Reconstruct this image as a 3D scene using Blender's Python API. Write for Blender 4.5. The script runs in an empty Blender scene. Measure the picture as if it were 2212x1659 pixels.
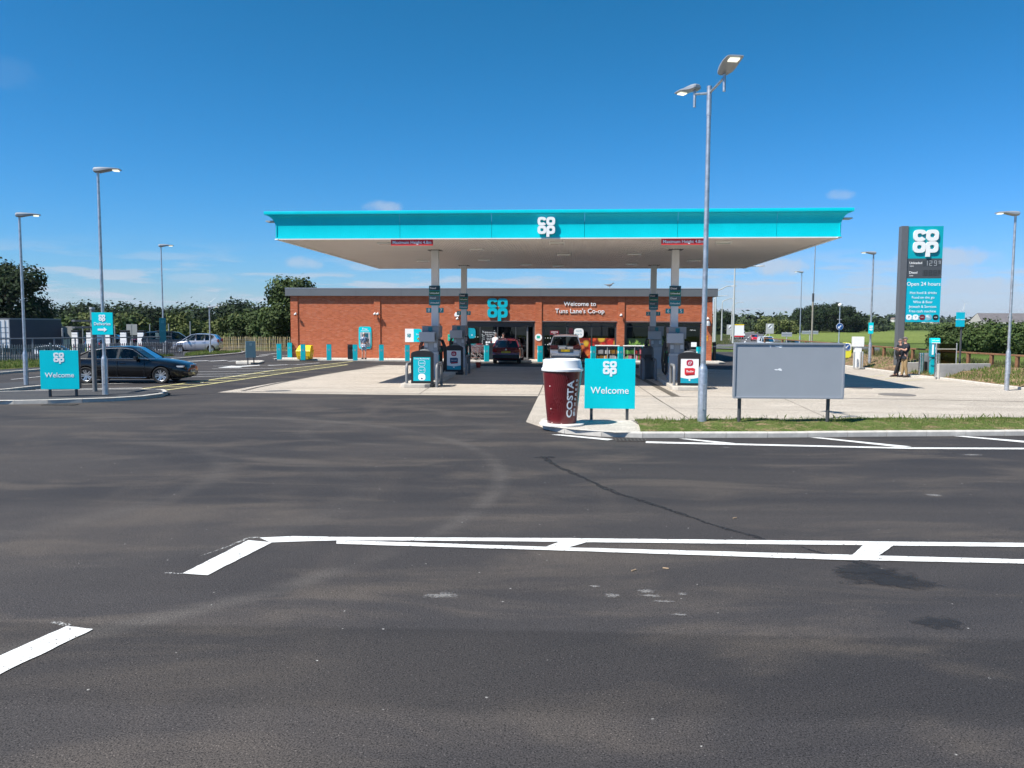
import bpy, bmesh, math, random
from mathutils import Vector, Matrix
R_ = math.radians
# ------------------------------------------------------------------ scene, camera, sky, sun
scene = bpy.context.scene
COL = scene.collection
CAM = Vector((0, 0, 2.5)); FPX = 1720.0; PITCH = R_(4.37); ROLL = 0.0045
Fw = Vector((0, math.cos(PITCH), -math.sin(PITCH)))
U0 = Vector((0, math.sin(PITCH), math.cos(PITCH))); R0 = Vector((1, 0, 0))
Rt = R0 * math.cos(ROLL) + U0 * math.sin(ROLL)
Up = U0 * math.cos(ROLL) - R0 * math.sin(ROLL)
cd = bpy.data.cameras.new('camera'); cam = bpy.data.objects.new('camera', cd); COL.objects.link(cam)
cd.sensor_width = 36; cd.lens = 36 * FPX / 2212; cd.clip_start = 0.1; cd.clip_end = 9000
cam.matrix_world = Matrix(((Rt.x, Up.x, -Fw.x, CAM.x), (Rt.y, Up.y, -Fw.y, CAM.y), (Rt.z, Up.z, -Fw.z, CAM.z), (0, 0, 0, 1)))
scene.camera = cam
scene.view_settings.view_transform = 'Standard'; scene.view_settings.look = 'None'
scene.view_settings.exposure = 0.62; scene.view_settings.gamma = 1.0
scene.render.engine = 'CYCLES'
scene.cycles.use_denoising = True
scene.cycles.max_bounces = 7; scene.cycles.transparent_max_bounces = 16
scene.cycles.sample_clamp_indirect = 6.0
SUN_TRAVEL = Vector((0.62, 0.38, -1.0)).normalized()
SUN_EL = math.asin(-SUN_TRAVEL.z); SUN_AZ = math.atan2(-SUN_TRAVEL.x, -SUN_TRAVEL.y)   # clockwise from +Y
sd = bpy.data.lights.new('sun', 'SUN'); sd.energy = 5.0; sd.angle = R_(0.53); sd.color = (1.0, 0.955, 0.88)
so = bpy.data.objects.new('sun', sd); COL.objects.link(so)
so.rotation_euler = SUN_TRAVEL.to_track_quat('-Z', 'Y').to_euler()

world = bpy.data.worlds.new('World'); scene.world = world; world.use_nodes = True
world.cycles.sampling_method = 'MANUAL'; world.cycles.sample_map_resolution = 256
wn = world.node_tree.nodes; wl = world.node_tree.links
bg = wn['Background']; bg.inputs['Strength'].default_value = 0.099
sky = wn.new('ShaderNodeTexSky'); sky.sky_type = 'NISHITA'; sky.sun_disc = False
sky.sun_elevation = SUN_EL; sky.sun_rotation = SUN_AZ
sky.altitude = 100; sky.air_density = 1.0; sky.dust_density = 0.25; sky.ozone_density = 2.0
tc = wn.new('ShaderNodeTexCoord')
def wmath(op, a, b=None, c=None):
    n = wn.new('ShaderNodeMath'); n.operation = op
    for i, x in enumerate((a, b, c)):
        if x is None: continue
        if isinstance(x, (int, float)): n.inputs[i].default_value = x
        else: wl.new(x, n.inputs[i])
    return n.outputs[0]
def wdot(vec, const):
    n = wn.new('ShaderNodeVectorMath'); n.operation = 'DOT_PRODUCT'
    wl.new(vec, n.inputs[0]); n.inputs[1].default_value = const
    return n.outputs['Value']
# one even colour grade of the whole sky (clear, deep-blue summer air)
ssep = wn.new('ShaderNodeSeparateColor'); wl.new(sky.outputs[0], ssep.inputs[0]); hs = wn.new('ShaderNodeCombineColor')
for i_, (g_, k_) in enumerate(((1.99, .3955), (1.073, .580), (1.365, .939))):
    wl.new(wmath('MULTIPLY', wmath('POWER', wmath('MULTIPLY', ssep.outputs[i_], .152), g_), k_ / .152), hs.inputs[i_])
DIR = tc.outputs['Generated']
wsep = wn.new('ShaderNodeSeparateXYZ'); wl.new(DIR, wsep.inputs[0])
el = wsep.outputs['Z']
den = wmath('ADD', wmath('MAXIMUM', el, 0.0), 0.07)
comb = wn.new('ShaderNodeCombineXYZ')
wl.new(wmath('DIVIDE', wsep.outputs['X'], den), comb.inputs[0]); wl.new(wmath('DIVIDE', wsep.outputs['Y'], den), comb.inputs[1])
cn = wn.new('ShaderNodeTexNoise'); cn.inputs['Scale'].default_value = 1.15; cn.inputs['Detail'].default_value = 5; cn.inputs['Roughness'].default_value = 0.55
wl.new(comb.outputs[0], cn.inputs['Vector'])
fine = wn.new('ShaderNodeTexNoise'); fine.inputs['Scale'].default_value = 34; fine.inputs['Detail'].default_value = 4; fine.inputs['Roughness'].default_value = 0.6
wl.new(DIR, fine.inputs['Vector'])
# low band of soft broken cumulus near the horizon, all the way round
def ramp01(x, lo, hi):
    n = wn.new('ShaderNodeMapRange'); n.interpolation_type = 'SMOOTHSTEP'
    wl.new(x, n.inputs[0]); n.inputs[1].default_value = lo; n.inputs[2].default_value = hi
    return n.outputs[0]
band = wmath('SUBTRACT', 1.0, ramp01(el, 0.035, 0.10))
mask = wmath('MULTIPLY', ramp01(cn.outputs['Fac'], 0.48, 0.62), band)
mask = wmath('MULTIPLY', mask, 0.8)
def cloud_dir(dx, dy):
    return (Fw + Rt * ((dx - 1106) / FPX) + Up * ((829.5 - dy) / FPX)).normalized()
for dx, dy, w, h, amt in ((822, 446, 42, 15, .50), (655, 569, 48, 15, .50), (1692, 575, 62, 20, .75), (2060, 556, 95, 20, .70),
                          (2100, 618, 95, 20, .7), (2040, 590, 70, 12, .5), (1860, 605, 60, 14, .4), (440, 602, 70, 12, .3), (1815, 421, 30, 12, .35), (1640, 635, 130, 28, .4), (30, 158, 55, 30, .05), (1960, 650, 280, 26, .5), (330, 650, 320, 24, .35)):
    c = cloud_dir(dx, dy); t = Vector((c.y, -c.x, 0)).normalized(); u = t.cross(c).normalized()
    a = wmath('SUBTRACT', wdot(DIR, t), c.dot(t)); b = wmath('SUBTRACT', wdot(DIR, u), c.dot(u))
    a = wmath('DIVIDE', a, w / FPX); b = wmath('DIVIDE', b, h / FPX)
    r2 = wmath('ADD', wmath('MULTIPLY', a, a), wmath('MULTIPLY', b, b))
    r2 = wmath('ADD', r2, wmath('MULTIPLY', wmath('SUBTRACT', fine.outputs['Fac'], 0.5), 3.2))
    m = wmath('MULTIPLY', wmath('SUBTRACT', 1.0, ramp01(r2, 0.0, 1.15)), amt)
    front = wmath('GREATER_THAN', wdot(DIR, c), 0.5)
    mask = wmath('MAXIMUM', mask, wmath('MULTIPLY', m, front))
mix = wn.new('ShaderNodeMix'); mix.data_type = 'RGBA'
wl.new(mask, mix.inputs['Factor']); wl.new(hs.outputs[0], mix.inputs['A']); mix.inputs['B'].default_value = (3.7, 4.25, 5.0, 1)
wl.new(mix.outputs['Result'], bg.inputs['Color'])

# ------------------------------------------------------------------ placing helpers
def smooth01(a, b, x):
    t = min(1, max(0, (x - a) / (b - a))); return t * t * (3 - 2 * t)
def gz(y, x=0): return -1.5 * smooth01(88, 128, y) - 1.15 * smooth01(-29, -35, x) * smooth01(50, 72, y) * (1 - .75 * smooth01(88, 128, y))
def ray(dx, dy): return Fw + Rt * ((dx - 1106) / FPX) + Up * ((829.5 - dy) / FPX)
def G(dx, dy, z=None):
    """where the line of sight meets the ground (or a level z)"""
    r = ray(dx, dy); zz = 0 if z is None else z
    p = None
    for i in range(1 if z is not None else 40):
        t = (zz - CAM.z) / min(r.z, -1e-4); p = CAM + r * t
        if z is None: zz = zz * .6 + gz(p.y, p.x) * .4
    return p
def A(dx, dy, Y):
    r = ray(dx, dy); return CAM + r * (Y / r.y)
SITE = Vector((2.035, 37.4, 0)); SA = R_(-4.4); SC, SS = math.cos(SA), math.sin(SA)
CANO = Vector((2.147, 39.46, 0))
def K(u, v, z=0): return Vector((CANO.x + u * SC - v * SS, CANO.y + u * SS + v * SC, z))
def S(u, v, z=0): return Vector((SITE.x + u * SC - v * SS, SITE.y + u * SS + v * SC, z))

# ------------------------------------------------------------------ object helpers
def link(o, parent=None):
    COL.objects.link(o)
    if parent is not None: o.parent = parent
    return o
def tag(o, label=None, cat=None, group=None, kind=None):
    if label: o['label'] = label
    if cat: o['category'] = cat
    if group: o['group'] = group
    if kind: o['kind'] = kind
    return o
def thing(name, label, cat, loc=(0, 0, 0), rz=0, group=None):
    o = bpy.data.objects.new(name, None); o.empty_display_size = .2
    o.location = loc; o.rotation_euler = (0, 0, rz); link(o)
    return tag(o, label, cat, group)
def obj(name, me, parent=None, loc=(0, 0, 0), rz=0, rot=None):
    o = bpy.data.objects.new(name, me); link(o, parent); o.location = loc
    o.rotation_euler = rot if rot else (0, 0, rz)
    return o
def copy_tree(o, parent=None):
    c = o.copy(); COL.objects.link(c); c.parent = parent
    for ch in list(o.children): copy_tree(ch, c)
    return c
class MB:
    def __init__(s): s.v = []; s.f = []; s.mi = []; s.cur = 0
    def add(s, vs, fs, m=None):
        b = len(s.v); s.v += [tuple(x) for x in vs]
        for f in fs: s.f.append([b + i for i in f]); s.mi.append(s.cur if m is None else m)
        return s
    def box(s, c, d, rz=0, m=None, rot=None):
        x, y, z = d[0] / 2, d[1] / 2, d[2] / 2
        vs = [Vector(p) for p in ((-x, -y, -z), (x, -y, -z), (x, y, -z), (-x, y, -z), (-x, -y, z), (x, -y, z), (x, y, z), (-x, y, z))]
        M = rot if rot is not None else Matrix.Rotation(rz, 3, 'Z')
        c = Vector(c); vs = [M @ p + c for p in vs]
        return s.add(vs, ((3, 2, 1, 0), (4, 5, 6, 7), (0, 1, 5, 4), (1, 2, 6, 5), (2, 3, 7, 6), (3, 0, 4, 7)), m)
    def bb(s, x0, x1, y0, y1, z0, z1, m=None):
        return s.box(((x0 + x1) / 2, (y0 + y1) / 2, (z0 + z1) / 2), (x1 - x0, y1 - y0, z1 - z0), 0, m)
    def cyl(s, p0, p1, r0, r1=None, n=12, m=None, caps=True):
        p0 = Vector(p0); p1 = Vector(p1); r1 = r0 if r1 is None else r1
        d = (p1 - p0).normalized(); a = d.orthogonal().normalized(); b = d.cross(a)
        vs = []
        for p, r in ((p0, r0), (p1, r1)):
            for i in range(n):
                t = 2 * math.pi * i / n; vs.append(p + (a * math.cos(t) + b * math.sin(t)) * r)
        fs = [(i, (i + 1) % n, n + (i + 1) % n, n + i) for i in range(n)]
        if caps: fs += [tuple(range(n - 1, -1, -1)), tuple(range(n, 2 * n))]
        return s.add(vs, fs, m)
    def tube(s, pts, r, n=8, m=None):
        pts = [Vector(p) for p in pts]; vs = []; k = len(pts); a = None
        for i, p in enumerate(pts):
            d = (pts[min(k - 1, i + 1)] - pts[max(0, i - 1)]).normalized()
            a = d.orthogonal().normalized() if a is None else (a - d * a.dot(d)).normalized()
            b = d.cross(a); rr = r[i] if isinstance(r, (list, tuple)) else r
            for j in range(n):
                t = 2 * math.pi * j / n; vs.append(p + (a * math.cos(t) + b * math.sin(t)) * rr)
        fs = [(i * n + j, i * n + (j + 1) % n, (i + 1) * n + (j + 1) % n, (i + 1) * n + j) for i in range(k - 1) for j in range(n)]
        fs += [tuple(range(n - 1, -1, -1)), tuple(range((k - 1) * n, k * n))]
        return s.add(vs, fs, m)
    def lathe(s, prof, n=20, m=None, o=(0, 0, 0), caps=True):
        vs = []; k = len(prof)
        for r, z in prof:
            for j in range(n):
                t = 2 * math.pi * j / n; vs.append((o[0] + r * math.cos(t), o[1] + r * math.sin(t), o[2] + z))
        fs = [(i * n + j, i * n + (j + 1) % n, (i + 1) * n + (j + 1) % n, (i + 1) * n + j) for i in range(k - 1) for j in range(n)]
        if caps: fs += [tuple(range(n - 1, -1, -1)), tuple(range((k - 1) * n, k * n))]
        return s.add(vs, fs, m)
    def prism(s, poly, z0, z1, m=None):
        n = len(poly); vs = [(x, y, z0) for x, y in poly] + [(x, y, z1) for x, y in poly]
        fs = [tuple(range(n - 1, -1, -1)), tuple(range(n, 2 * n))] + [(i, (i + 1) % n, n + (i + 1) % n, n + i) for i in range(n)]
        return s.add(vs, fs, m)
    def slab(s, poly, y0, y1, m=None):       # outline in x,z pushed along y
        n = len(poly); vs = [(x, y0, z) for x, z in poly] + [(x, y1, z) for x, z in poly]
        fs = [tuple(range(n)), tuple(range(2 * n - 1, n - 1, -1))] + [((i + 1) % n, i, n + i, n + (i + 1) % n) for i in range(n)]
        return s.add(vs, fs, m)
    def loft(s, rings, m=None, closed=True, caps=True):
        n = len(rings[0]); vs = [p for r in rings for p in r]; k = len(rings)
        fs = [(i * n + j, i * n + (j + 1) % n, (i + 1) * n + (j + 1) % n, (i + 1) * n + j) for i in range(k - 1) for j in range(n if closed else n - 1)]
        if caps: fs += [tuple(range(n - 1, -1, -1)), tuple(range((k - 1) * n, k * n))]
        return s.add(vs, fs, m)
    def mesh(s, name, mats, smooth=0, bevel=0, fix=True):
        me = bpy.data.meshes.new(name); me.from_pydata(s.v, [], s.f)
        for x in (mats if isinstance(mats, (list, tuple)) else [mats]): me.materials.append(x)
        me.polygons.foreach_set('material_index', s.mi)
        if fix or bevel:
            bm = bmesh.new(); bm.from_mesh(me)
            if fix: bmesh.ops.recalc_face_normals(bm, faces=bm.faces)
            if bevel: bmesh.ops.bevel(bm, geom=[e for e in bm.edges if len(e.link_faces) == 2 and e.calc_face_angle(0) > .5], offset=bevel, segments=2, affect='EDGES', profile=.6)
            bm.to_mesh(me); bm.free()
        if smooth:
            me.shade_smooth(); me.set_sharp_from_angle(angle=smooth)
        me.update(); return me
    def build(s, name, mats, parent=None, loc=(0, 0, 0), rz=0, smooth=0, bevel=0, fix=True, rot=None):
        return obj(name, s.mesh(name, mats, smooth, bevel, fix), parent, loc, rz, rot)

def superellipse(a, b, n, k=40, cx=0, cy=0, t0=0, t1=2 * math.pi):
    out = []
    for i in range(k):
        t = t0 + (t1 - t0) * i / (k if t1 - t0 > 6.28 else k - 1); c, s_ = math.cos(t), math.sin(t)
        out.append((cx + a * math.copysign(abs(c) ** (2 / n), c), cy + b * math.copysign(abs(s_) ** (2 / n), s_)))
    return out
_text = {}
def text_mesh(body, size, ext, mat, bold=0.0, align='CENTER'):
    key = (body, size, ext, mat.name, bold, align)
    if key in _text: return _text[key]
    cu = bpy.data.curves.new('t', 'FONT'); cu.body = body; cu.size = size; cu.extrude = ext / 2; cu.offset = bold * size
    cu.align_x = align; cu.align_y = 'CENTER'; cu.resolution_u = 3
    o = bpy.data.objects.new('t', cu); me = bpy.data.meshes.new_from_object(o)
    me.transform(Matrix.Rotation(math.pi / 2, 4, 'X')); me.materials.clear(); me.materials.append(mat)
    bpy.data.objects.remove(o); bpy.data.curves.remove(cu)
    _text[key] = me; return me
def lettering(body, size, parent, loc, mat, ext=.006, bold=0.0, align='CENTER', rz=0, name='lettering', rot=None, sx=1.0):
    o = obj(name, text_mesh(body, size, ext, mat, bold, align), parent, loc, rz, rot)
    if sx != 1.0: o.scale = (sx, 1, 1)
    return o
def clover(size, depth, mat, name='emblem'):
    """four rounded letters c o / o p in a two by two block, facing -y; width = size"""
    mb = MB(); k = size / 2.02
    def ring(cx, cz, gap=None):
        n = 36; ou = superellipse(.5, .475, 3.1, n, 0, 0); inn = superellipse(.185, .17, 2.6, n, 0, 0)
        ids = list(range(n))
        if gap: ids = [i for i in range(n) if not (i > n - gap or i < 1)]
        P = lambda q, y: ((cx + q[0]) * k, y, (cz + q[1]) * k)
        rings = [[P(ou[i], -depth), P(inn[i], -depth), P(inn[i], 0), P(ou[i], 0)] for i in ids]
        if not gap: rings.append(rings[0])
        mb.loft(rings, caps=bool(gap))
    ring(-.505, .48, gap=3); ring(.505, .48); ring(-.505, -.49); ring(.505, -.49)
    mb.bb(.02 * k, .36 * k, -depth * 1.001, -.0005, -1.30 * k, -.49 * k)
    return mb.mesh(name, mat, smooth=.6)
_clv = {}
def emblem(parent, loc, size, mat, depth=.01, rz=0):
    key = (size, depth, mat.name)
    if key not in _clv: _clv[key] = clover(size, depth, mat)
    return obj('emblem', _clv[key], parent, loc, rz)

# ------------------------------------------------------------------ materials
def lin(c): return tuple(((x / 255) / 12.92 if x <= 10 else (((x / 255) + .055) / 1.055) ** 2.4) for x in c)
MATS = {}
def M(name, col, rough=.5, metal=0.0, var=.0, scale=4.0, bump=0.0, bscale=60.0, coat=0.0, spec=.5, emit=None, es=0, hue=None, detail=5):
    if name in MATS: return MATS[name]
    m = bpy.data.materials.new(name); m.use_nodes = True; nt = m.node_tree; N = nt.nodes; L = nt.links
    p = N['Principled BSDF']; p.inputs['Base Color'].default_value = (*col, 1)
    p.inputs['Roughness'].default_value = rough; p.inputs['Metallic'].default_value = metal
    p.inputs['Coat Weight'].default_value = coat; p.inputs['Coat Roughness'].default_value = .04
    p.inputs['Specular IOR Level'].default_value = spec
    if emit: p.inputs['Emission Color'].default_value = (*emit, 1); p.inputs['Emission Strength'].default_value = es
    if var or bump:
        t = N.new('ShaderNodeTexCoord')
    if var:
        n = N.new('ShaderNodeTexNoise'); n.inputs['Scale'].default_value = scale; n.inputs['Detail'].default_value = detail; n.inputs['Roughness'].default_value = .62
        L.new(t.outputs['Object'], n.inputs['Vector'])
        r = N.new('ShaderNodeValToRGB'); r.color_ramp.elements[0].position = .3; r.color_ramp.elements[1].position = .7
        h2 = hue if hue else col
        r.color_ramp.elements[0].color = (*[x * (1 - var) for x in col], 1); r.color_ramp.elements[1].color = (*[min(1, x * (1 + var)) for x in h2], 1)
        L.new(n.outputs['Fac'], r.inputs[0]); L.new(r.outputs[0], p.inputs['Base Color'])
        rr = N.new('ShaderNodeMapRange'); rr.inputs[3].default_value = max(.02, rough - .08); rr.inputs[4].default_value = min(1, rough + .1)
        L.new(n.outputs['Fac'], rr.inputs[0]); L.new(rr.outputs[0], p.inputs['Roughness'])
    if bump:
        n2 = N.new('ShaderNodeTexNoise'); n2.inputs['Scale'].default_value = bscale; n2.inputs['Detail'].default_value = 4
        L.new(t.outputs['Object'], n2.inputs['Vector'])
        b = N.new('ShaderNodeBump'); b.inputs['Strength'].default_value = bump; b.inputs['Distance'].default_value = .01
        L.new(n2.outputs['Fac'], b.inputs['Height']); L.new(b.outputs[0], p.inputs['Normal'])
    MATS[name] = m; return m
def island_mat(name, cols, rough=.7, trans=0.0, var=0.0, spec=.3):
    """colour picked per loose piece from a ramp of real colours"""
    m = bpy.data.materials.new(name); m.use_nodes = True; nt = m.node_tree; N = nt.nodes; L = nt.links
    p = N['Principled BSDF']; p.inputs['Roughness'].default_value = rough; p.inputs['Specular IOR Level'].default_value = spec
    g = N.new('ShaderNodeNewGeometry'); r = N.new('ShaderNodeValToRGB'); cr = r.color_ramp
    while len(cr.elements) < len(cols): cr.elements.new(.5)
    for i, c in enumerate(cols): cr.elements[i].position = i / max(1, len(cols) - 1); cr.elements[i].color = (*c, 1)
    L.new(g.outputs['Random Per Island'], r.inputs[0]); src = r.outputs[0]
    if var:
        t = N.new('ShaderNodeTexCoord'); n = N.new('ShaderNodeTexNoise'); n.inputs['Scale'].default_value = var; n.inputs['Detail'].default_value = 3
        L.new(t.outputs['Object'], n.inputs['Vector'])
        mr = N.new('ShaderNodeMapRange'); mr.inputs[1].default_value = .3; mr.inputs[2].default_value = .7; mr.inputs[3].default_value = .65; mr.inputs[4].default_value = 1.35
        L.new(n.outputs['Fac'], mr.inputs[0])
        mx = N.new('ShaderNodeVectorMath'); mx.operation = 'SCALE'; L.new(src, mx.inputs[0]); L.new(mr.outputs[0], mx.inputs['Scale']); src = mx.outputs[0]
    L.new(src, p.inputs['Base Color'])
    if trans:
        tr = N.new('ShaderNodeBsdfTranslucent'); L.new(src, tr.inputs['Color'])
        ms = N.new('ShaderNodeMixShader'); ms.inputs[0].default_value = trans
        L.new(p.outputs[0], ms.inputs[1]); L.new(tr.outputs[0], ms.inputs[2]); L.new(ms.outputs[0], N['Material Output'].inputs['Surface'])
    MATS[name] = m; return m
def glass_mat(name, tint, rough=.02, refl=1.45):
    m = bpy.data.materials.new(name); m.use_nodes = True; nt = m.node_tree; N = nt.nodes; L = nt.links
    N.remove(N['Principled BSDF'])
    t = N.new('ShaderNodeBsdfTransparent'); t.inputs[0].default_value = (*tint, 1)
    g = N.new('ShaderNodeBsdfGlossy'); g.inputs['Roughness'].default_value = rough; g.inputs[0].default_value = (1, 1, 1, 1)
    f = N.new('ShaderNodeFresnel'); f.inputs[0].default_value = refl
    ms = N.new('ShaderNodeMixShader'); L.new(f.outputs[0], ms.inputs[0]); L.new(t.outputs[0], ms.inputs[1]); L.new(g.outputs[0], ms.inputs[2])
    L.new(ms.outputs[0], N['Material Output'].inputs['Surface']); MATS[name] = m; return m
def stain_mat(name, col, rough, amt, scale, radial=True, lo=.42, hi=.62):
    """a flat deposit that thins out raggedly towards its rim"""
    m = bpy.data.materials.new(name); m.use_nodes = True; nt = m.node_tree; N = nt.nodes; L = nt.links
    p = N['Principled BSDF']; p.inputs['Base Color'].default_value = (*col, 1); p.inputs['Roughness'].default_value = rough
    t = N.new('ShaderNodeTexCoord'); n = N.new('ShaderNodeTexNoise'); n.inputs['Scale'].default_value = scale; n.inputs['Detail'].default_value = 4; n.inputs['Roughness'].default_value = .65; L.new(t.outputs['Object'], n.inputs['Vector'])
    f = n.outputs['Fac']
    if radial:
        v = N.new('ShaderNodeVectorMath'); v.operation = 'SUBTRACT'; L.new(t.outputs['Generated'], v.inputs[0]); v.inputs[1].default_value = (.5, .5, 0)
        z = N.new('ShaderNodeVectorMath'); z.operation = 'MULTIPLY'; L.new(v.outputs[0], z.inputs[0]); z.inputs[1].default_value = (2, 2, 0)
        ln = N.new('ShaderNodeVectorMath'); ln.operation = 'LENGTH'; L.new(z.outputs[0], ln.inputs[0])
        k = N.new('ShaderNodeMath'); k.operation = 'MULTIPLY_ADD'; L.new(ln.outputs['Value'], k.inputs[0]); k.inputs[1].default_value = -.42; k.inputs[2].default_value = .28
        s_ = N.new('ShaderNodeMath'); s_.operation = 'ADD'; L.new(f, s_.inputs[0]); L.new(k.outputs[0], s_.inputs[1]); f = s_.outputs[0]
    r = N.new('ShaderNodeMapRange'); r.interpolation_type = 'SMOOTHSTEP'; L.new(f, r.inputs[0]); r.inputs[1].default_value = lo; r.inputs[2].default_value = hi; r.inputs[4].default_value = amt
    L.new(r.outputs[0], p.inputs['Alpha']); MATS[name] = m; return m
TEAL = M('turquoise_panel', (0.0, .58, .66), .38, var=.05, scale=1.5, spec=.2)
TEALD = M('teal_panel', (0.0, .26, .30), .4)
WHITE = M('white_paint', (.82, .82, .80), .4)
LETTER = M('white_lettering', (.86, .87, .87), .45)
GALV = M('galvanised_steel', (.50, .52, .54), .42, .75, var=.22, scale=9, bump=.05, bscale=40)
DKGREY = M('dark_grey_metal', (.055, .058, .062), .5, var=.12, scale=6)
MIDGREY = M('mid_grey_metal', (.17, .175, .18), .45, var=.08, scale=5)
LTGREY = M('light_grey_metal', (.40, .41, .42), .45, var=.06, scale=4)
BLACK = M('black_plastic', (.012, .012, .013), .42, var=.15, scale=8)
RUBBER = M('tyre_rubber', (.018, .018, .018), .85)
CHROME = M('bright_metal', (.75, .75, .76), .18, 1.0)
ALLOY = M('alloy_wheel', (.62, .63, .64), .28, .8)
RED = M('red_panel', (.55, .015, .02), .4)
YELLOW = M('yellow_plastic', (.85, .58, .005), .5, var=.06)
CONC = M('kerb_concrete', (.50, .47, .42), .85, var=.14, scale=7, bump=.25, bscale=90)
LAMPGLOW = M('lamp_diffuser', (.9, .9, .82), .3, emit=(1, .95, .75), es=.7)
GLASS = glass_mat('car_glass', (.36, .42, .42))
SHOPGLASS = glass_mat('shop_glass', (.42, .45, .46), .01, 1.5)
SKIN = M('skin', (.55, .30, .22), .6, var=.06, scale=20)
HAIRG = M('grey_hair', (.16, .13, .115), .8, var=.3, scale=60)

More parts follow.
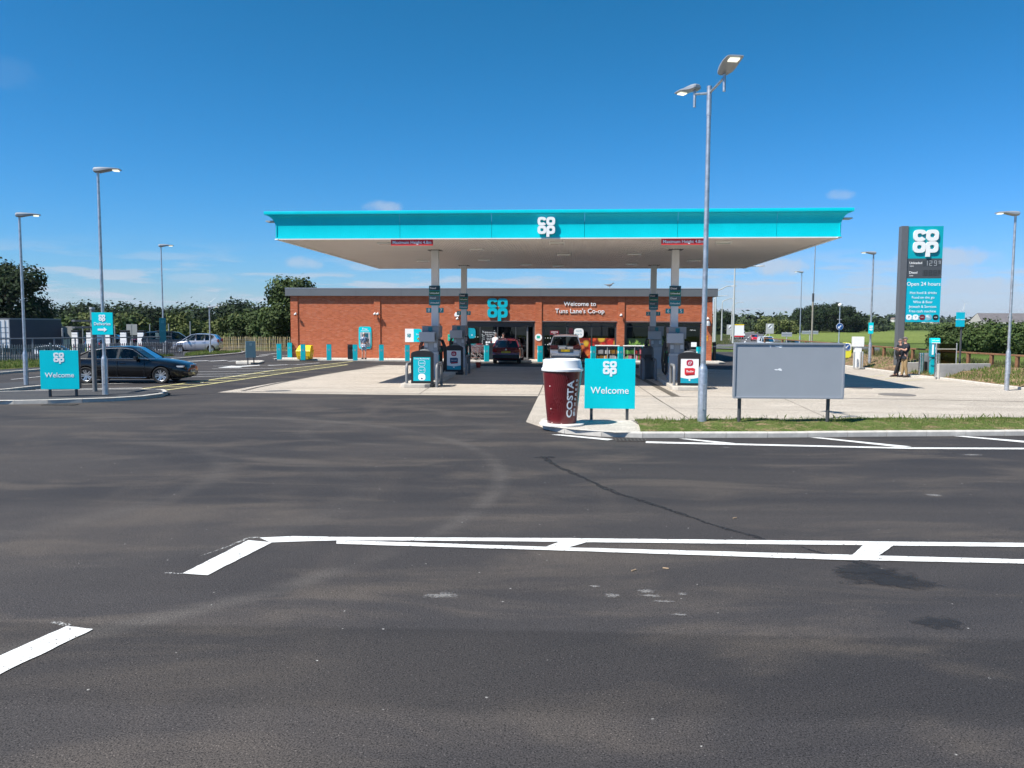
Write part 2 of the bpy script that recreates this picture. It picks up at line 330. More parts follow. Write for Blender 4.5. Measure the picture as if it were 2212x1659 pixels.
# ================================================================== GROUND
def circum(a, b, c):
    ax, ay, bx, by, cx, cy = a.x, a.y, b.x, b.y, c.x, c.y
    d = 2 * (ax * (by - cy) + bx * (cy - ay) + cx * (ay - by))
    ux = ((ax * ax + ay * ay) * (by - cy) + (bx * bx + by * by) * (cy - ay) + (cx * cx + cy * cy) * (ay - by)) / d
    uy = ((ax * ax + ay * ay) * (cx - bx) + (bx * bx + by * by) * (ax - cx) + (cx * cx + cy * cy) * (bx - ax)) / d
    return ux, uy, math.hypot(ax - ux, ay - uy)
def ground_mat(name, dark, mid, light, speck, arcs=(), bump=.5, fine=85.0, patch=.16, stretch=(.35, 1.0, 1.0), rough=.85, streak=None, specks=.0, arc_col=(.14, .125, .108), sheen=.35, lanes=False):
    m = bpy.data.materials.new(name); m.use_nodes = True; nt = m.node_tree; N = nt.nodes; L = nt.links
    p = N['Principled BSDF']; p.inputs['Roughness'].default_value = rough; p.inputs['Specular IOR Level'].default_value = sheen
    t = N.new('ShaderNodeTexCoord'); O = t.outputs['Object']
    def noise(scale, detail=5, rough=.55, vec=None, dist=0):
        n = N.new('ShaderNodeTexNoise'); n.inputs['Scale'].default_value = scale; n.inputs['Detail'].default_value = detail
        n.inputs['Roughness'].default_value = rough; n.inputs['Distortion'].default_value = dist; L.new(vec or O, n.inputs['Vector']); return n.outputs['Fac']
    def mapr(x, a, b, c=0.0, d=1.0):
        n = N.new('ShaderNodeMapRange'); n.interpolation_type = 'SMOOTHSTEP'; L.new(x, n.inputs[0])
        for i, v in enumerate((a, b, c, d)): n.inputs[i + 1].default_value = v
        return n.outputs[0]
    def mixc(f, a, b):
        n = N.new('ShaderNodeMix'); n.data_type = 'RGBA'
        if isinstance(f, (int, float)): n.inputs['Factor'].default_value = f
        else: L.new(f, n.inputs['Factor'])
        for k, v in (('A', a), ('B', b)):
            if isinstance(v, tuple): n.inputs[k].default_value = (*v, 1)
            else: L.new(v, n.inputs[k])
        return n.outputs['Result']
    def mth(op, a, b):
        n = N.new('ShaderNodeMath'); n.operation = op
        for i, x in enumerate((a, b)):
            if isinstance(x, (int, float)): n.inputs[i].default_value = x
            else: L.new(x, n.inputs[i])
        return n.outputs[0]
    mp = N.new('ShaderNodeMapping'); mp.inputs['Scale'].default_value = stretch; L.new(O, mp.inputs['Vector'])
    big = noise(patch, 4, .6, mp.outputs[0], 1.2); med = noise(patch * 4.3, 4, .6, mp.outputs[0], .6)
    c = mixc(mapr(big, .36, .66), dark, mid)
    c = mixc(mth('MULTIPLY', mapr(med, .46, .70), .85), c, light)
    if streak:                                   # long drag marks left by tyres
        ms = N.new('ShaderNodeMapping'); ms.inputs['Scale'].default_value = streak; ms.inputs['Rotation'].default_value = (0, 0, .35); L.new(O, ms.inputs['Vector'])
        s1 = noise(1.0, 3, .65, ms.outputs[0], .3)
        c = mixc(mth('MULTIPLY', mapr(s1, .55, .76), .55), c, speck)
    for cx, cy, r, w, amt in arcs:
        vm = N.new('ShaderNodeVectorMath'); vm.operation = 'SUBTRACT'; L.new(O, vm.inputs[0]); vm.inputs[1].default_value = (cx, cy, 0)
        sp = N.new('ShaderNodeSeparateXYZ'); L.new(vm.outputs[0], sp.inputs[0])
        d = mth('POWER', mth('ADD', mth('MULTIPLY', sp.outputs[0], sp.outputs[0]), mth('MULTIPLY', sp.outputs[1], sp.outputs[1])), .5)
        e = mth('ABSOLUTE', mth('SUBTRACT', d, r), 0)
        k = mth('MULTIPLY', mapr(e, w, 0.0), mth('MULTIPLY', mapr(med, .3, .65), amt * .8))
        c = mixc(k, c, arc_col)
    f1 = noise(fine, 2, .7); f2 = noise(fine * 2.7, 1, .6)
    grain = mth('ADD', mth('MULTIPLY', f1, .6), mth('MULTIPLY', f2, .4))
    sc_ = N.new('ShaderNodeVectorMath'); sc_.operation = 'SCALE'; L.new(c, sc_.inputs[0]); L.new(mapr(grain, .34, .66, .25, 1.9), sc_.inputs['Scale']); c = sc_.outputs[0]
    if lanes:                                    # laid strips and open-textured stone
        sy = N.new('ShaderNodeSeparateXYZ'); L.new(O, sy.inputs[0]); yy = mth('ADD', sy.outputs[1], mth('MULTIPLY', sy.outputs[0], .035))
        yy = mth('ADD', yy, mth('MULTIPLY', med, .10)); lf = mth('MULTIPLY', mapr(yy, 6.32, 6.42, .72, 1.0), mapr(yy, 4.9, 5.1, 1.25, 1.0)); lf = mth('MULTIPLY', lf, mapr(yy, 10.4, 10.55, 1.0, .93)); lf = mth('MULTIPLY', lf, mapr(yy, 7.3, 7.0, 1.0, 1.12))
        vp = N.new('ShaderNodeTexVoronoi'); vp.inputs['Scale'].default_value = 62; L.new(O, vp.inputs['Vector']); vs_ = N.new('ShaderNodeSeparateColor'); L.new(vp.outputs['Color'], vs_.inputs[0])
        pit = mth('MULTIPLY', mapr(vp.outputs['Distance'], .42, .22), mth('GREATER_THAN', vs_.outputs[0], .66)); stone = mth('MULTIPLY', mapr(vp.outputs['Distance'], .36, .18), mth('GREATER_THAN', vs_.outputs[1], .80))
        lf = mth('MULTIPLY', lf, mth('ADD', mth('SUBTRACT', 1.0, mth('MULTIPLY', pit, .78)), mth('MULTIPLY', stone, 1.25)))
        s2 = N.new('ShaderNodeVectorMath'); s2.operation = 'SCALE'; L.new(c, s2.inputs[0]); L.new(lf, s2.inputs['Scale']); c = s2.outputs[0]
    if specks:                                   # pale chippings and paint flecks
        v = N.new('ShaderNodeTexVoronoi'); v.inputs['Scale'].default_value = 5.5; L.new(O, v.inputs['Vector'])
        wn_ = N.new('ShaderNodeTexWhiteNoise'); wn_.noise_dimensions = '3D'; L.new(v.outputs['Position'], wn_.inputs['Vector'])
        hit = mth('MULTIPLY', mapr(v.outputs['Distance'], .075, .03), mth('GREATER_THAN', wn_.outputs['Value'], 1 - specks))
        c = mixc(mth('MULTIPLY', hit, mapr(f1, .4, .6)), c, (.55, .53, .5))
    L.new(c, p.inputs['Base Color'])
    b = N.new('ShaderNodeBump'); b.inputs['Strength'].default_value = bump; b.inputs['Distance'].default_value = .006
    L.new(grain, b.inputs['Height']); L.new(b.outputs[0], p.inputs['Normal'])
    MATS[name] = m; return m
arc_list = []
for pts, w, amt in ((((981, 953), (1082, 1035), (1036, 1096)), .24, 1.0), (((620, 900), (780, 880), (960, 890)), .25, .5), (((660, 930), (880, 905), (1060, 935)), .35, .45),
                    (((40, 1150), (330, 1085), (480, 1010)), .35, .5), (((20, 1010), (420, 985), (760, 1040)), .4, .35)):
    arc_list.append((*circum(*[G(*q) for q in pts]), w, amt))
ASPH = ground_mat('asphalt', (.029, .0268, .0280), (.049, .0432, .0408), (.077, .0645, .0545), (.081, .068, .058), arcs=arc_list, bump=1.0, fine=80, lanes=True, patch=.22, specks=.30, streak=(.4, .10, 1), arc_col=(.082, .073, .066))
ASPH2 = ground_mat('footway_asphalt', (.035, .036, .040), (.05, .05, .052), (.062, .06, .057), (.07, .07, .07), bump=.4)
slab_arcs = []
for pts, w, amt in ((((1560, 800), (1600, 815), (1560, 838)), .25, .7), (((1830, 850), (1880, 862), (1960, 858)), .35, .5), (((1420, 870), (1650, 850), (1900, 868)), .2, .5), (((1500, 890), (1800, 862), (2150, 880)), .3, .45), (((900, 838), (1010, 822), (1100, 840)), .2, .45)):
    slab_arcs.append((*circum(*[G(*q) for q in pts]), w, amt))
SLAB = ground_mat('forecourt_concrete', (.345, .302, .25), (.40, .352, .295), (.44, .39, .328), (.32, .28, .235), arcs=slab_arcs, bump=.12, fine=60, patch=.3, streak=(.12, .9, 1), arc_col=(.30, .275, .25), rough=.8)
GRASS = ground_mat('rough_grass', (.055, .085, .018), (.085, .125, .026), (.125, .15, .038), (.16, .15, .06), bump=.8, fine=14, patch=.05, stretch=(1, 1, 1), rough=.95, sheen=.1)
FIELD = ground_mat('barley_field', (.115, .150, .032), (.14, .175, .040), (.165, .19, .053), (.15, .15, .055), bump=.5, fine=6, patch=.012, stretch=(.4, 1.6, 1), rough=.95, sheen=.1)
SOIL = ground_mat('bank_soil', (.17, .11, .068), (.23, .155, .098), (.085, .115, .03), (.30, .24, .17), bump=.9, fine=9, patch=.5, stretch=(1, 1, 1), rough=.95, sheen=.1)
PAVE = ground_mat('pavement_concrete', (.40, .37, .32), (.48, .44, .385), (.54, .5, .44), (.36, .33, .3), bump=.15, fine=50, patch=.5)
PAINT = stain_mat('road_paint', (.70, .695, .67), .6, 1.0, 30, False, .33, .41)
YPAINT = M('yellow_road_paint', (.62, .56, .26), .65, var=.16, scale=14)
DIRTY = M('joint_sealant', (.075, .068, .06), .8, var=.3, scale=3)

def hill(x, y):
    h = 0
    if y > 500: h += smooth01(500, 1500, y) * (7 + 3 * math.sin(x * .0011 + 1) + 1.5 * math.sin(x * .0037))
    return h
def grid_sheet(name, xs, ys, zf, mat, keep=None, parent=None):
    mb = MB(); nx = len(xs)
    mb.v = [(x, y, zf(x, y)) for y in ys for x in xs]
    for j in range(len(ys) - 1):
        for i in range(nx - 1):
            if keep and not keep((xs[i] + xs[i + 1]) / 2, (ys[j] + ys[j + 1]) / 2): continue
            mb.f.append((j * nx + i, j * nx + i + 1, (j + 1) * nx + i + 1, (j + 1) * nx + i)); mb.mi.append(0)
    return mb.build(name, mat, parent, smooth=1.0, fix=False)
xs = [-4500, -2500, -1500, -900, -500, -300, -200, -140, -100] + list(range(-90, -40, 8)) + [-37, -35, -33, -31, -29, -20] + list(range(-10, 100, 10)) + [100, 140, 200, 300, 500, 900, 1500, 2500, 4500]
ys = [-60, -30, -10, 10, 30, 44] + list(range(50, 156, 4)) + [ 160, 200, 260, 340, 450, 600, 800, 1000, 1250, 1500, 1800, 2300, 3000, 4500, 7000]
ground = tag(grid_sheet('ground', xs, ys, lambda x, y: gz(y, x) - .06 + hill(x, y), GRASS), kind='structure')
asphalt = grid_sheet('asphalt_road', list(range(-90, -36, 2)) + [x * .5 for x in range(-72, -56)] + list(range(-28, 24, 2)), list(range(-14, 102, 2)), lambda x, y: gz(y, x), ASPH, keep=lambda x, y: (y < 72 if x > -26 else True) and not (x > 12 and y > 78))
tag(asphalt, kind='structure')
random.seed(4)
def sheet(name, poly, mat, dz=.008, parent=None, jit=0.0, step=.5, world=False, kind=None):
    pts = [Vector((p[0], p[1], 0)) if world else G(*p) for p in poly]
    out = []; n = len(pts)
    for i in range(n):
        a, b = pts[i], pts[(i + 1) % n]; k = max(1, int((b - a).length / step)); k = min(k, 60)
        for j in range(k):
            q = a.lerp(b, j / k)
            if jit: q = q + Vector((random.uniform(-jit, jit), random.uniform(-jit, jit), 0))
            out.append((q.x, q.y, gz(q.y, q.x) + dz))
    mb = MB(); mb.add(out, [tuple(range(len(out)))])
    o = mb.build(name, mat, parent, fix=False)
    me = o.data
    if me.polygons[0].normal.z < 0: me.flip_normals()
    if kind: o['kind'] = kind
    return o
def ribbon(name, dpts, w, mat, dz=.008, parent=None, jit=0.0, world=False, step=1.0):
    pts = [Vector((p[0], p[1], 0)) if world else G(*p) for p in dpts]; fine = []
    for a, b in zip(pts, pts[1:]):
        k = max(1, int((b - a).length / step))
        fine += [a.lerp(b, j / k) for j in range(k)]
    fine.append(pts[-1]); vs = []; n = len(fine)
    for i, p in enumerate(fine):
        d = (fine[min(n - 1, i + 1)] - fine[max(0, i - 1)]); d.z = 0; d.normalize(); s_ = Vector((-d.y, d.x, 0))
        ww = w[i * (len(w) - 1) // max(1, n - 1)] if isinstance(w, (list, tuple)) else w
        for sg in (.5, -.5):
            q = p + s_ * (ww * (sg + random.uniform(-jit, jit))); vs.append((q.x, q.y, gz(q.y, q.x) + dz))
    mb = MB(); mb.add(vs, [(2 * i, 2 * i + 1, 2 * i + 3, 2 * i + 2) for i in range(n - 1)])
    o = mb.build(name, mat, parent, fix=False)
    if o.data.polygons[0].normal.z < 0: o.data.flip_normals()
    return o
# --- foreground bay markings
c1 = lambda x, y: (x / 3.1508, (2050 + y / 1.7015) / 1.8517)
c2 = lambda x, y: ((1000 + x / 1.58) / 1.8517, (1650 + y / 1.58) / 1.8517)
c3 = lambda x, y: ((2000 + x / 1.0553) / 1.8517, (1650 + y / 1.0553) / 1.8517)
sheet('bay_marking', [c1(1245, 418), c1(1410, 432), c1(1850, 208), c1(1690, 192)], PAINT, .008, asphalt, .006, .08)
sheet('bay_marking', [c1(-500, 1205), c1(0, 980), c1(455, 778), c1(640, 798), c1(0, 1105), c1(-500, 1345)], PAINT, .008, asphalt, .006, .08)
sheet('bay_marking', [c2(60, 795), c2(270, 785), c2(550, 790), c3(300, 533), c3(2212, 553), c3(2700, 558), c3(2700, 577), c3(2212, 570), c3(0, 546), c2(550, 810), c2(550, 812), c2(130, 825)], PAINT, .008, asphalt, .005, .12)
sheet('bay_marking', [c2(546, 810.5), c2(1850, 853), c3(2212, 623), c3(2700, 637), c3(2700, 657), c3(2212, 641), c3(1400, 624), c2(1850, 873), c2(546, 834)], PAINT, .0092, asphalt, .005, .12)
sheet('bay_marking', [c2(1960, 822), c2(2130, 824), c2(2000, 862), c2(1860, 858)], PAINT, .0104, asphalt, .006, .08)
sheet('bay_marking', [c3(1540, 556), c3(1670, 559), c3(1585, 618), c3(1475, 616)], PAINT, .0104, asphalt, .006, .08)
WET = stain_mat('damp_stain', (.022, .021, .022), .7, .72, 7, True, .30, .72); TRAIL = stain_mat('damp_trail', (.018, .017, .018), .7, .85, 14, False, .32, .60)
SPL = stain_mat('dried_splash', (.26, .25, .24), .9, .6, 48, True, .46, .72); SCUFF = stain_mat('paint_smear', (.62, .62, .60), .8, .8, 60, False, .46, .60)
ribbon('paint_scuff', [c1(1370, 297), c1(1560, 232), c1(1690, 175), c1(1770, 172)], [.01, .03, .035, .02], SCUFF, .007, asphalt, .35, step=.06)
ribbon('paint_scuff', [c1(1115, 413), c1(1240, 420)], .03, SCUFF, .007, asphalt, .4, step=.05)
ribbon('paint_scuff', [c1(350, 752), c1(480, 770)], .035, SCUFF, .007, asphalt, .4, step=.05)
for q in (((615, 123), (1700, 148.5), (2212, 150.5), (2700, 152), (2700, 159), (2212, 157), (1730, 155), (615, 130)), ((755, 112), (795, 112), (992, 131), (965, 136)),
          ((1310, 107), (1352, 107), (1737, 145), (1690, 149)), ((1915, 101), (1962, 101), (2300, 128), (2260, 133)), ((215, 95), (252, 94), (480, 114), (455, 119))):
    sheet('kerb_marking', [c3(*p) for p in q], PAINT, .008 if q[0][0] == 615 else .0095, asphalt, .004, .15)
# trail of spilt liquid, damp patches and dried splashes
ribbon('damp_trail', [c3(180, 186), c3(240, 228), c3(345, 272), c3(480, 338), c3(690, 402), c3(900, 475), c3(1070, 523), c3(1130, 543)], [.10, .08, .10, .075, .10, .075, .085, .07, .09, .05], TRAIL, .005, asphalt, .28, step=.12)
ribbon('damp_trail', [c3(1270, 568), c3(1330, 588), c3(1440, 612), c3(1560, 650)], [.04, .07, .09, .12], TRAIL, .005, asphalt, .3, step=.1)
def blot(name, dx, dy, rx, ry, mat, n=40, dz=.0055, rough=.35):
    c = G(dx, dy); ph = [random.uniform(0, 6.28) for _ in range(4)]
    pts = []
    for i in range(n):
        t = 2 * math.pi * i / n
        r = 1 + rough * (math.sin(2 * t + ph[0]) * .5 + math.sin(3 * t + ph[1]) * .5 + math.sin(7 * t + ph[2]) * .35 + math.sin(13 * t + ph[3]) * .25)
        pts.append((c.x + rx * r * math.cos(t), c.y + ry * r * math.sin(t)))
    return sheet(name, pts, mat, dz, asphalt, world=True, step=9)
blot('damp_patch', *c3(1610, 695), .42, .34, WET); blot('damp_patch', *c3(1700, 718), .38, .2, WET, dz=.0062); blot('damp_patch', *c3(1540, 665), .34, .2, WET, dz=.0068)
blot('damp_patch', *c3(1850, 887), .26, .14, WET, rough=.3); blot('damp_patch', *c3(196, 190), .2, .14, WET, dz=.006)
for q in ((470, 775, .05, .035), (620, 755, .06, .03), (650, 775, .05, .03), (690, 800, .05, .02), (400, 735, .03, .02), (770, 768, .03, .02), (760, 855, .04, .02), (2000, 180, .12, .06), (955, 148, .05, .03), (1830, 350, .08, .05)):
    blot('dried_splash', *c3(q[0], q[1]), q[2] * 2.2, q[3] * 2, SPL, 24, .006, .5)
blot('dried_splash', *c2(1225, 1160), .2, .1, SPL, 30, .006, .5)
for dx, dy, lab in ((566, 669, 'tiny brown cigarette end on the tarmac, nearest the left'), (700, 660, 'tiny pale cigarette end on the tarmac below the double line'), (990, 447, 'tiny cigarette end on the tarmac left of the damp trail end')):
    c = G(*c3(dx, dy)); mb = MB(); mb.cyl((-.03, 0, .008), (.03, .008, .008), .0075, n=6); tag(mb.build('cigarette_end', M('cork_tip', (.34, .24, .15), .8), None, (c.x, c.y, 0), rz=dx), lab, 'litter', 'cigarette ends on the tarmac')

# --- forecourt concrete
BANK = [G(1586, 755.7), G(1816.5, 791.6), G(1937, 807), G(1968, 813.5), G(2028, 819.5), G(2164, 837), G(2212, 843), G(2420, 872), G(2800, 925)]
slab_poly = [(470, 848), (837, 853), (1163, 856), (1136, 912), (1175, 925), (1400, 930), (2500, 930), (2420, 872), (2212, 843), (2164, 837), (2028, 819.5), (1968, 813.5), (1937, 807), (1816, 791.6), (1600, 800), (1510, 797), (825, 789)]
slab = tag(sheet('forecourt_slab', slab_poly, SLAB, .006), kind='structure')
JO = lambda pts, w=.03, dz=.011: ribbon('slab_joint', pts, w, DIRTY, dz, slab)
c5 = lambda x, y: ((850 + x / 3.16) / 1.8517, (1100 + y / 3.16) / 1.8517)
c7 = lambda x, y: ((2050 + x / 3.687) / 1.8517, (1350 + y / 3.687) / 1.8517)
c8 = lambda x, y: ((2600 + x / 2.458) / 1.8517, (1350 + y / 2.458) / 1.8517)
JO([c5(375, 1470), c5(560, 1425), c5(950, 1345), c5(1500, 1240), c5(2160, 1150)], .16)
JO([c5(480, 1478), c5(2212, 1500), c7(380, 845), c8(0, 580), c8(2212, 605), (2212, 868)], .07)
JO([c7(380, 868), c7(470, 665)]); JO([(905, 852), (985, 800)]); JO([c8(30, 580), c8(380, 800)]); JO([c7(1810, 690), c7(2212, 960)])
JO([(760, 848), (1000, 843)], .02); JO([(1420, 880), (2212, 900)], .02); JO([(1690, 860), (1790, 905)], .02); JO([(1180, 880), (1600, 884)], .015)
c8a = lambda x, y: ((2500 + x / 2.764) / 1.8517, (1000 + y / 2.764) / 1.8517)
ribbon('drain_channel', [c8a(60, 1360), c8a(110, 1385), c8a(560, 1620)], .28, M('cast_channel', (.10, .085, .065), .8, var=.3, scale=8), .012, slab)
c3b = lambda x, y: ((3350 + x / 2.965) / 1.8517, (1250 + y / 2.965) / 1.8517)
for q, r in ((c3b(705, 978), .62), (c3b(260, 897), .49)):
    c = G(*q); mb = MB(); mb.lathe([(r, 0), (r, .012), (r - .06, .016), (.05, .018)], 28); tag(mb.build('manhole_cover', M('manhole_iron', (.16, .145, .13), .8, var=.25, scale=9), slab, (c.x, c.y, .004)))
# yellow ground bay lines by the air machine
for q in ((c3b(300, 770), c3b(560, 745)), (c3b(700, 822), c3b(1000, 795)), (c3b(560, 790), c3b(700, 772))): ribbon('yellow_line', q, .07, YPAINT, .012, slab)

# --- yellow hatched strip, parking lines, give way dashes on the left
lo = [(300, 844), (348, 844.6), (453, 830), (614, 806.5), (751, 788)]; up = [(281, 843), (324, 838), (453, 821), (593, 800), (727, 785)]
ribbon('hatched_line', lo, .13, YPAINT, .008, asphalt); ribbon('hatched_line', up + [(762, 780.7)], .13, YPAINT, .0084, asphalt)
def along(pl, t):
    P = [G(*q) for q in pl]; d = [0]
    for a, b in zip(P, P[1:]): d.append(d[-1] + (b - a).length)
    x = t * d[-1]
    for i in range(len(P) - 1):
        if x <= d[i + 1] + 1e-6: return P[i].lerp(P[i + 1], (x - d[i]) / (d[i + 1] - d[i]))
    return P[-1]
for i in range(17):
    a = along(up, min(1, .02 + i / 17)); b = along(lo, min(1, .075 + i / 17))
    ribbon('hatched_line', [(a.x, a.y), (b.x, b.y)], .11, YPAINT, .0088, asphalt, world=True)
for q, w in ((((24, 820), (94, 813)), .1), (((0, 832.5), (94, 824.5)), .1), (((176, 830), (440, 826)), .1), (((77, 842), (308, 838)), .1), (((0, 847), (290, 843)), .1), (((419, 803.5), (598, 801)), .1),
             (((419, 809), (571, 807)), .1), (((412, 814), (531, 812)), .1), (((458, 797), (630, 795.5)), .1), (((460, 791), (640, 788)), .1), (((406, 780.6), (450, 779)), .35), (((452, 780.4), (490, 778.6)), .35), (((492, 780.6), (552, 778.3)), .35),
             (((580, 789.5), (622, 788)), .35), (((640, 788), (690, 784)), .12), (((560, 767.5), (600, 763)), .12), (((540, 772), (578, 768)), .12), (((1505, 800), (1530, 803)), .12), (((590, 770.5), (628, 768)), .12), (((10, 785), (20, 790)), .1)):
    ribbon('parking_line', q, w, PAINT, .0086, asphalt)
# direction arrow painted by the little sign island
sheet('road_arrow', [(470, 794.6), (500, 790.6), (512, 791.5), (560, 788.5), (562, 789.6), (516, 793), (524, 794.2)], PAINT, .009, asphalt)

# --- kerbs: every stone is its own piece
def kerb(owner, pts, h=.12, w=.14, L=.915, mat=CONC, name='kerb_stone', z0=0.0):
    """pts: world points along the road face; stones stand on its left side"""
    P = [Vector((p.x, p.y, 0)) for p in pts]; d = [0]
    for a, b in zip(P, P[1:]): d.append(d[-1] + (b - a).length)
    def at(s_):
        s_ = max(0, min(d[-1], s_))
        for i in range(len(P) - 1):
            if s_ <= d[i + 1] + 1e-6: return P[i].lerp(P[i + 1], (s_ - d[i]) / max(1e-6, d[i + 1] - d[i]))
        return P[-1]
    n = max(1, round(d[-1] / L)); prof = ((0, -.06), (0, h - .025), (.012, h - .007), (.03, h), (w, h), (w, -.06))
    for i in range(n):
        a = at(d[-1] * i / n); b = at(d[-1] * (i + 1) / n); m_ = (a + b) / 2; t = (b - a); ln = t.length
        if ln < .02: continue
        t.normalize(); s_ = Vector((-t.y, t.x, 0)); g_ = .005; rings = []
        dz = random.uniform(-.003, .003); off = random.uniform(-.003, .003)
        for e in (-ln / 2 + g_, ln / 2 - g_):
            rings.append([t * e + s_ * (o + off) + Vector((0, 0, z + dz)) for o, z in prof])
        MB().loft(rings).build(name, mat, owner, (m_.x, m_.y, gz(m_.y, m_.x) + z0))
# front island: pad, verge and kerb
FK = [(1167, 916), (1168, 923), (1183, 931.8), (1240, 939), (1332, 945.6), (1404, 946), (1690, 945.4), (1890, 943), (2212, 941), (2500, 939)]
FKw = [G(*p) for p in FK]
isl = MB(); back = [G(x, y, .12) for x, y in ((2500, 902), (1800, 904), (1340, 906.5), (1262, 906), (1185, 905.5))]
VERGE = tag(sheet('island_paving', [(p.x, p.y) for p in FKw[:5]] + [(G(1405, 944).x, G(1405, 944).y), (back[2].x + .25, back[2].y), (back[3].x, back[3].y), (back[4].x, back[4].y)], PAVE, .115, world=True), kind='structure')
kerb(VERGE, FKw)
kerb(VERGE, [back[2], back[3], back[4], G(1170, 912), FKw[0]], w=.10, L=.5)
kerb(VERGE, back[:3], w=.10)
# turf strip as a low mound with blades of grass
tp = []; mb = MB(); nseg = 60
f0 = [FKw[4] + Vector((.55, .16, 0)), FKw[5] + Vector((0, .16, 0))] + [p + Vector((0, .16, 0)) for p in FKw[6:]]
def lerp_line(P, t):
    x = P[0].x + (P[-1].x - P[0].x) * t
    for a, b in zip(P, P[1:]):
        if x <= b.x + 1e-6: return a.lerp(b, (x - a.x) / max(1e-6, b.x - a.x))
    return P[-1]
bk = [Vector((back[2].x + .35, back[2].y - .1, 0)), back[1] - Vector((0, .1, 0)), back[0] - Vector((0, .1, 0))]
def turf_point(t, s_):
    p = lerp_line(f0, t).lerp(lerp_line(bk, t), s_)
    return Vector((p.x, p.y, .112 + .10 * math.sin(math.pi * s_) + .018 * math.sin(p.x * 5.1 + s_ * 4) * math.sin(math.pi * s_)))
VT = ground_mat('verge_turf', (.06, .085, .02), (.085, .11, .03), (.20, .145, .085), (.24, .19, .12), bump=.9, fine=30, patch=.9, stretch=(1, 1, 1), rough=.95, sheen=.1)
mb.loft([[turf_point(i / nseg, j / 6) for j in range(7)] for i in range(nseg + 1)], closed=False, caps=False)
turf = tag(mb.build('verge_soil', VT, smooth=1.5), kind='structure')
for f in turf.data.polygons:
    if f.normal.z < 0: turf.data.flip_normals(); break
BLADE = island_mat('grass_blades', [(.045, .085, .012), (.085, .15, .022), (.12, .19, .03), (.16, .20, .05), (.26, .23, .10)], .8, .25)
def blades(name, pts_fn, n, h0, h1, w, mat=BLADE, label='short green grass growing on the strip behind the kerb', lean=.5):
    mb = MB()
    for i in range(n):
        p = pts_fn()
        if p is None: continue
        a = random.uniform(0, 6.28); h = random.uniform(h0, h1) * (1.9 if random.random() < .02 else 1); b = random.uniform(0, 6.28); l_ = random.uniform(.1, lean) * h
        dx, dy = math.cos(a) * w, math.sin(a) * w; ex, ey = math.cos(b) * l_, math.sin(b) * l_
        k = len(mb.v)
        mb.v += [(p.x - dx, p.y - dy, p.z - .01), (p.x + dx, p.y + dy, p.z - .01), (p.x + dx * .6 + ex * .4, p.y + dy * .6 + ey * .4, p.z + h * .6), (p.x + ex, p.y + ey, p.z + h)]
        mb.f += [(k, k + 1, k + 2), (k, k + 2, k + 3)]; mb.mi += [0, 0]
    return tag(mb.build(name, mat, fix=False), label, 'grass', kind='stuff')
def turf_rand():
    t = random.random(); s_ = random.random() ** .8
    p = turf_point(t, s_)
    bare = math.sin(p.x * 2.3 + 1) * math.sin(p.x * .9) * .5 + math.sin(p.x * 7) * .15
    if s_ < .34 + .30 * bare and random.random() < .9: return None
    if random.random() < .35 + .6 * math.sin(p.x * 3.1 + 2) * math.sin(p.x * 1.3 + s_ * 3): return None
    if abs(p.x - 5.2) < .8 and s_ < .55 and random.random() < .8: return None
    return p
blades('verge_grass', turf_rand, 26000, .015, .06, .005)
def weed():
    t = random.random() ; p = turf_point(t, random.uniform(.6, 1)); return p
blades('verge_weeds', weed, 260, .06, .16, .008, label='taller weeds sprouting along the back of the strip', lean=.9)
# drain grate by the kerb
gp = G(*c7(1745, 1517)); t = thing('drain_grate', 'black slotted iron drain grate against the pale front kerb', 'drain', (gp.x, gp.y, .004), rz=-.02)
mb = MB(); mb.bb(-.30, .30, -.14, .14, 0, .006); mb.build('pan', M('drain_dark', (.006, .006, .006), .9), t)
mb = MB()
for s_ in (-1, 0, 1): mb.bb(-.32, .32, s_ * .15 - .018, s_ * .15 + .018, 0, .016)
for i in range(9): mb.bb(-.32 + i * .08 - .013, -.32 + i * .08 + .013, -.15, .15, 0, .014)
mb.build('frame', M('cast_iron', (.07, .062, .055), .75, var=.2, scale=14), t)

# left island with its kerb
LK = [(-300, 872), (0, 874), (111, 872), (237, 867.6), (305, 863.5), (345, 859), (361, 854.5), (364, 850.5), (356, 847.6), (332, 846.5), (281, 846), (0, 852.5), (-300, 857)]
LKw = [G(*p) for p in LK]
LI = tag(sheet('island_footway', [(p.x, p.y) for p in LKw], ASPH2, .11, world=True), kind='structure')
kerb(LI, LKw[:9]); kerb(LI, LKw[8:])
p = G(*((700 / 2.765) / 1.8517, (1480 + 380 / 2.765) / 1.8517)); t = thing('drain_grate', 'narrow drain grate at the foot of the left kerb', 'drain', (p.x, p.y - .18, .004))
mb = MB(); mb.bb(-.45, .45, -.14, .14, 0, .006); mb.build('pan', MATS['drain_dark'], t)
mb = MB()
for s_ in (-1, 0, 1): mb.bb(-.47, .47, s_ * .15 - .018, s_ * .15 + .018, 0, .016)
for i in range(12): mb.bb(-.47 + i * .0855 - .012, -.47 + i * .0855 + .012, -.15, .15, 0, .014)
mb.build('frame', MATS['cast_iron'], t)
# second footway behind it, with the kerb in shade
K2 = [G(*q) for q in ((-60, 850.5), (0, 848.5), (96, 838), (150, 831.5), (163, 828.5), (166, 826.5), (158, 824.5), (140, 824), (0, 833.5), (-60, 839))]
F2 = tag(sheet('front_footway', [(p.x, p.y) for p in K2], ASPH2, .105, world=True), kind='structure'); kerb(F2, K2[:8], h=.115)
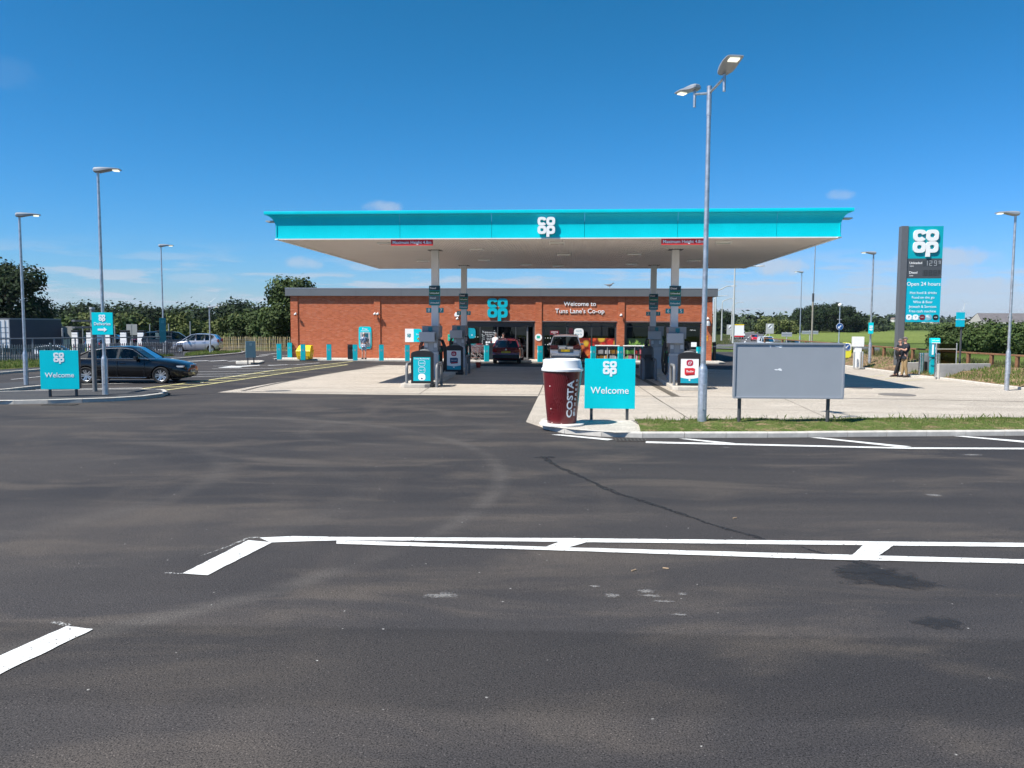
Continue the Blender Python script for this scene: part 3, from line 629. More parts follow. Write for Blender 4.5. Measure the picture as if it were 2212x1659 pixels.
# far left footway, verge and kerb
K3 = [G(-250, 832), G(0, 809), G(94, 801), G(402, 775.5), G(486, 768), G(522, 764.5), G(530, 762), G(520, 759.6), G(440, 760), G(0, 770), G(-250, 785)]
F3 = tag(sheet('side_footway', [(p.x, p.y) for p in K3], ASPH2, .10, world=True), kind='structure')
kerb(F3, K3[:7], h=.11)
FEN = [G(-200, 794), G(0, 785), G(200, 778.5), G(395, 771)]
tv = tag(sheet('side_verge', [(p.x, p.y) for p in (G(-250, 812), G(0, 803), G(94, 797), G(370, 772.5), G(380, 770.5), G(200, 778), G(0, 784.5), G(-250, 796))], VT, .112, world=True), kind='structure')
tv2 = tag(sheet('side_lawn', [(p.x, p.y) for p in (G(398, 772.5), G(480, 767), G(520, 763.4), G(520, 760.5), G(440, 761.5), G(402, 767))], VT, .112, world=True), kind='structure')
def tri_rand(dq):
    P = [G(*q) for q in dq]
    def f():
        i = random.randrange(len(P) - 2); a, b, c = P[0], P[i + 1], P[i + 2]; u, v = random.random(), random.random()
        if u + v > 1: u, v = 1 - u, 1 - v
        q = a + (b - a) * u + (c - a) * v; return Vector((q.x, q.y, gz(q.y, q.x) + .11))
    return f
blades('side_grass', tri_rand([(-60, 805), (94, 797), (370, 772.5), (380, 770.5), (200, 778), (0, 784.5), (-60, 788)]), 9000, .06, .22, .012, label='rough grass along the foot of the low steel fence')
blades('lawn_grass', tri_rand([(398, 772.5), (480, 767), (520, 763.4), (520, 760.5), (440, 761.5), (402, 767)]), 4000, .05, .14, .014, label='small patch of lawn in front of the paling fence')
# tiny kerbed island that carries the slim sign
si = [G(*p) for p in ((511, 786.5), (560, 787), (571, 783.5), (566, 782), (520, 782.3), (509, 784.5))]
SI = tag(sheet('sign_island', [(p.x, p.y) for p in si], PAVE, .11, world=True), kind='structure'); kerb(SI, si + [si[0]], h=.12, w=.12)
# pavement along the shop front
wp = [S(-18.9, 13.5), S(10.4, 13.5), S(10.4, 15.72), S(-18.9, 15.72)]
WP = tag(sheet('shop_pavement', [(p.x, p.y) for p in wp], PAVE, .10, world=True), kind='structure')
kerb(WP, [S(-18.9, 15.7), S(-18.9, 13.4), S(10.4, 13.4), S(10.4, 15.7)], h=.105)
# roads at the back right
ROADL = [(1500, 752), (1560, 737), (1578, 731), (1612, 718), (1640, 713.8), (1661, 711.6)]
ROADR = [(1665, 712.6), (1655, 718), (1648, 725), (1690, 737), (1900, 752), (1900, 764)]
road = tag(sheet('main_road', ROADL + ROADR, ground_mat('far_asphalt', (.085, .083, .085), (.1, .098, .098), (.12, .115, .11), (.13, .12, .11), bump=.1), .03, step=8), kind='structure')
for i in range(12):
    a = along([(1608, 741), (1612, 733), (1622, 725), (1640, 718.3), (1660, 713.6)], i / 12); b = along([(1608, 741), (1612, 733), (1622, 725), (1640, 718.3), (1660, 713.6)], (i + .6) / 12)
    ribbon('lane_dash', [(a.x, a.y), (b.x, b.y)], .22, PAINT, .06, road, world=True)
ribbon('edge_line', [(1569, 736), (1580, 732), (1614, 719), (1640, 714.7)], .2, PAINT, .06, road); ribbon('edge_line', [(1650, 728), (1655, 722.5), (1663, 714)], .2, PAINT, .06, road)
field = tag(sheet('barley_field_ground', [(1655, 738), (2300, 745), (2300, 704), (1720, 707.5), (1668, 716), (1652, 727)], FIELD, .02, step=30), kind='structure')
# bank on the right
def bank_point(k, off, h):
    a = BANK[max(0, k - 1)]; b = BANK[min(len(BANK) - 1, k + 1)]; t = (b - a); t.z = 0; t.normalize(); nrm = Vector((-t.y, t.x, 0))
    if nrm.x < 0: nrm = -nrm
    p = BANK[k] + nrm * off; return Vector((p.x, p.y, gz(p.y, p.x) + h))
BW = []
for a, b in zip(BANK, BANK[1:]):
    k = max(1, int((b - a).length / 1.2)); BW += [a.lerp(b, j / k) for j in range(k)]
BW.append(BANK[-1]); BANK = BW
offs = (( .13, .10), (.5, .17), (1.1, .30), (1.8, .44), (2.6, .56), (3.4, .58), (4.6, .5), (7, .2), (11, -.4), (16, -.1))
rings = []
for k in range(len(BANK)):
    rings.append([bank_point(k, o, h + (.05 * math.sin(k * 1.7 + i * 2.1) + .03 * math.sin(k * 4.1 + i) if 0 < i < 7 else 0)) for i, (o, h) in enumerate(offs)])
mb = MB(); mb.loft(rings, closed=False, caps=False)
bank = tag(mb.build('earth_bank', SOIL, smooth=1.5, fix=False), kind='structure')
if bank.data.polygons[5].normal.z < 0: bank.data.flip_normals()
kb = [p for p in BANK]
nb = bank_point(5, 1, 0) - BANK[5]; t_ = BANK[6] - BANK[5]
kerb(bank, kb if (-t_.y * nb.x + t_.x * nb.y) > 0 else kb[::-1], h=.10, w=.13)
def bank_rand(k0, k1, o0, o1, skip=0):
    def f():
        k = random.uniform(k0, k1); i = int(k); fr = k - i; o = random.uniform(o0, o1)
        def ht(o_):
            for (a, ha), (b, hb) in zip(offs, offs[1:]):
                if o_ <= b: return ha + (hb - ha) * (o_ - a) / (b - a)
            return 0
        i = min(i, len(BANK) - 2)
        p = bank_point(i, o, ht(o)).lerp(bank_point(i + 1, o, ht(o)), fr)
        if skip and random.random() < skip * max(0, .5 + .5 * math.sin(p.x * 1.3) * math.cos(p.y * .9)): return None
        return p
    return f
nB = len(BANK)
blades('bank_grass', bank_rand(0, nB - 1.01, .2, 5, .95), 9000, .06, .2, .014, label='patchy grass on the brown earth bank')
blades('bank_long_grass', bank_rand(0, nB - 1.01, 3.2, 13), 26000, .12, .4, .014, mat=island_mat('long_grass', [(.05, .075, .02), (.085, .11, .03), (.12, .13, .05), (.2, .17, .09)], .85, .25), label='long rough grass behind the wooden rail')
blades('near_bank_grass', bank_rand(nB - 16, nB - 1.01, .2, 3), 9000, .05, .18, .014, label='greener turf on the near end of the bank')
def road_rand():
    x = random.uniform(1500, 1620); y = random.uniform(718, 752)
    ly = 752 - (x - 1500) * .21
    if y > 738 and x > 1590: return None
    q = G(x, y)
    if y < 719 + (1612 - x) * .38 + 2: return Vector((q.x, q.y, q.z))
    return None
blades('roadside_grass', lambda: (lambda q: Vector((q.x, q.y, q.z)))(G(random.uniform(1500, 1572) + random.random() ** 3 * 30, random.uniform(724, 745))), 9000, .2, .6, .03, mat=MATS['long_grass'], label='tall roadside grass left of the main road')
def proj(p):
    d = Vector(p) - CAM; z = d.dot(Fw); return 1106 + FPX * d.dot(Rt) / z, 829.5 - FPX * d.dot(Up) / z

# ================================================================== CANOPY
c6 = lambda x, y: ((1550 + x / 3.318) / 1.8517, (1100 + y / 3.318) / 1.8517)
c7a = lambda x, y: ((2050 + x / 3.318) / 1.8517, (1100 + y / 3.318) / 1.8517)
canopy = thing('forecourt_canopy', 'wide flat turquoise canopy on four pale columns over the fuel pumps', 'canopy', K(0, 0), SA)
HU, HV, SZ, HB = 10.45, 9.6, 5.665, 6.6
SOFF = M('soffit_sheet', (.74, .69, .65), .5, var=.05, scale=.8)
mb = MB(); prof = []; n = 190; du = 2 * HU / n
for i in range(n):
    u = -HU + i * du
    prof += [(u, SZ), (u + du * .55, SZ), (u + du * .62, SZ + .02), (u + du * .93, SZ + .02)]
prof.append((HU, SZ))
vs = [(u, -HV, z) for u, z in prof] + [(u, HB, z) for u, z in prof]; k = len(prof)
mb.add(vs, [(i + 1, i, k + i, k + i + 1) for i in range(k - 1)]); mb.build('soffit', SOFF, canopy, fix=False)
mb = MB(); mb.bb(-HU + .02, HU - .02, -HV + .02, HB - .02, SZ + .5, SZ + .62); mb.build('roof_deck', MIDGREY, canopy)
FP = [(.05, 0), (.025, .08), (.005, .2), (0, .36), (.025, .48), (.08, .6), (.18, .71), (.31, .785), (.40, .815), (.40, .84), (.28, .82), (.1, .75), (.0, .62), (-.03, .5), (-.03, .02)]
FO = .33
def fascia(name, a, b, side, mat=TEAL, prof=FP, gap=.006, e0=False, e1=False):
    rings = []
    for t, e in ((a, e0), (b, e1)):
        r = []
        for o, z in prof:
            of, ol = (o * FO, o * .74) if o > 0 else (o, o)
            w = t + (math.copysign(ol if side in 'fb' else of, t) if e else (gap if t == a else -gap))
            if side == 'f': p = (w, -HV - of, SZ + z * 1.055)
            elif side == 'b': p = (w, HB + of, SZ + z * 1.055)
            elif side == 'l': p = (-HU - ol, w, SZ + z * 1.055)
            else: p = (HU + ol, w, SZ + z * 1.055)
            r.append(p)
        rings.append(r)
    return MB().loft(rings).build(name, mat, canopy, smooth=.7)
js = [-HU, -5.67, -2.2, 1.25, 4.65, 8.2, HU]
for a, b in zip(js, js[1:]): fascia('fascia_panel', a, b, 'f', e0=a == -HU, e1=b == HU)
js = [-HV, -5.5, -1.5, 2.5, HB]
for sd_ in 'lr':
    for a, b in zip(js, js[1:]): fascia('fascia_panel', a, b, sd_, e0=a == -HV, e1=b == HB)
for a, b in ((-HU, -3.3), (-3.3, 3.3), (3.3, HU)): fascia('fascia_panel', a, b, 'b', e0=a == -HU, e1=b == HU)
RP = [(.30, .843), (.54, .843), (.55, .85), (.55, .95), (.54, .958), (.30, .958)]
for sd_, h in (('f', HU), ('b', HU), ('l', HB), ('r', HB)): fascia('rim', -HU if sd_ in 'fb' else -HV, h, sd_, prof=RP, e0=True, e1=True)
TP = [(.055, -.035), (.055, -.003), (-.10, -.003), (-.10, -.035)]
for sd_, h in (('f', HU), ('b', HU), ('l', HB), ('r', HB)): fascia('edge_trim', -HU if sd_ in 'fb' else -HV, h, sd_, WHITE, TP, e0=True, e1=True)
# uplights tucked under the rim, seen at the corners
for sx in (-1, 1):
    mb = MB(); mb.bb(sx * (HU + .30) - .15, sx * (HU + .30) + .15, -HV + .1, -HV + .5, SZ + .66, SZ + .70); mb.build('rim_light', LTGREY, canopy)
for u, v in ((-6.6, -8), (0.2, -7.9), (6.6, -8), (-3.3, -5.2), (-3.6, .5), (0.4, -2.5), (3.6, -2.6), (3.9, 3.2), (-1.7, 3.4), (0, 4.5), (6.8, 1), (-6.8, 1)):
    mb = MB(); mb.bb(u - .3, u + .3, v - .2, v + .2, SZ - .06, SZ - .002); L_ = mb.build('soffit_light', WHITE, canopy)
    mb = MB(); mb.bb(u - .26, u + .26, v - .16, v + .16, SZ - .068, SZ - .062); mb.build('diffuser', M('lens', (.7, .7, .66), .2), L_)
emblem(canopy, (-.16, -HV - .06, SZ + .44), .65, WHITE, .10)
COLM = M('column_cladding', (.72, .71, .72), .42, var=.03, scale=1)
CU, CV = 5.2, 4.62
for su in (-1, 1):
    for sv in (-1, 1):
        mb = MB(); mb.bb(su * CU - .155, su * CU + .155, sv * CV - .155, sv * CV + .155, .12, SZ + .03); o = mb.build('column', COLM, canopy, bevel=.012)
        mb = MB(); mb.bb(su * CU - .30, su * CU + .30, sv * CV - .30, sv * CV + .30, SZ - .012, SZ + .02); mb.build('collar', DKGREY, o)
for u, lab in ((-5.23, 'red maximum height sign hanging from the left of the canopy edge'), (4.87, 'red maximum height sign behind the tall lamp post')):
    t = thing('height_sign', lab, 'sign', K(u, -HV + .06, SZ - .30), SA, 'height limit signs under the canopy edge')
    mb = MB(); mb.bb(-.8, .8, 0, .02, .07, .265); mb.build('panel', RED, t)
    mb = MB(); mb.bb(-.8, .8, -.002, .018, 0.04, .066); mb.build('sunlit_strip', M('sunlit_red', (.85, .02, .02), .4), t)  # sun on the lower edge of the sign, painted as a brighter red
    lettering('Maximum Height 4.8m', .162, t, (0, -.006, .15), LETTER, .008, .014)
# price boards and pump numbers on the columns
NAVY = M('dark_board', (.01, .03, .05), .3); GREEN = M('green_board', (.01, .11, .03), .3); GRB = M('grey_board', (.10, .12, .14), .3); TBL = M('teal_board', (.0, .17, .22), .3)
for su, sv, nums, where in ((-1, -1, ('8', '7'), 'front left'), (-1, 1, ('4', '3'), 'rear left'), (1, 1, ('2', '1'), 'rear right'), (1, -1, ('6', '5'), 'front right')):
    p = K(su * CU, sv * CV - .16)
    t = thing('fuel_board', '%s fuel board, four panels high on its canopy column' % where, 'sign', (p.x, p.y, 3.26), SA, 'fuel boards on the canopy columns')
    mb = MB(); mb.bb(-.245, .245, -.05, 0, 0, .86); mb.build('frame', TEALD, t)
    for i, (m_, tx) in enumerate(((TBL, 'Unleaded'), (GRB, 'Diesel'), (GREEN, 'Unleaded'), (NAVY, 'Diesel'))):
        mb = MB(); mb.bb(-.225, .225, -.062, -.0505, .02 + i * .212, .205 + i * .212); pn = mb.build('panel', m_, t)
        lettering(tx, .108, pn, (-.205, -.067, .112 + i * .212), LETTER, .006, .01, 'LEFT')
    for s_, nn in zip((-1, 1), nums):
        q = K(su * CU + s_ * .27, sv * CV - .1)
        t = thing('pump_number', 'pump number %s plate on the %s column' % ({'1': 'one', '2': 'two', '3': 'three', '4': 'four', '5': 'five', '6': 'six', '7': 'seven', '8': 'eight'}[nn], where), 'sign', (q.x, q.y, 2.94), SA, 'pump number plates')
        mb = MB(); mb.bb(-.115, .115, -.03, 0, 0, .215); mb.build('plate', TEALD, t); mb = MB(); mb.bb(-.18 if s_ > 0 else .10, -.10 if s_ > 0 else .18, -.012, .012, .09, .12); mb.build('bracket', LTGREY, t)
        lettering(nn, .20, t, (0, -.034, .107), LETTER, .006, .02)

# ================================================================== PUMP ISLANDS
ISL = M('island_concrete', (.47, .43, .37), .85, var=.12, scale=5, bump=.2, bscale=60)
HOSE = M('hose_rubber', (.012, .012, .012), .5)
def poster_stand(u, v, kind, label):
    t = thing('poster_stand', label, 'poster stand', K(u, v, .0), SA, 'poster stands at the pumps')
    out = [(-.43, .12), (.43, .12), (.43, 1.30)] + [(.43 * math.cos(a), 1.30 + .13 * math.sin(a)) for a in [math.pi * i / 10 for i in range(1, 10)]] + [(-.43, 1.30)]
    mb = MB(); mb.slab(out, -.10, .10); mb.build('case', BLACK, t, bevel=.012)
    mb = MB(); mb.bb(-.45, .45, -.2, .2, 0, .13); mb.build('base', BLACK, t, bevel=.03)
    m1 = {'member': M('member_print', (0, .42, .50), .35), 'white': M('white_print', (.8, .8, .78), .35)}['member' if kind == 'member' else 'white']
    mb = MB(); mb.bb(-.335, .335, -.108, -.1015, .25, 1.17); ps = mb.build('poster', m1, t)
    if kind == 'member':
        lettering('Co-op Membership', .075, ps, (0, -.112, 1.115), LETTER, .004, .006)
        for z, r, tx in ((.94, .135, 'Get 5%'), (.67, .135, 'Give 1%')):
            mb = MB(); o_ = superellipse(r, r * .9, 3, 28); i_ = superellipse(r - .012, r * .9 - .012, 3, 28)
            mb.loft([[(a[0], -.113, z + a[1]), (b[0], -.113, z + b[1])] for a, b in zip(o_ + o_[:1], i_ + i_[:1])], closed=False, caps=False); mb.build('badge', LETTER, ps, fix=False)
            lettering(tx, .065, ps, (0, -.112, z), LETTER, .004, .006)
        mb = MB(); mb.slab([(a, .40 + b) for a, b in superellipse(.14, .125, 3, 28)], -.114, -.109); mb.build('badge', LETTER, ps)
        mb = MB(); mb.bb(-.03, .03, -.118, -.1145, .32, .37); mb.build('mark', DKGREY, ps)
    else:
        bx = (.62, .02, .03) if kind == '£7' else (.02, .07, .16)
        CR = M('crimson_print', (.42, .01, .05), .35); BX = M('pack_' + ('red' if kind == '£7' else 'navy'), bx, .35)
        mb = MB(); mb.slab([(a, 1.02 + b) for a, b in superellipse(.125, .115, 3, 30)], -.114, -.109); bd = mb.build('price_roundel', CR, ps)
        lettering(kind, .14, bd, (0, -.119, 1.01), LETTER, .004, .012)
        mb = MB(); mb.slab([(-.19, .59), (-.13, .53), (.19, .56), (.20, .80), (.12, .83), (-.19, .82)], -.114, -.109); pk = mb.build('pack', BX, ps)
        mb = MB(); mb.slab([(-.13, .54), (.185, .57), (.195, .62), (-.13, .60)], -.1175, -.1142); mb.build('pack_stripe', M('pack_shade', tuple(x * .5 for x in bx), .4), pk)
        lettering('Budw' if kind == '£7' else 'BUD LIGHT', .12 if kind == '£7' else .055, pk, (.01, -.119, .70), LETTER, .004, .004)
        arc = [(-.335, .25), (.335, .25), (.335, .46)] + [(.335 - .67 * i / 12, .46 - .045 * math.sin(math.pi * i / 12)) for i in range(1, 12)] + [(-.335, .46)]
        mb = MB(); mb.slab(arc, -.113, -.1085); f_ = mb.build('footer', M('footer_print', (0, .30, .40), .35), ps)
        emblem(f_, (0, -.1132, .375), .07, LETTER, .003)
    # domed waste bin built into the back of the stand
    mb = MB(); mb.lathe([(.26, .1), (.27, 1.22), (.25, 1.36), (.17, 1.44), (.05, 1.47)], 18, o=(.02, .34, 0)); mb.build('bin', MIDGREY, t, smooth=.7)
    mb = MB(); mb.tube([(-.05, .34, 1.45), (-.05, .34, 1.52), (.09, .34, 1.52), (.09, .34, 1.45)], .012, 6); mb.build('bin_handle', BLACK, t)
    return t
def hoop(u, v, label, pts=None):
    t = thing('guard_hoop', label, 'barrier', K(u, v, 0), SA, 'grey guard hoops beside the pumps')
    mb = MB(); P = [(0, -.55, 0), (0, -.55, .72), (0, -.50, .84), (0, -.42, .90), (0, .42, .90), (0, .5, .84), (0, .55, .72), (0, .55, 0)]
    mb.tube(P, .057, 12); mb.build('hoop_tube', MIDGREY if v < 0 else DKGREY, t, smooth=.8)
def pump(u, v, label, bit):
    t = thing('fuel_pump', label, 'fuel pump', K(u, v, .15), SA, 'fuel pumps')
    body = M('pump_panel', (.27, .28, .29), .35, .3, var=.05, scale=3); pale = M('pump_pale', (.36, .37, .39), .4, var=.04)
    mb = MB(); mb.bb(-.33, .33, -.45, .45, 0, 1.0); o = mb.build('cabinet', pale, t, bevel=.015)
    mb = MB(); mb.bb(-.335, .335, -.455, .455, 1.003, 1.12); mb.build('shelf', LTGREY, t, bevel=.01)
    for s_ in (-1, 1):
        mb = MB(); mb.bb(s_ * .338 - .006, s_ * .338 + .006, -.40, .40, .72, .98); mb.build('teal_flash', TEAL, o)
    mb = MB(); mb.bb(-.30, .30, -.40, .40, 1.123, 1.72); up = mb.build('hose_panel', body, t, bevel=.01)
    for s_ in (-1, 1):
        mb = MB(); mb.bb(s_ * .2 - .065, s_ * .2 + .065, -.408, -.402, 1.30, 1.48); mb.build('notice', M('pale_notice', (.5, .52, .55), .5), up)
    mb = MB(); mb.bb(-.10, .10, -.405, -.402, 1.13, 1.70); mb.build('cover_strip', M('pump_strip', (.33, .34, .35), .4), up)
    mb = MB(); mb.bb(-.36, .36, -.50, .42, 1.723, 2.22); mb.build('head', M('pump_head', (.24, .25, .265), .4, var=.05), t, bevel=.015)
    mb = MB(); mb.bb(-.45, .22, -.72, -.52, 1.55, 1.96); k = mb.build('paper_box', M('box_pale', (.42, .43, .45), .45), t, bevel=.012)
    mb = MB(); mb.bb(.222, .226, -.70, -.54, 1.62, 1.9); mb.build('box_vent', DKGREY, k)
    mb = MB(); mb.bb(-.03, .05, -.62, -.505, 1.97, 2.0); mb.bb(-.09, .09, -.512, -.503, 2.0, 2.17); mb.build('teal_label', TBL, t)
    for s_ in (-1, 1):
        for i, y in enumerate((-.28, 0, .28)):
            mb = MB(); mb.tube([(s_ * .30, y, 1.62), (s_ * .42, y, 1.60), (s_ * .52, y, 1.35), (s_ * .55, y + .03, .8), (s_ * .50, y + .05, .32), (s_ * .42, y + .02, .2), (s_ * .38, y, .35), (s_ * .37, y, 1.1)], .024, 8); h = mb.build('hose', HOSE, t, smooth=1)
            mb = MB(); mb.tube([(s_ * .335, y, 1.02), (s_ * .40, y, 1.16), (s_ * .44, y, 1.28), (s_ * .36, y, 1.36)], [.03, .04, .035, .02], 8); nz = mb.build('nozzle', BLACK, t, smooth=1)
            mb = MB(); mb.bb(s_ * .41 - .03, s_ * .41 + .03, y - .05, y + .05, 1.12, 1.22); mb.build('boot', (GREEN, BLACK, TBL)[i], nz)
    return t
for su, sv, where in ((-1, -1, 'front left'), (1, -1, 'front right'), (-1, 1, 'rear left'), (1, 1, 'rear right')):
    u0, v0 = su * CU, sv * CV
    i_ = thing('pump_island', 'low concrete pump island at the %s column' % where, 'island', K(u0, v0, 0), SA, 'pump islands')
    f_ = -4.75 if sv < 0 else -6.2
    poly = [(-.58, f_ + .2), (-.4, f_), (.4, f_), (.58, f_ + .2), (.58, 1.6), (.4, 1.8), (-.4, 1.8), (-.58, 1.6)]
    mb = MB(); mb.prism(poly, 0, .15); mb.build('island_top', ISL, i_, bevel=.02)
    pump(u0, v0 - (.75 if sv < 0 else 1.6), '%s fuel pump standing against its canopy column' % where, sv)
poster_stand(-4.96, -8.97, 'member', 'turquoise membership poster in a black stand at the left pump')
poster_stand(5.31, -8.68, '£7', 'seven pound beer poster in a black stand at the right pump')
poster_stand(-4.86, -1.34, '£6', 'six pound beer poster in the shade at the rear left pump')
for u, v, lab in ((-5.56, -8.5, 'grey guard hoop left of the membership poster'), (-4.38, -8.5, 'grey guard hoop right of the membership poster'), (4.74, -8.2, 'grey guard hoop left of the seven pound poster'),
                  (5.90, -8.2, 'grey guard hoop right of the seven pound poster'), (-4.26, -.9, 'dark guard hoop beside the six pound poster'),
                  (4.0, -3.2, 'dark guard hoop left of the rear right pump'), (4.52, -3.5, 'dark guard hoop right of the rear right pump')): hoop(u, v, lab)
# bin without a poster at the rear right pump, sand buckets
t = thing('waste_bin', 'dark domed waste bin in the shade at the rear right pump', 'bin', K(4.25, -2.9, 0), SA)
mb = MB(); mb.lathe([(.27, 0), (.29, 1.2), (.27, 1.4), (.18, 1.48), (.05, 1.5)], 18); mb.build('body', DKGREY, t, smooth=.7); mb = MB(); mb.bb(-.16, .16, -.31, -.24, .95, 1.12); mb.build('mouth', BLACK, t)
for u, v, lab in ((-CU + .78, CV + .2, 'small red sand bucket beside the rear left pump'), (CU - 1.0, CV + .6, 'small red sand bucket beside the rear right pump')):
    t = thing('sand_bucket', lab, 'bucket', K(u, v, .0), SA, 'red sand buckets')
    mb = MB(); mb.lathe([(.11, 0), (.16, .3), (.17, .31), (.15, .3), (.12, .2)], 16); mb.build('pail', M('dull_red', (.30, .03, .015), .6), t, smooth=.6); mb = MB(); mb.tube([(-.16, 0, .3), (-.1, 0, .42), (.1, 0, .42), (.16, 0, .3)], .008, 6); mb.build('handle', DKGREY, t)

# ================================================================== SHOP
VW = 15.7
shop = thing('shop_building', 'single storey red brick shop with grey roof band behind the pumps', 'building', S(0, VW), SA)
def wall_uz(dx, dy, dv=0.0):
    r = ray(dx, dy); n_ = Vector((-SS, SC)); o = S(0, VW + dv)
    t = ((o.x - CAM.x) * n_.x + (o.y - CAM.y) * n_.y) / (r.x * n_.x + r.y * n_.y)
    p = CAM + r * t; d = Vector((p.x - SITE.x, p.y - SITE.y)); return d.x * SC + d.y * SS, p.z
wu = lambda dx, dy=700: wall_uz(dx, dy)[0]
U0_, U1_ = wu(629, 770), wu(1536.5, 780); HT = 4.30
brick_m = island_mat('red_bricks', [(.42, .115, .05), (.47, .13, .055), (.52, .15, .065), (.56, .17, .08), (.46, .125, .06), (.55, .20, .11)], .85)
MORT = M('mortar', (.40, .23, .16), .9, var=.15, scale=8)
bt = bpy.data.materials.new('brick_sides'); bt.use_nodes = True
bn = bt.node_tree.nodes.new('ShaderNodeTexBrick'); bn.inputs['Color1'].default_value = (.40, .12, .06, 1); bn.inputs['Color2'].default_value = (.33, .095, .05, 1); bn.inputs['Mortar'].default_value = (.36, .24, .19, 1)
bn.inputs['Scale'].default_value = 1; bn.inputs['Brick Width'].default_value = .225; bn.inputs['Row Height'].default_value = .075; bn.inputs['Mortar Size'].default_value = .01
bt.node_tree.links.new(bn.outputs[0], bt.node_tree.nodes['Principled BSDF'].inputs['Base Color'])
pil = [(U0_, U0_ + .50), (wu(807.7), wu(821.2)), (wu(982), wu(997)), (wu(1156.5), wu(1170)), (wu(1334), wu(1349)), (U1_ - .52, U1_)]
PD = .11
opens = [(wu(999), wu(1155), .10, 2.60), (wu(1171.5), wu(1332.5), .10, 2.60), (wu(1350.5), wu(1517), .10, 2.60)]
bays = [(pil[i][1], pil[i + 1][0]) for i in range(5)]
mb = MB()
for (a, b) in bays[:2]: mb.bb(a, b, .075, .35, 0, HT)
for (a, b), (o0, o1, z0, z1) in zip(bays[2:], opens):
    mb.bb(a, b, .075, .35, z1, HT)
    if o0 - a > .01: mb.bb(a, o0, .075, .35, 0, z1 - .001)
    if b - o1 > .01: mb.bb(o1, b, .075, .35, 0, z1 - .001)
for a, b in pil: mb.bb(a + .006, b - .006, .007, .36, 0, HT)
mb.build('front_wall', MORT, shop)
mb = MB(); D = 14.0
mb.bb(U0_ + .01, U0_ + .3, .36, D, 0, HT); mb.bb(U1_ - .3, U1_ - .01, .36, D, 0, HT); mb.bb(U0_ + .3, U1_ - .3, D - .3, D, 0, HT); mb.build('side_wall', bt, shop)
mb = MB()
def bricks(a, b, z0, z1, y, holes=()):
    r = 0; z = z0
    while z + .06 < z1:
        x = a - (.1125 if r % 2 else 0)
        while x < b - .01:
            x0, x1 = max(a, x) + .004, min(b, x + .215)
            x += .225
            if x1 - x0 < .03: continue
            cm = (x0 + x1) / 2
            if any(h0 < cm < h1 and g0 - .02 < z < g1 - .02 for h0, h1, g0, g1 in holes): continue
            k = len(mb.v); j = random.uniform(-.0015, .0015)
            mb.v += [(x0, y + j, z), (x1, y + j, z), (x1, y + j, z + .065), (x0, y + j, z + .065), (x0, y + .012, z), (x1, y + .012, z), (x1, y + .012, z + .065), (x0, y + .012, z + .065)]
            mb.f += [(k, k + 1, k + 2, k + 3), (k + 4, k, k + 3, k + 7), (k + 1, k + 5, k + 6, k + 2), (k + 3, k + 2, k + 6, k + 7), (k + 4, k + 5, k + 1, k)]; mb.mi += [0] * 5
        z += .075; r += 1
for i, (a, b) in enumerate(bays): bricks(a, b, .03, HT, .068, [opens[i - 2]] if i >= 2 else ())
for a, b in pil: bricks(a, b, .03, HT, 0)
for a, b in pil:                                  # brick returns down the pilaster sides
    for side, x in ((-1, a), (1, b)):
        r = 0; z = .03
        while z + .06 < HT:
            k = len(mb.v); xx = x + side * .002
            mb.v += [(xx, .001, z), (xx, .067, z), (xx, .067, z + .065), (xx, .001, z + .065)]; mb.f.append((k, k + 1, k + 2, k + 3)); mb.mi.append(0); z += .075
o = mb.build('brickwork', brick_m, shop, fix=False); o['kind'] = 'stuff'
ROOFM = M('roof_band', (.13, .14, .15), .45, var=.05, scale=.7)
mb = MB(); mb.bb(U0_ - .30, U1_ + .30, -.165, D + .4, HT - .02, HT + .48); rf = mb.build('roof', ROOFM, shop, bevel=.01)
mb = MB(); mb.bb(U0_ - .31, U1_ + .31, -.18, D + .41, HT + .483, HT + .52); mb.build('roof_capping', M('roof_cap', (.5, .53, .56), .35, .4), rf)
for x in [U0_ + 1.5 + i * 3.1 for i in range(9)]:
    mb = MB(); mb.bb(x - .004, x + .004, -.1675, -.1652, HT - .01, HT + .47); mb.build('panel_joint', DKGREY, rf)
# interior
INT = M('shop_interior', (.10, .105, .11), .8); FLR = M('shop_floor', (.22, .21, .20), .4, var=.1, scale=2)
mb = MB(); mb.bb(U0_ + .4, U1_ - .4, .4, D - .4, .0, .09); mb.build('shop_floor', FLR, shop)
mb = MB(); mb.bb(wu(985), wu(985) + .1, .4, D - 4, .1, 3.2); mb.bb(wu(985), U1_ - .35, 6.5, 6.6, .1, 3.2); mb.bb(wu(985), U1_ - .35, .4, 6.6, 3.2, 3.3); mb.build('partition', INT, shop)
PROD = island_mat('products', [(.5, .05, .04), (.6, .4, .05), (.08, .2, .4), (.5, .5, .5), (.1, .3, .1), (.4, .1, .3), (.02, .02, .02), (.6, .25, .05)], .5)
for a, y in ((1.0, 3.2), (3.2, 4.2), (5.3, 3.0), (7.5, 3.6), (-3.4, 4.6)):
    mb = MB(); mb.bb(a - .9, a + .9, y, y + .5, .1, .25)
    for z in (.5, .9, 1.3, 1.7): mb.bb(a - .9, a + .9, y, y + .5, z, z + .04)
    mb.bb(a - .9, a + .9, y + .22, y + .26, .1, 1.9); sh = mb.build('shelving', MIDGREY, shop); mb = MB()
    for z in (.25, .54, .94, 1.34):
        x = a - .85
        while x < a + .8:
            w = random.uniform(.08, .2); h = random.uniform(.15, .3); mb.bb(x, x + w * .9, y + .02, y + .2, z, z + h); x += w
    o = mb.build('stocked_goods', PROD, sh, fix=False); o['kind'] = 'stuff'
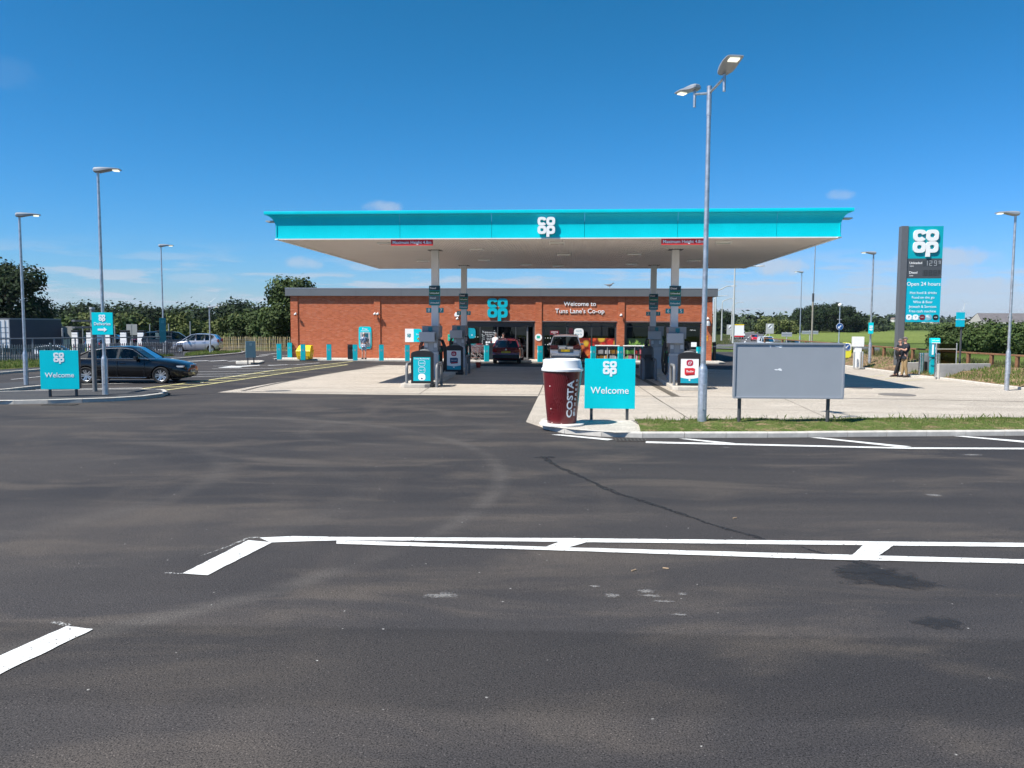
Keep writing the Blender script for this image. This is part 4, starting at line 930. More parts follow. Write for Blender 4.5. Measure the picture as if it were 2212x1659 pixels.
# glazing
FR = M('window_frame', (.045, .048, .052), .4)
mull = [[c6(1225, 0)[0], c6(1458, 0)[0], c6(1700, 0)[0]], [c7a(720, 0)[0], c7a(1052, 0)[0]], [c8a(470, 0)[0], c8a(655, 0)[0]]]
for bi, (o0, o1, z0, z1) in enumerate(opens):
    w = obj('window', None, shop); w.empty_display_size = .1
    xs_ = [o0] + [wu(x) for x in mull[bi]] + [o1]; zt = 2.26 if bi == 0 else 2.28
    mb = MB(); mb.bb(o0, o1, .17, .25, z1 - .07, z1); mb.bb(o0, o1, .17, .25, zt, zt + .06); mb.bb(o0, o1, .17, .25, z0, z0 + .08)
    for i, x in enumerate(xs_):
        e = .035 if 0 < i < len(xs_) - 1 else .06; x_ = x if 0 < i < len(xs_) - 1 else (x + .06 if i == 0 else x - .06)
        mb.bb(x_ - e, x_ + e, .175, .245, z0 + .08, z1 - .07)
    if bi == 0: mb.bb(o0 + .06, o1 - .06, .185, .235, zt + .06, z1 - .07)
    mb.build('frame', FR, w)
    mb = MB(); mb.bb(o0 - .02, o1 + .02, .02, .20, z1 + .002, z1 + .05); mb.build('head_flashing', M('flashing', (.2, .21, .22), .4, .5), w)
    for i in range(len(xs_) - 1):
        if bi == 0 and i == 3: continue
        a, b = xs_[i] + .036, xs_[i + 1] - .036
        mb = MB(); mb.bb(a, b, .205, .213, z0 + .085, zt - .002); mb.build('pane', SHOPGLASS, w)
        if bi: mb = MB(); mb.bb(a, b, .205, .213, zt + .062, z1 - .072); mb.build('fanlight', SHOPGLASS, w)
    if bi == 0:
        x = wu(c6(1855, 0)[0]); mb = MB(); mb.bb(x - .05, x + .05, .16, .18, z0, zt); mb.bb(xs_[3], x, .165, .178, z0, z0 + .1); d_ = mb.build('sliding_door', MIDGREY, w)
        mb = MB(); mb.bb(xs_[3] + .04, x - .051, .168, .174, z0 + .11, zt - .01); mb.build('door_glass', SHOPGLASS, d_)
        mb = MB(); mb.bb(x - .33, x + .05, .02, .16, zt + .02, zt + .1); mb.build('door_sensor', BLACK, w)
        x = wu(c6(1615, 0)[0]); mb = MB(); mb.bb(x - .05, x + .05, .255, .275, z0, zt); mb.build('door_post', MIDGREY, w)
        mb = MB()
        for row, (xa, xb) in ((1.56, (wu(c6(1100, 0)[0]), x - .4)), (1.56, (xs_[3] + .1, wu(c6(1850, 0)[0]))), (1.12, (xs_[3] + .4, wu(c6(1850, 0)[0])))):
            q = xa
            while q < xb - .05: mb.cyl((q, .203, row), (q, .2005, row), .028, n=8); q += .16 if row > 1.2 and xa < xs_[2] else .085
        mb.build('safety_dots', LETTER, w)
    if bi == 1:
        mb = MB()
        for row in (1.52, 1.08):
            for q in range(7): mb.cyl((o0 + .2 + q * .17, .203, row), (o0 + .2 + q * .17, .2005, row), .03, n=8)
        mb.build('safety_dots', LETTER, w)
# printed window films: apples and leafy greens
def film_mat(name, scale, cols, bgc):
    m = bpy.data.materials.new(name); m.use_nodes = True; nt = m.node_tree; N = nt.nodes; L = nt.links
    t = N.new('ShaderNodeTexCoord'); v = N.new('ShaderNodeTexVoronoi'); v.inputs['Scale'].default_value = scale; v.inputs['Randomness'].default_value = .75
    L.new(t.outputs['Object'], v.inputs['Vector'])
    sp = N.new('ShaderNodeSeparateColor'); L.new(v.outputs['Color'], sp.inputs[0])
    r = N.new('ShaderNodeValToRGB'); r.color_ramp.interpolation = 'CONSTANT'
    while len(r.color_ramp.elements) < len(cols): r.color_ramp.elements.new(.5)
    for i, c in enumerate(cols): r.color_ramp.elements[i].position = i / len(cols); r.color_ramp.elements[i].color = (*c, 1)
    L.new(sp.outputs[0], r.inputs[0])
    n = N.new('ShaderNodeTexNoise'); n.inputs['Scale'].default_value = scale * 3; L.new(t.outputs['Object'], n.inputs['Vector'])
    mx = N.new('ShaderNodeMix'); mx.data_type = 'RGBA'; mx.blend_type = 'MIX'; mr = N.new('ShaderNodeMapRange'); mr.inputs[1].default_value = .55; mr.inputs[2].default_value = .7; mr.inputs[4].default_value = .5
    L.new(n.outputs['Fac'], mr.inputs[0]); L.new(mr.outputs[0], mx.inputs['Factor']); L.new(r.outputs[0], mx.inputs['A']); mx.inputs['B'].default_value = (.75, .45, .06, 1)
    f = N.new('ShaderNodeMapRange'); f.interpolation_type = 'SMOOTHSTEP'; f.inputs[1].default_value = .30; f.inputs[2].default_value = .62; L.new(v.outputs['Distance'], f.inputs[0])
    m2 = N.new('ShaderNodeMix'); m2.data_type = 'RGBA'; L.new(f.outputs[0], m2.inputs['Factor']); L.new(mx.outputs['Result'], m2.inputs['A']); m2.inputs['B'].default_value = (*bgc, 1)
    L.new(m2.outputs['Result'], N['Principled BSDF'].inputs['Base Color']); N['Principled BSDF'].inputs['Roughness'].default_value = .25; MATS[name] = m; return m
AP = film_mat('apple_print', 2.0, [(.60, .04, .02), (.62, .06, .02), (.66, .40, .04), (.55, .03, .02), (.64, .16, .05)], (.16, .015, .01))
o0, o1 = opens[1][:2]
mb = MB(); a = wu(c7a(735, 0)[0]); b = wu(c7a(1038, 0)[0]); mb.bb(a, b, .2005, .2030, .19, 1.53); c_ = wu(c7a(1066, 0)[0]); mb.bb(c_, o1 - .13, .2005, .2030, .19, 1.53)
tag(mb.build('apple_film', AP, shop), 'window film printed with red and yellow apples')
GRN = M('leaf_print_back', (.012, .03, .01), .3)
xs5 = [opens[2][0]] + [wu(x) for x in mull[2]] + [opens[2][1]]
mb = MB(); mb.bb(xs5[0] + .13, xs5[1] - .04, .2005, .2030, .19, 1.53); mb.bb(xs5[1] + .04, xs5[2] - .04, .2005, .2030, .19, 1.53); gf = tag(mb.build('greens_film', GRN, shop), 'window film printed with leafy greens')
LEAFP = island_mat('leaf_print', [(.12, .26, .04), (.2, .36, .06), (.3, .45, .1), (.08, .2, .03)], .3); mb = MB()
for k in range(9):
    cx = xs5[0] + .4 + k * .42; cz = random.uniform(.8, 1.2)
    if not (xs5[0] + .2 < cx < xs5[2] - .3) or abs(cx - xs5[1]) < .25: continue
    for j in range(14):
        a = random.uniform(-.3, 3.5); l_ = random.uniform(.18, .36); q = (math.cos(a), math.sin(a)); nrm = (-q[1] * .035, q[0] * .035); y = .1998 - .0001 * j
        zt_ = min(cz + q[1] * l_, 1.5)
        mb.add([(cx, y, cz), (cx + q[0] * l_ * .5 + nrm[0], y, cz + (zt_ - cz) * .5 + nrm[1]), (cx + q[0] * l_, y, zt_), (cx + q[0] * l_ * .5 - nrm[0], y, cz + (zt_ - cz) * .5 - nrm[1])], [(0, 1, 2, 3)])
mb.build('leaf_print', LEAFP, gf, fix=False)['kind'] = 'stuff'
# night-pay hatch in the right bay
a, b = xs5[2] + .04, xs5[3] - .13
mb = MB(); mb.bb(a, b, .12, .2, .19, .75); mb.bb(a, b, .02, .2, .76, .82); py = mb.build('pay_hatch', MIDGREY, shop); mb = MB(); mb.bb(a + .1, a + .9, .15, .19, .84, 1.25); mb.build('drawer', BLACK, py)
mb = MB(); mb.bb(b - .55, b - .2, .06, .1, 1.0, 1.3); mb.build('notice', LETTER, py)
lettering('Night pay', .10, py, (a + .55, .19, 2.1), LETTER, .004)
# big lettering and emblem
SHOPTEAL = M('shop_emblem', (0, .42, .52), .3)
u, z = wall_uz(*c6(1461, 437)); emblem(shop, (u, .085, z), 1.36, SHOPTEAL, .13)
for tx, q in (('Welcome to', (895, 385)), ("Tuns Lane's Co-op", (893, 481))):
    u, z = wall_uz(*c7a(*q)); o = lettering(tx, .49, shop, (u, .04, z), LETTER, .06, .006)
    wd = (max(v.co.x for v in o.data.vertices) - min(v.co.x for v in o.data.vertices)); tgt = {'W': 2.13, 'T': 3.25}[tx[0]]; o.scale = (tgt / wd, 1, tgt / wd)
# round pilaster sign, window roundels, posters behind the glass
def wall_thing(name, label, cat, q, dv, conv=None):
    u, z = wall_uz(*(conv(*q) if conv else q)); p = S(u, VW + dv); return thing(name, label, cat, (p.x, p.y, z), SA), u, z
t, u, z = wall_thing('round_sign', 'round white sign with a small green card on the brick pilaster', 'sign', (345, 827), -.02, c7a)
mb = MB(); mb.cyl((0, 0, 0), (0, -.02, 0), .235, n=32); mb.build('disc', WHITE, t); mb = MB(); mb.bb(-.11, .10, -.026, -.0205, -.07, .10); mb.build('card', M('green_print', (0, .42, .30), .4), t)
t, u, z = wall_thing('window_sign', 'white rounded membership sign stuck inside the right shop window', 'sign', (880, 770), .19, c7a)
mb = MB(); mb.slab(superellipse(.32, .31, 3.4, 36), -.006, 0); mb.build('disc', WHITE, t); lettering('Get 5%', .12, t, (0, -.01, .13), TEALD, .004); lettering('Give 1%', .12, t, (0, -.01, -.09), TEALD, .004)
MAR = M('maroon_panel', (.17, .012, .025), .35)
t, u, z = wall_thing('window_sign', 'dark red coffee sign hanging above the silver car', 'sign', (556, 765), .19, c7a)
mb = MB(); mb.bb(-.30, .30, -.006, 0, -.13, .13); mb.build('panel', MAR, t); lettering('COSTA', .14, t, (0, -.01, .03), LETTER, .004, .01); lettering('EXPRESS', .06, t, (0, -.01, -.07), LETTER, .004)
t, u, z = wall_thing('coffee_machine', 'teal topped coffee machine glimpsed through the shop window', 'machine', (535, 840), .9, c7a)
mb = MB(); mb.bb(-.25, .25, 0, .5, -1.2, .27); mb.build('body', BLACK, t); mb = MB(); mb.bb(-.26, .26, -.02, .0, .10, .28); mb.build('header', TEAL, t); mb = MB(); mb.bb(-.2, .2, -.02, 0, -.22, .05); mb.build('screen', LTGREY, t)
t, u, z = wall_thing('window_sign', 'round dark red roundel left of the white window sign', 'sign', (777, 740), .19, c7a)
mb = MB(); mb.slab(superellipse(.16, .2, 2.4, 24), -.006, 0); mb.build('disc', M('dim_maroon', (.06, .008, .014), .3), t)
t, u, z = wall_thing('window_poster', 'black welcome poster with white dots left of the doors', 'poster', (1342, 845), .198, c6)
mb = MB(); mb.bb(-.50, .50, -.006, 0, -.58, .58); ps = mb.build('sheet', M('black_print', (.012, .012, .014), .3), t)
for tx, zz in (('Welcome to', .42), ("Tuns Lane's", .29), ('Co-op', .17), ('Open daily', .02), ('24 hours', -.08)): lettering(tx, .125 if zz > .1 else .085, ps, (.02, -.01, zz), LETTER, .004, .004)
mb = MB()
for i in range(46):
    sx_ = random.choice((-1, 1)); x = sx_ * random.uniform(.33, .47); zz = random.uniform(-.54, .54); r = random.uniform(.02, .05); mb.slab([(x + a, zz + b) for a, b in superellipse(r, r * .8, 2, 10)], -.0085, -.0065)
mb.build('printed_dots', M('grey_print', (.42, .46, .47), .4), ps)
for x in (-.15, .02, .19):
    for zz in (-.25, -.43): mb = MB(); mb.slab([(x + a, zz + b) for a, b in superellipse(.072, .072, 3.2, 18)], -.0095, -.0065); mb.build('badge', MAR if (x > .1 and zz > -.3) else LETTER, ps)
t, u, z = wall_thing('flag_sign', 'turquoise rounded banner beside the shop doors', 'sign', (1124, 772), .0, c6)
mb = MB(); mb.slab([(-.22, -.35)] + superellipse(.24, .34, 3.4, 20, .0, 0, -1.5, 1.57) + [(-.22, .35)], -.10, -.09); mb.build('panel', M('mid_turquoise', (0, .30, .40), .4), t); emblem(t, (0, -.10, -.12), .09, LETTER, .004); mb = MB(); mb.bb(-.24, -.20, -.11, -.07, -1.5, .36); mb.build('pole', TEALD, t)
# wall-mounted things on the left half
t, u, z = wall_thing('cash_machine', 'turquoise cash machine surround set in the brick wall', 'cash machine', c5(1932, 790), .10)
uz = lambda x, y: (lambda q: (q[0] - u, q[1] - z))(wall_uz(*c5(x, y), .1)); x0, z1_ = uz(1850, 652); x1, z0_ = uz(2013, 932)
ol = [(( x0 + x1) / 2 + a, (z0_ + z1_) / 2 + b) for a, b in superellipse((x1 - x0) / 2, (z1_ - z0_) / 2, 9, 48)]
mb = MB(); mb.slab(ol, -.08, 0); mb.build('surround', TEAL, t); cxm = (x0 + x1) / 2; w_ = (x1 - x0)
mb = MB(); mb.bb(cxm - w_ * .38, cxm + w_ * .42, -.10, -.081, z0_ + .12, z1_ - .38); bz = mb.build('bezel', LTGREY, t)
mb = MB(); mb.bb(cxm - w_ * .22, cxm + w_ * .26, -.106, -.101, z1_ - .75, z1_ - .45); mb.build('screen', M('atm_screen', (.02, .10, .14), .2), bz); mb = MB(); mb.bb(cxm - w_ * .3, cxm + w_ * .3, -.2, -.101, z0_ + .3, z0_ + .45); mb.build('keypad', MIDGREY, bz)
mb = MB(); mb.bb(cxm - w_ * .2, cxm + w_ * .3, -.112, -.101, z1_ - 1.0, z1_ - .8); mb.build('slots', BLACK, bz)
lettering('Free', .20, t, (cxm, -.085, z1_ - .16), LETTER, .006, .008); mb = MB(); mb.bb(cxm - .28, cxm + .28, -.086, -.081, z1_ - .30, z1_ - .27); mb.build('underline', LETTER, t)
t, u, z = wall_thing('wall_banner', 'white and turquoise opening banner on the brick wall', 'banner', c6(400, 802), .07)
x0, z1_ = wall_uz(*c6(230, 713)); x1, z0_ = wall_uz(*c6(700, 893)); xm, _ = wall_uz(*c6(345, 800)); x0 -= u; x1 -= u; xm -= u; z0_ -= z; z1_ -= z
mb = MB(); mb.bb(x0, xm, -.012, 0, z0_, z1_); mb.build('white_panel', WHITE, t)
mb = MB(); rr = []
for i in range(13):
    x = xm + .001 + (x1 - xm) * i / 12; y = -.012 + .012 * math.sin(i * 2.2); rr.append([(x, y, z0_ + .01), (x, y - .008 * math.sin(i * 1.3), z1_ - .01), (x, .0, z1_ - .01), (x, .0, z0_ + .01)])
mb.loft(rr).build('cloth', TEAL, t, smooth=1.2)
EMT = M('teal_print', (0, .22, .25), .5); emblem(t, ((x0 + xm) / 2 - .02, -.013, (z0_ + z1_) / 2), .24, EMT, .004)
lettering('Your new food', .15, t, (xm + .62, -.034, z1_ - .38), LETTER, .004, .004); lettering('and petrol', .13, t, (xm + .62, -.034, z1_ - .53), LETTER, .004, .004)
mb = MB()
for i in range(8): mb.slab([(xm + .25 + i * .11, z1_ - .72), (xm + .31 + i * .11, z1_ - .72), (xm + .35 + i * .11, z1_ - .62), (xm + .29 + i * .11, z1_ - .62)], -.036, -.032)
mb.build('hazard_stripes', BLACK, t); mb = MB(); mb.bb(xm + .25, xm + 1.15, -.0315, -.028, z1_ - .725, z1_ - .615); mb.build('hazard_band', YELLOW, t)
t, u, z = wall_thing('defibrillator_box', 'green wall cabinet beside the rear left pump', 'cabinet', (842, 832), .10, c6)
mb = MB(); mb.bb(-.21, .21, -.18, 0, -.22, .22); mb.build('case', M('mint_box', (.0, .42, .30), .4), t, bevel=.03); mb = MB(); mb.bb(-.06, .06, -.19, -.181, .07, .17); mb.build('label', LETTER, t); mb = MB(); mb.bb(-.15, .15, -.187, -.181, -.02, .0); mb.build('line', LETTER, t)
t, u, z = wall_thing('wall_notice', 'small white and red notice below the green cabinet', 'notice', (865, 903), .10, c6)
mb = MB(); mb.bb(-.10, .10, -.008, 0, -.12, .12); mb.build('sheet', LETTER, t)
for zz in (-.06, .02): mb = MB(); mb.bb(-.08, .08, -.012, -.0085, zz, zz + .04); mb.build('red_bar', RED, t)
def dome_cam(q, label, two=False, conv=c5):
    t, u, z = wall_thing('security_camera', label, 'camera', q, -.0, conv); t['group'] = 'cameras on the brick pilasters'
    for dx in ((-.1, .1) if two else (0,)):
        mb = MB(); mb.tube([(dx, 0, .1), (dx, -.16, .1), (dx, -.2, .05)], .025, 8); b_ = mb.build('bracket', WHITE, t)
        mb = MB(); mb.lathe([(.03, .07), (.085, .05), (.095, -.01), (.09, -.03)], 16, o=(dx, -.2, 0)); mb.build('hood', WHITE, t, smooth=.8)
        mb = MB(); mb.lathe([(.075, -.031), (.065, -.07), (.035, -.095), (.01, -.10)], 16, o=(dx, -.2, 0)); mb.build('dome', BLACK, t, smooth=.8)
dome_cam((1060, 497), 'white dome camera on the far left pilaster'); dome_cam((2078, 494), 'pair of white dome cameras above the cash machine', True)
dome_cam((932, 582), 'white dome camera under the alarm box', False, c6); dome_cam((1440, 537), 'white dome camera right of the welcome lettering', False, c7a); dome_cam((912, 762), 'white dome camera on the far right pilaster', False, c8a); dome_cam((625, 552), 'white camera behind the front left column', False, c6)
t, u, z = wall_thing('alarm_box', 'white alarm box on the pilaster behind pump number 4', 'alarm', (922, 527), -.0, c6); mb = MB(); mb.slab([(-.14, -.12), (.14, -.12), (.17, .0), (.1, .15), (-.1, .15), (-.17, 0)], -.10, 0); mb.build('case', WHITE, t, bevel=.015)
t, u, z = wall_thing('wall_light', 'grey bell shaped wall light on the far right pilaster', 'lamp', (912, 815), -.0, c8a)
mb = MB(); mb.lathe([(.17, -.14), (.15, .02), (.09, .16), (.03, .2)], 16, o=(0, -.2, 0)); mb.build('shade', LTGREY, t, smooth=.8); mb = MB(); mb.bb(-.04, .04, -.2, 0, .1, .16); mb.build('bracket', MIDGREY, t)
t, u, z = wall_thing('wall_notice', 'orange notice on the far right pilaster', 'notice', (901, 980), -.0, c8a); mb = MB(); mb.bb(-.09, .09, -.01, 0, -.16, .2); mb.build('sheet', M('orange_print', (.8, .32, .02), .5), t); lettering('NO', .09, t, (0, -.014, .05), BLACK, .003)
# gull on the roof
gq = wall_uz(1316, 624); p = S(gq[0], VW + .6); t = thing('gull', 'grey and white gull standing on the shop roof edge', 'bird', (p.x, p.y, HT + .52), SA)
mb = MB(); mb.loft([[(x, w * math.cos(a), z_ + w * math.sin(a)) for a in [6.283 * i / 10 for i in range(10)]] for x, z_, w in ((-.34, .27, .006), (-.2, .26, .03), (-.05, .23, .075), (.08, .23, .09), (.18, .27, .07), (.23, .33, .05), (.28, .37, .045), (.33, .36, .015), (.39, .345, .006))]); mb.build('body', M('gull_feather', (.16, .165, .17), .8), t, smooth=1)
for s_ in (-1, 1): mb = MB(); mb.cyl((.06, s_ * .03, .17), (.05, s_ * .03, 0), .008, n=6); mb.build('leg', M('gull_leg', (.4, .25, .1), .7), t)

# ================================================================== SIGNS
c2z = lambda x, y: ((x / 2.458) / 1.8517, (1100 + y / 2.458) / 1.8517)
c3z = lambda x, y: ((x / 5.53) / 1.8517, (1200 + y / 5.53) / 1.8517)
c4z = lambda x, y: ((300 + x / 3.687) / 1.8517, (1250 + y / 3.687) / 1.8517)
cR = lambda x, y: ((3300 + x / 2.765) / 1.8517, (850 + y / 2.765) / 1.8517)
c1b = lambda x, y: ((2700 + x / 3.16) / 1.8517, (950 + y / 3.16) / 1.8517)
cman = lambda x, y: ((3550 + x / 7.373) / 1.8517, (1320 + y / 7.373) / 1.8517)
def zat(dy, Y, dx=1106):
    return A(dx, dy, Y).z
def welcome_sign(x0, x1, y0, y1, by, z0, label, rz, posts, depth=.12):
    c = G((x0 + x1) / 2, by, z0); Y = c.y; w = (A(x1, y0, Y) - A(x0, y0, Y)).length; zt, zb = A((x0 + x1) / 2, y0, Y).z, A((x0 + x1) / 2, y1, Y).z
    t = thing('welcome_sign', label, 'sign', (c.x, Y, z0), rz)
    zt -= z0; zb -= z0
    mb = MB(); mb.bb(-w / 2, w / 2, -depth / 2 + .012, depth / 2, zb, zt); mb.build('case', DKGREY, t, bevel=.006)
    mb = MB(); mb.bb(-w / 2 - .004, w / 2 + .004, -depth / 2, -depth / 2 + .0115, zb - .004, zt + .004); f = mb.build('face', TEAL, t, bevel=.004)
    emblem(f, (w * -.005, -depth / 2 - .0005, zt - (zt - zb) * .175), w * .275, LETTER, .008)
    o = lettering('Welcome', .3, f, (0, -depth / 2 - .004, zt - (zt - zb) * .64), LETTER, .006, .006)
    wd = max(v.co.x for v in o.data.vertices) - min(v.co.x for v in o.data.vertices); k = w * .76 / wd; o.scale = (k, 1, k)
    for px in posts:
        q = (px - .5) * w; mb = MB(); mb.bb(q - .035, q + .035, -.03, .04, -.25, zb + .002); mb.build('leg', DKGREY, t, bevel=.006)
    return t
welcome_sign(1262, 1370, 775, 882, 906.5, .12, 'square turquoise welcome sign beside the giant coffee cup', R_(-3), (.14, .855))
welcome_sign(95, 172, 757, 840, 857, .11, 'square turquoise welcome sign in front of the black saloon car', R_(9), (.2, .89), .20)
# blank grey board
c = G(1700, 920, .12); Y = c.y; w = (A(1815, 800, Y) - A(1586, 800, Y)).length; zt, zb = A(1700, 744.5, Y).z, A(1700, 857, Y).z
t = thing('notice_board', 'large blank grey board on two posts in the grass strip', 'board', (c.x, Y, 0), R_(-1.5))
mb = MB(); mb.bb(-w / 2, w / 2, -.02, .06, zb, zt); mb.build('panel', M('board_grey', (.30, .325, .355), .55, var=.03, scale=2), t)
FRM = M('board_frame', (.34, .36, .39), .4, .3)
for a, b, z0, z1 in ((-w / 2 - .04, w / 2 + .04, zt, zt + .045), (-w / 2 - .04, w / 2 + .04, zb - .045, zb), (-w / 2 - .045, -w / 2, zb, zt), (w / 2, w / 2 + .045, zb, zt)):
    mb = MB(); mb.bb(a, b, -.045, .07, z0 + .0005, z1 - .0005); mb.build('frame_bar', FRM, t, bevel=.006)
for dx in (1599.5, 1790):
    q = (A(dx, 900, Y).x - c.x); mb = MB(); mb.cyl((q, .1, -.1), (q, .1, zt - .05), .043, n=14); mb.build('post', DKGREY, t, smooth=.6)
for dx, dy, sx in ((1683, 748.5, 1), (1664, 748, .25), (1682, 798.5, 1)):
    q = A(dx, dy, Y); n = 18; mb = MB(); pl = []
    for i in range(n):
        a = 6.283 * i / n; r = 1 + .35 * math.sin(3 * a + dx) + .25 * math.sin(5 * a + dy); pl.append((q.x - c.x + math.cos(a) * .085 * r * sx, q.z + math.sin(a) * .022 * r))
    mb.slab(pl, -.0225, -.0203); mb.build('torn_paper', LETTER, t)
# deliveries sign on its own pole, reaching past the lamp column
p = G(c2z(935, 1145)[0], c2z(935, 1145)[1], .11); pl = G(228, 852, .11); t = thing('deliveries_sign', 'turquoise deliveries sign with white arrow on a grey pole', 'sign', (p.x, p.y, .11), 0)
Y = pl.y - .16; q0, q1 = A(*c2z(898, 368), Y), A(*c2z(1112, 588), Y); cx = (q0.x + q1.x) / 2 - p.x; w = q1.x - q0.x; z1, z0 = q0.z - .11, q1.z - .11; yy = Y - p.y
mb = MB(); mb.cyl((0, 0, -.1), (0, 0, z1 + .12), .075, n=16); mb.build('pole', MIDGREY, t, smooth=.6); mb = MB(); mb.cyl((0, 0, z1 + .121), (0, 0, z1 + .19), .09, .085, n=16); mb.build('cap', LTGREY, t, smooth=.6)
mb = MB(); mb.cyl((0, 0, 1.78), (0, 0, 1.83), .08, n=16); mb.build('strap', LTGREY, t)
mb = MB(); mb.bb(cx - w / 2, cx + w / 2, yy, yy + .04, z0, z1); f = mb.build('panel', TEAL, t, bevel=.006)
mb = MB(); mb.bb(-.05, .05, yy + .041, -.07, z1 - .3, z1 - .24); mb.bb(-.05, .05, yy + .041, -.07, z0 + .2, z0 + .26); mb.build('bracket', MIDGREY, t)
emblem(f, (cx, yy - .001, z1 - .17), w * .31, LETTER, .008); lettering('Deliveries', .135, f, (cx, yy - .005, z0 + .35), LETTER, .006, .006)
ar = [(-.15, -.03), (.05, -.03), (.05, -.075), (.15, 0), (.05, .075), (.05, .03), (-.15, .03)]
mb = MB(); mb.slab([(cx + a, z0 + .165 + b) for a, b in ar], yy - .009, yy - .001); mb.build('arrow', LETTER, f)
# slim sign on the little island, its shade put into case and print colours
p = G(542, 783.6, .11); t = thing('slim_sign', 'slim upright shade-coloured sign on a tiny kerbed island', 'sign', (p.x, p.y, .11), R_(25))
k = (p.y / FPX); h0, h1 = zat(772.6, p.y, 540) - .11, zat(737, p.y, 540) - .11
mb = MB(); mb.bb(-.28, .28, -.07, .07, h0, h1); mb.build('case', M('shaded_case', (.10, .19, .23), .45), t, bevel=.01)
for s_ in (-.17, .17): mb = MB(); mb.bb(s_ - .03, s_ + .03, -.03, .03, -.1, h0 + .002); mb.build('leg', DKGREY, t)
emblem(t, (0, -.071, h1 - .18), .15, M('shaded_case_print', (.22, .33, .36), .5), .004)
# price totem
pb = G(1941, 803.5); p = Vector((pb.x, pb.y + .9, .0)); Y = p.y
t = thing('price_totem', 'tall turquoise and grey fuel price totem beside the man pointing', 'sign', (p.x, Y, 0), R_(-7))
q = lambda x, y: A(*cR(x, y), Y)
zt = q(1085, 160).z; zb = q(1040, 1212).z; xl = q(890, 500).x - p.x; xr = q(1255, 500).x - p.x
mb = MB(); mb.bb(xl - .35, xl - .004, -.22, .22, .2, zt + .02); mb.build('mast', M('totem_grey', (.12, .125, .135), .45, var=.05), t, bevel=.01)
z1 = q(1070, 515).z; z2 = q(1060, 732).z; cx = (xl + xr) / 2; w = xr - xl
for nm, a, b, m_ in (('logo_panel', z1, zt, M('totem_teal', (0, .36, .42), .35)), ('price_panel', z2, z1 - .006, M('price_grey', (.075, .08, .088), .35)), ('services_panel', zb, z2 - .006, M('totem_turquoise', (0, .44, .58), .35))):
    mb = MB(); mb.bb(xl, xr, -.18, .18, a, b); o = mb.build(nm, m_, t, bevel=.004)
    if nm == 'logo_panel': emblem(o, (cx, -.181, (a + b) / 2 + .06), w * .72, WHITE, .09)
    if nm == 'price_panel':
        for zz, tx, dg in ((b - .23, 'Unleaded', '129 9'), (b - .74, 'Diesel', '')):
            lettering(tx, .17, o, (xl + .12, -.185, zz), LETTER, .006, .01, 'LEFT'); lettering('Litre', .10, o, (xl + .15, -.185, zz - .16), LETTER, .006, .006, 'LEFT')
            mb = MB(); mb.bb(cx - .08, xr - .1, -.184, -.1805, zz - .17, zz + .13); mb.build('digit_window', M('digit_dark', (.055, .06, .066), .3), o)
            SEG = {'1': 'bc', '2': 'abged', '9': 'abcdfg', '8': 'abcdefg'}
            for i, dgt in enumerate('1299' if dg else '8888'):
                s_ = .62 if i == 3 else 1; x = cx + .02 + i * .235; top = zz + .11; hh = .12 * s_; ww = .12 * s_; mb = MB()
                L4 = {'a': (0, 1, 2, 2), 'd': (0, 1, 0, 0), 'g': (0, 1, 1, 1), 'b': (1, 1, 1, 2), 'c': (1, 1, 0, 1), 'f': (0, 0, 1, 2), 'e': (0, 0, 0, 1)}
                for k_ in SEG[dgt]:
                    a0, a1, b0, b1 = L4[k_]; xx0, xx1 = x + a0 * ww, x + a1 * ww; z0_, z1_ = top - 2 * hh + b0 * hh, top - 2 * hh + b1 * hh
                    mb.bb(xx0 - .012, xx1 + .012, -.188, -.1845, z0_ - .012, z1_ + .012)
                mb.build('digit', M('digit_lit', (.42, .44, .46), .5) if dg else M('digit_off', (.035, .038, .042), .5), o)
    if nm == 'services_panel':
        lettering('Open 24 hours', .29, o, (cx, -.185, b - .30), LETTER, .006, .002, sx=.96)
        for i, tx in enumerate(('Hot food & drinks', 'Food on the go', 'Wine & Beer', 'Jetwash & Services', 'Free cash machine')): lettering(tx, .195, o, (cx, -.185, b - .77 - i * .245), LETTER, .006, .0, sx=.95)
        for i, m_ in enumerate((LETTER, LETTER, MAR, M('badge_grey', (.25, .45, .55), .4), BLACK)):
            x = cx + (i - 2) * .34; mb = MB(); mb.slab([(x + a_, b - 2.07 + b_) for a_, b_ in superellipse(.145, .145, 2.6, 24)], -.19, -.1805); bd = mb.build('badge', m_, o)
            tx, mm, sz = (('P', BLACK, .16), ('Y', TEALD, .16), ('COSTA', LETTER, .055), ('S', LETTER, .14), ('ATM', LETTER, .075))[i]; lettering(tx, sz, bd, (x, -.194, b - 2.07), mm, .004, .012)
        lettering('Use your', .115, o, (cx - .33, -.185, zb + .30), LETTER, .004); lettering('card here', .115, o, (cx - .33, -.185, zb + .17), LETTER, .004)
        mb = MB(); mb.bb(cx + .15, cx + .34, -.186, -.1805, zb + .08, zb + .42); cdp = mb.build('card', M('card_pale', (.1, .55, .66), .4), o); emblem(cdp, (cx + .245, -.187, zb + .32), .12, LETTER, .004)
def small_sign(label, q0, q1, Y, cat='sign', post=None, rz=0, m_=None, body=(), name='flag_sign', thick=.05, off=-.16):
    a, b = A(*q0, Y), A(*q1, Y); c = (a + b) / 2; w = abs(b.x - a.x)
    t = thing(name, label, cat, (c.x, Y + off, c.z if not post else post), rz)
    z0, z1 = (b.z - t.location.z, a.z - t.location.z)
    mb = MB(); mb.bb(-w / 2, w / 2, -thick / 2, thick / 2, z0, z1); f = mb.build('panel', m_ or TEAL, t, bevel=.004); return t, f, w, z0, z1
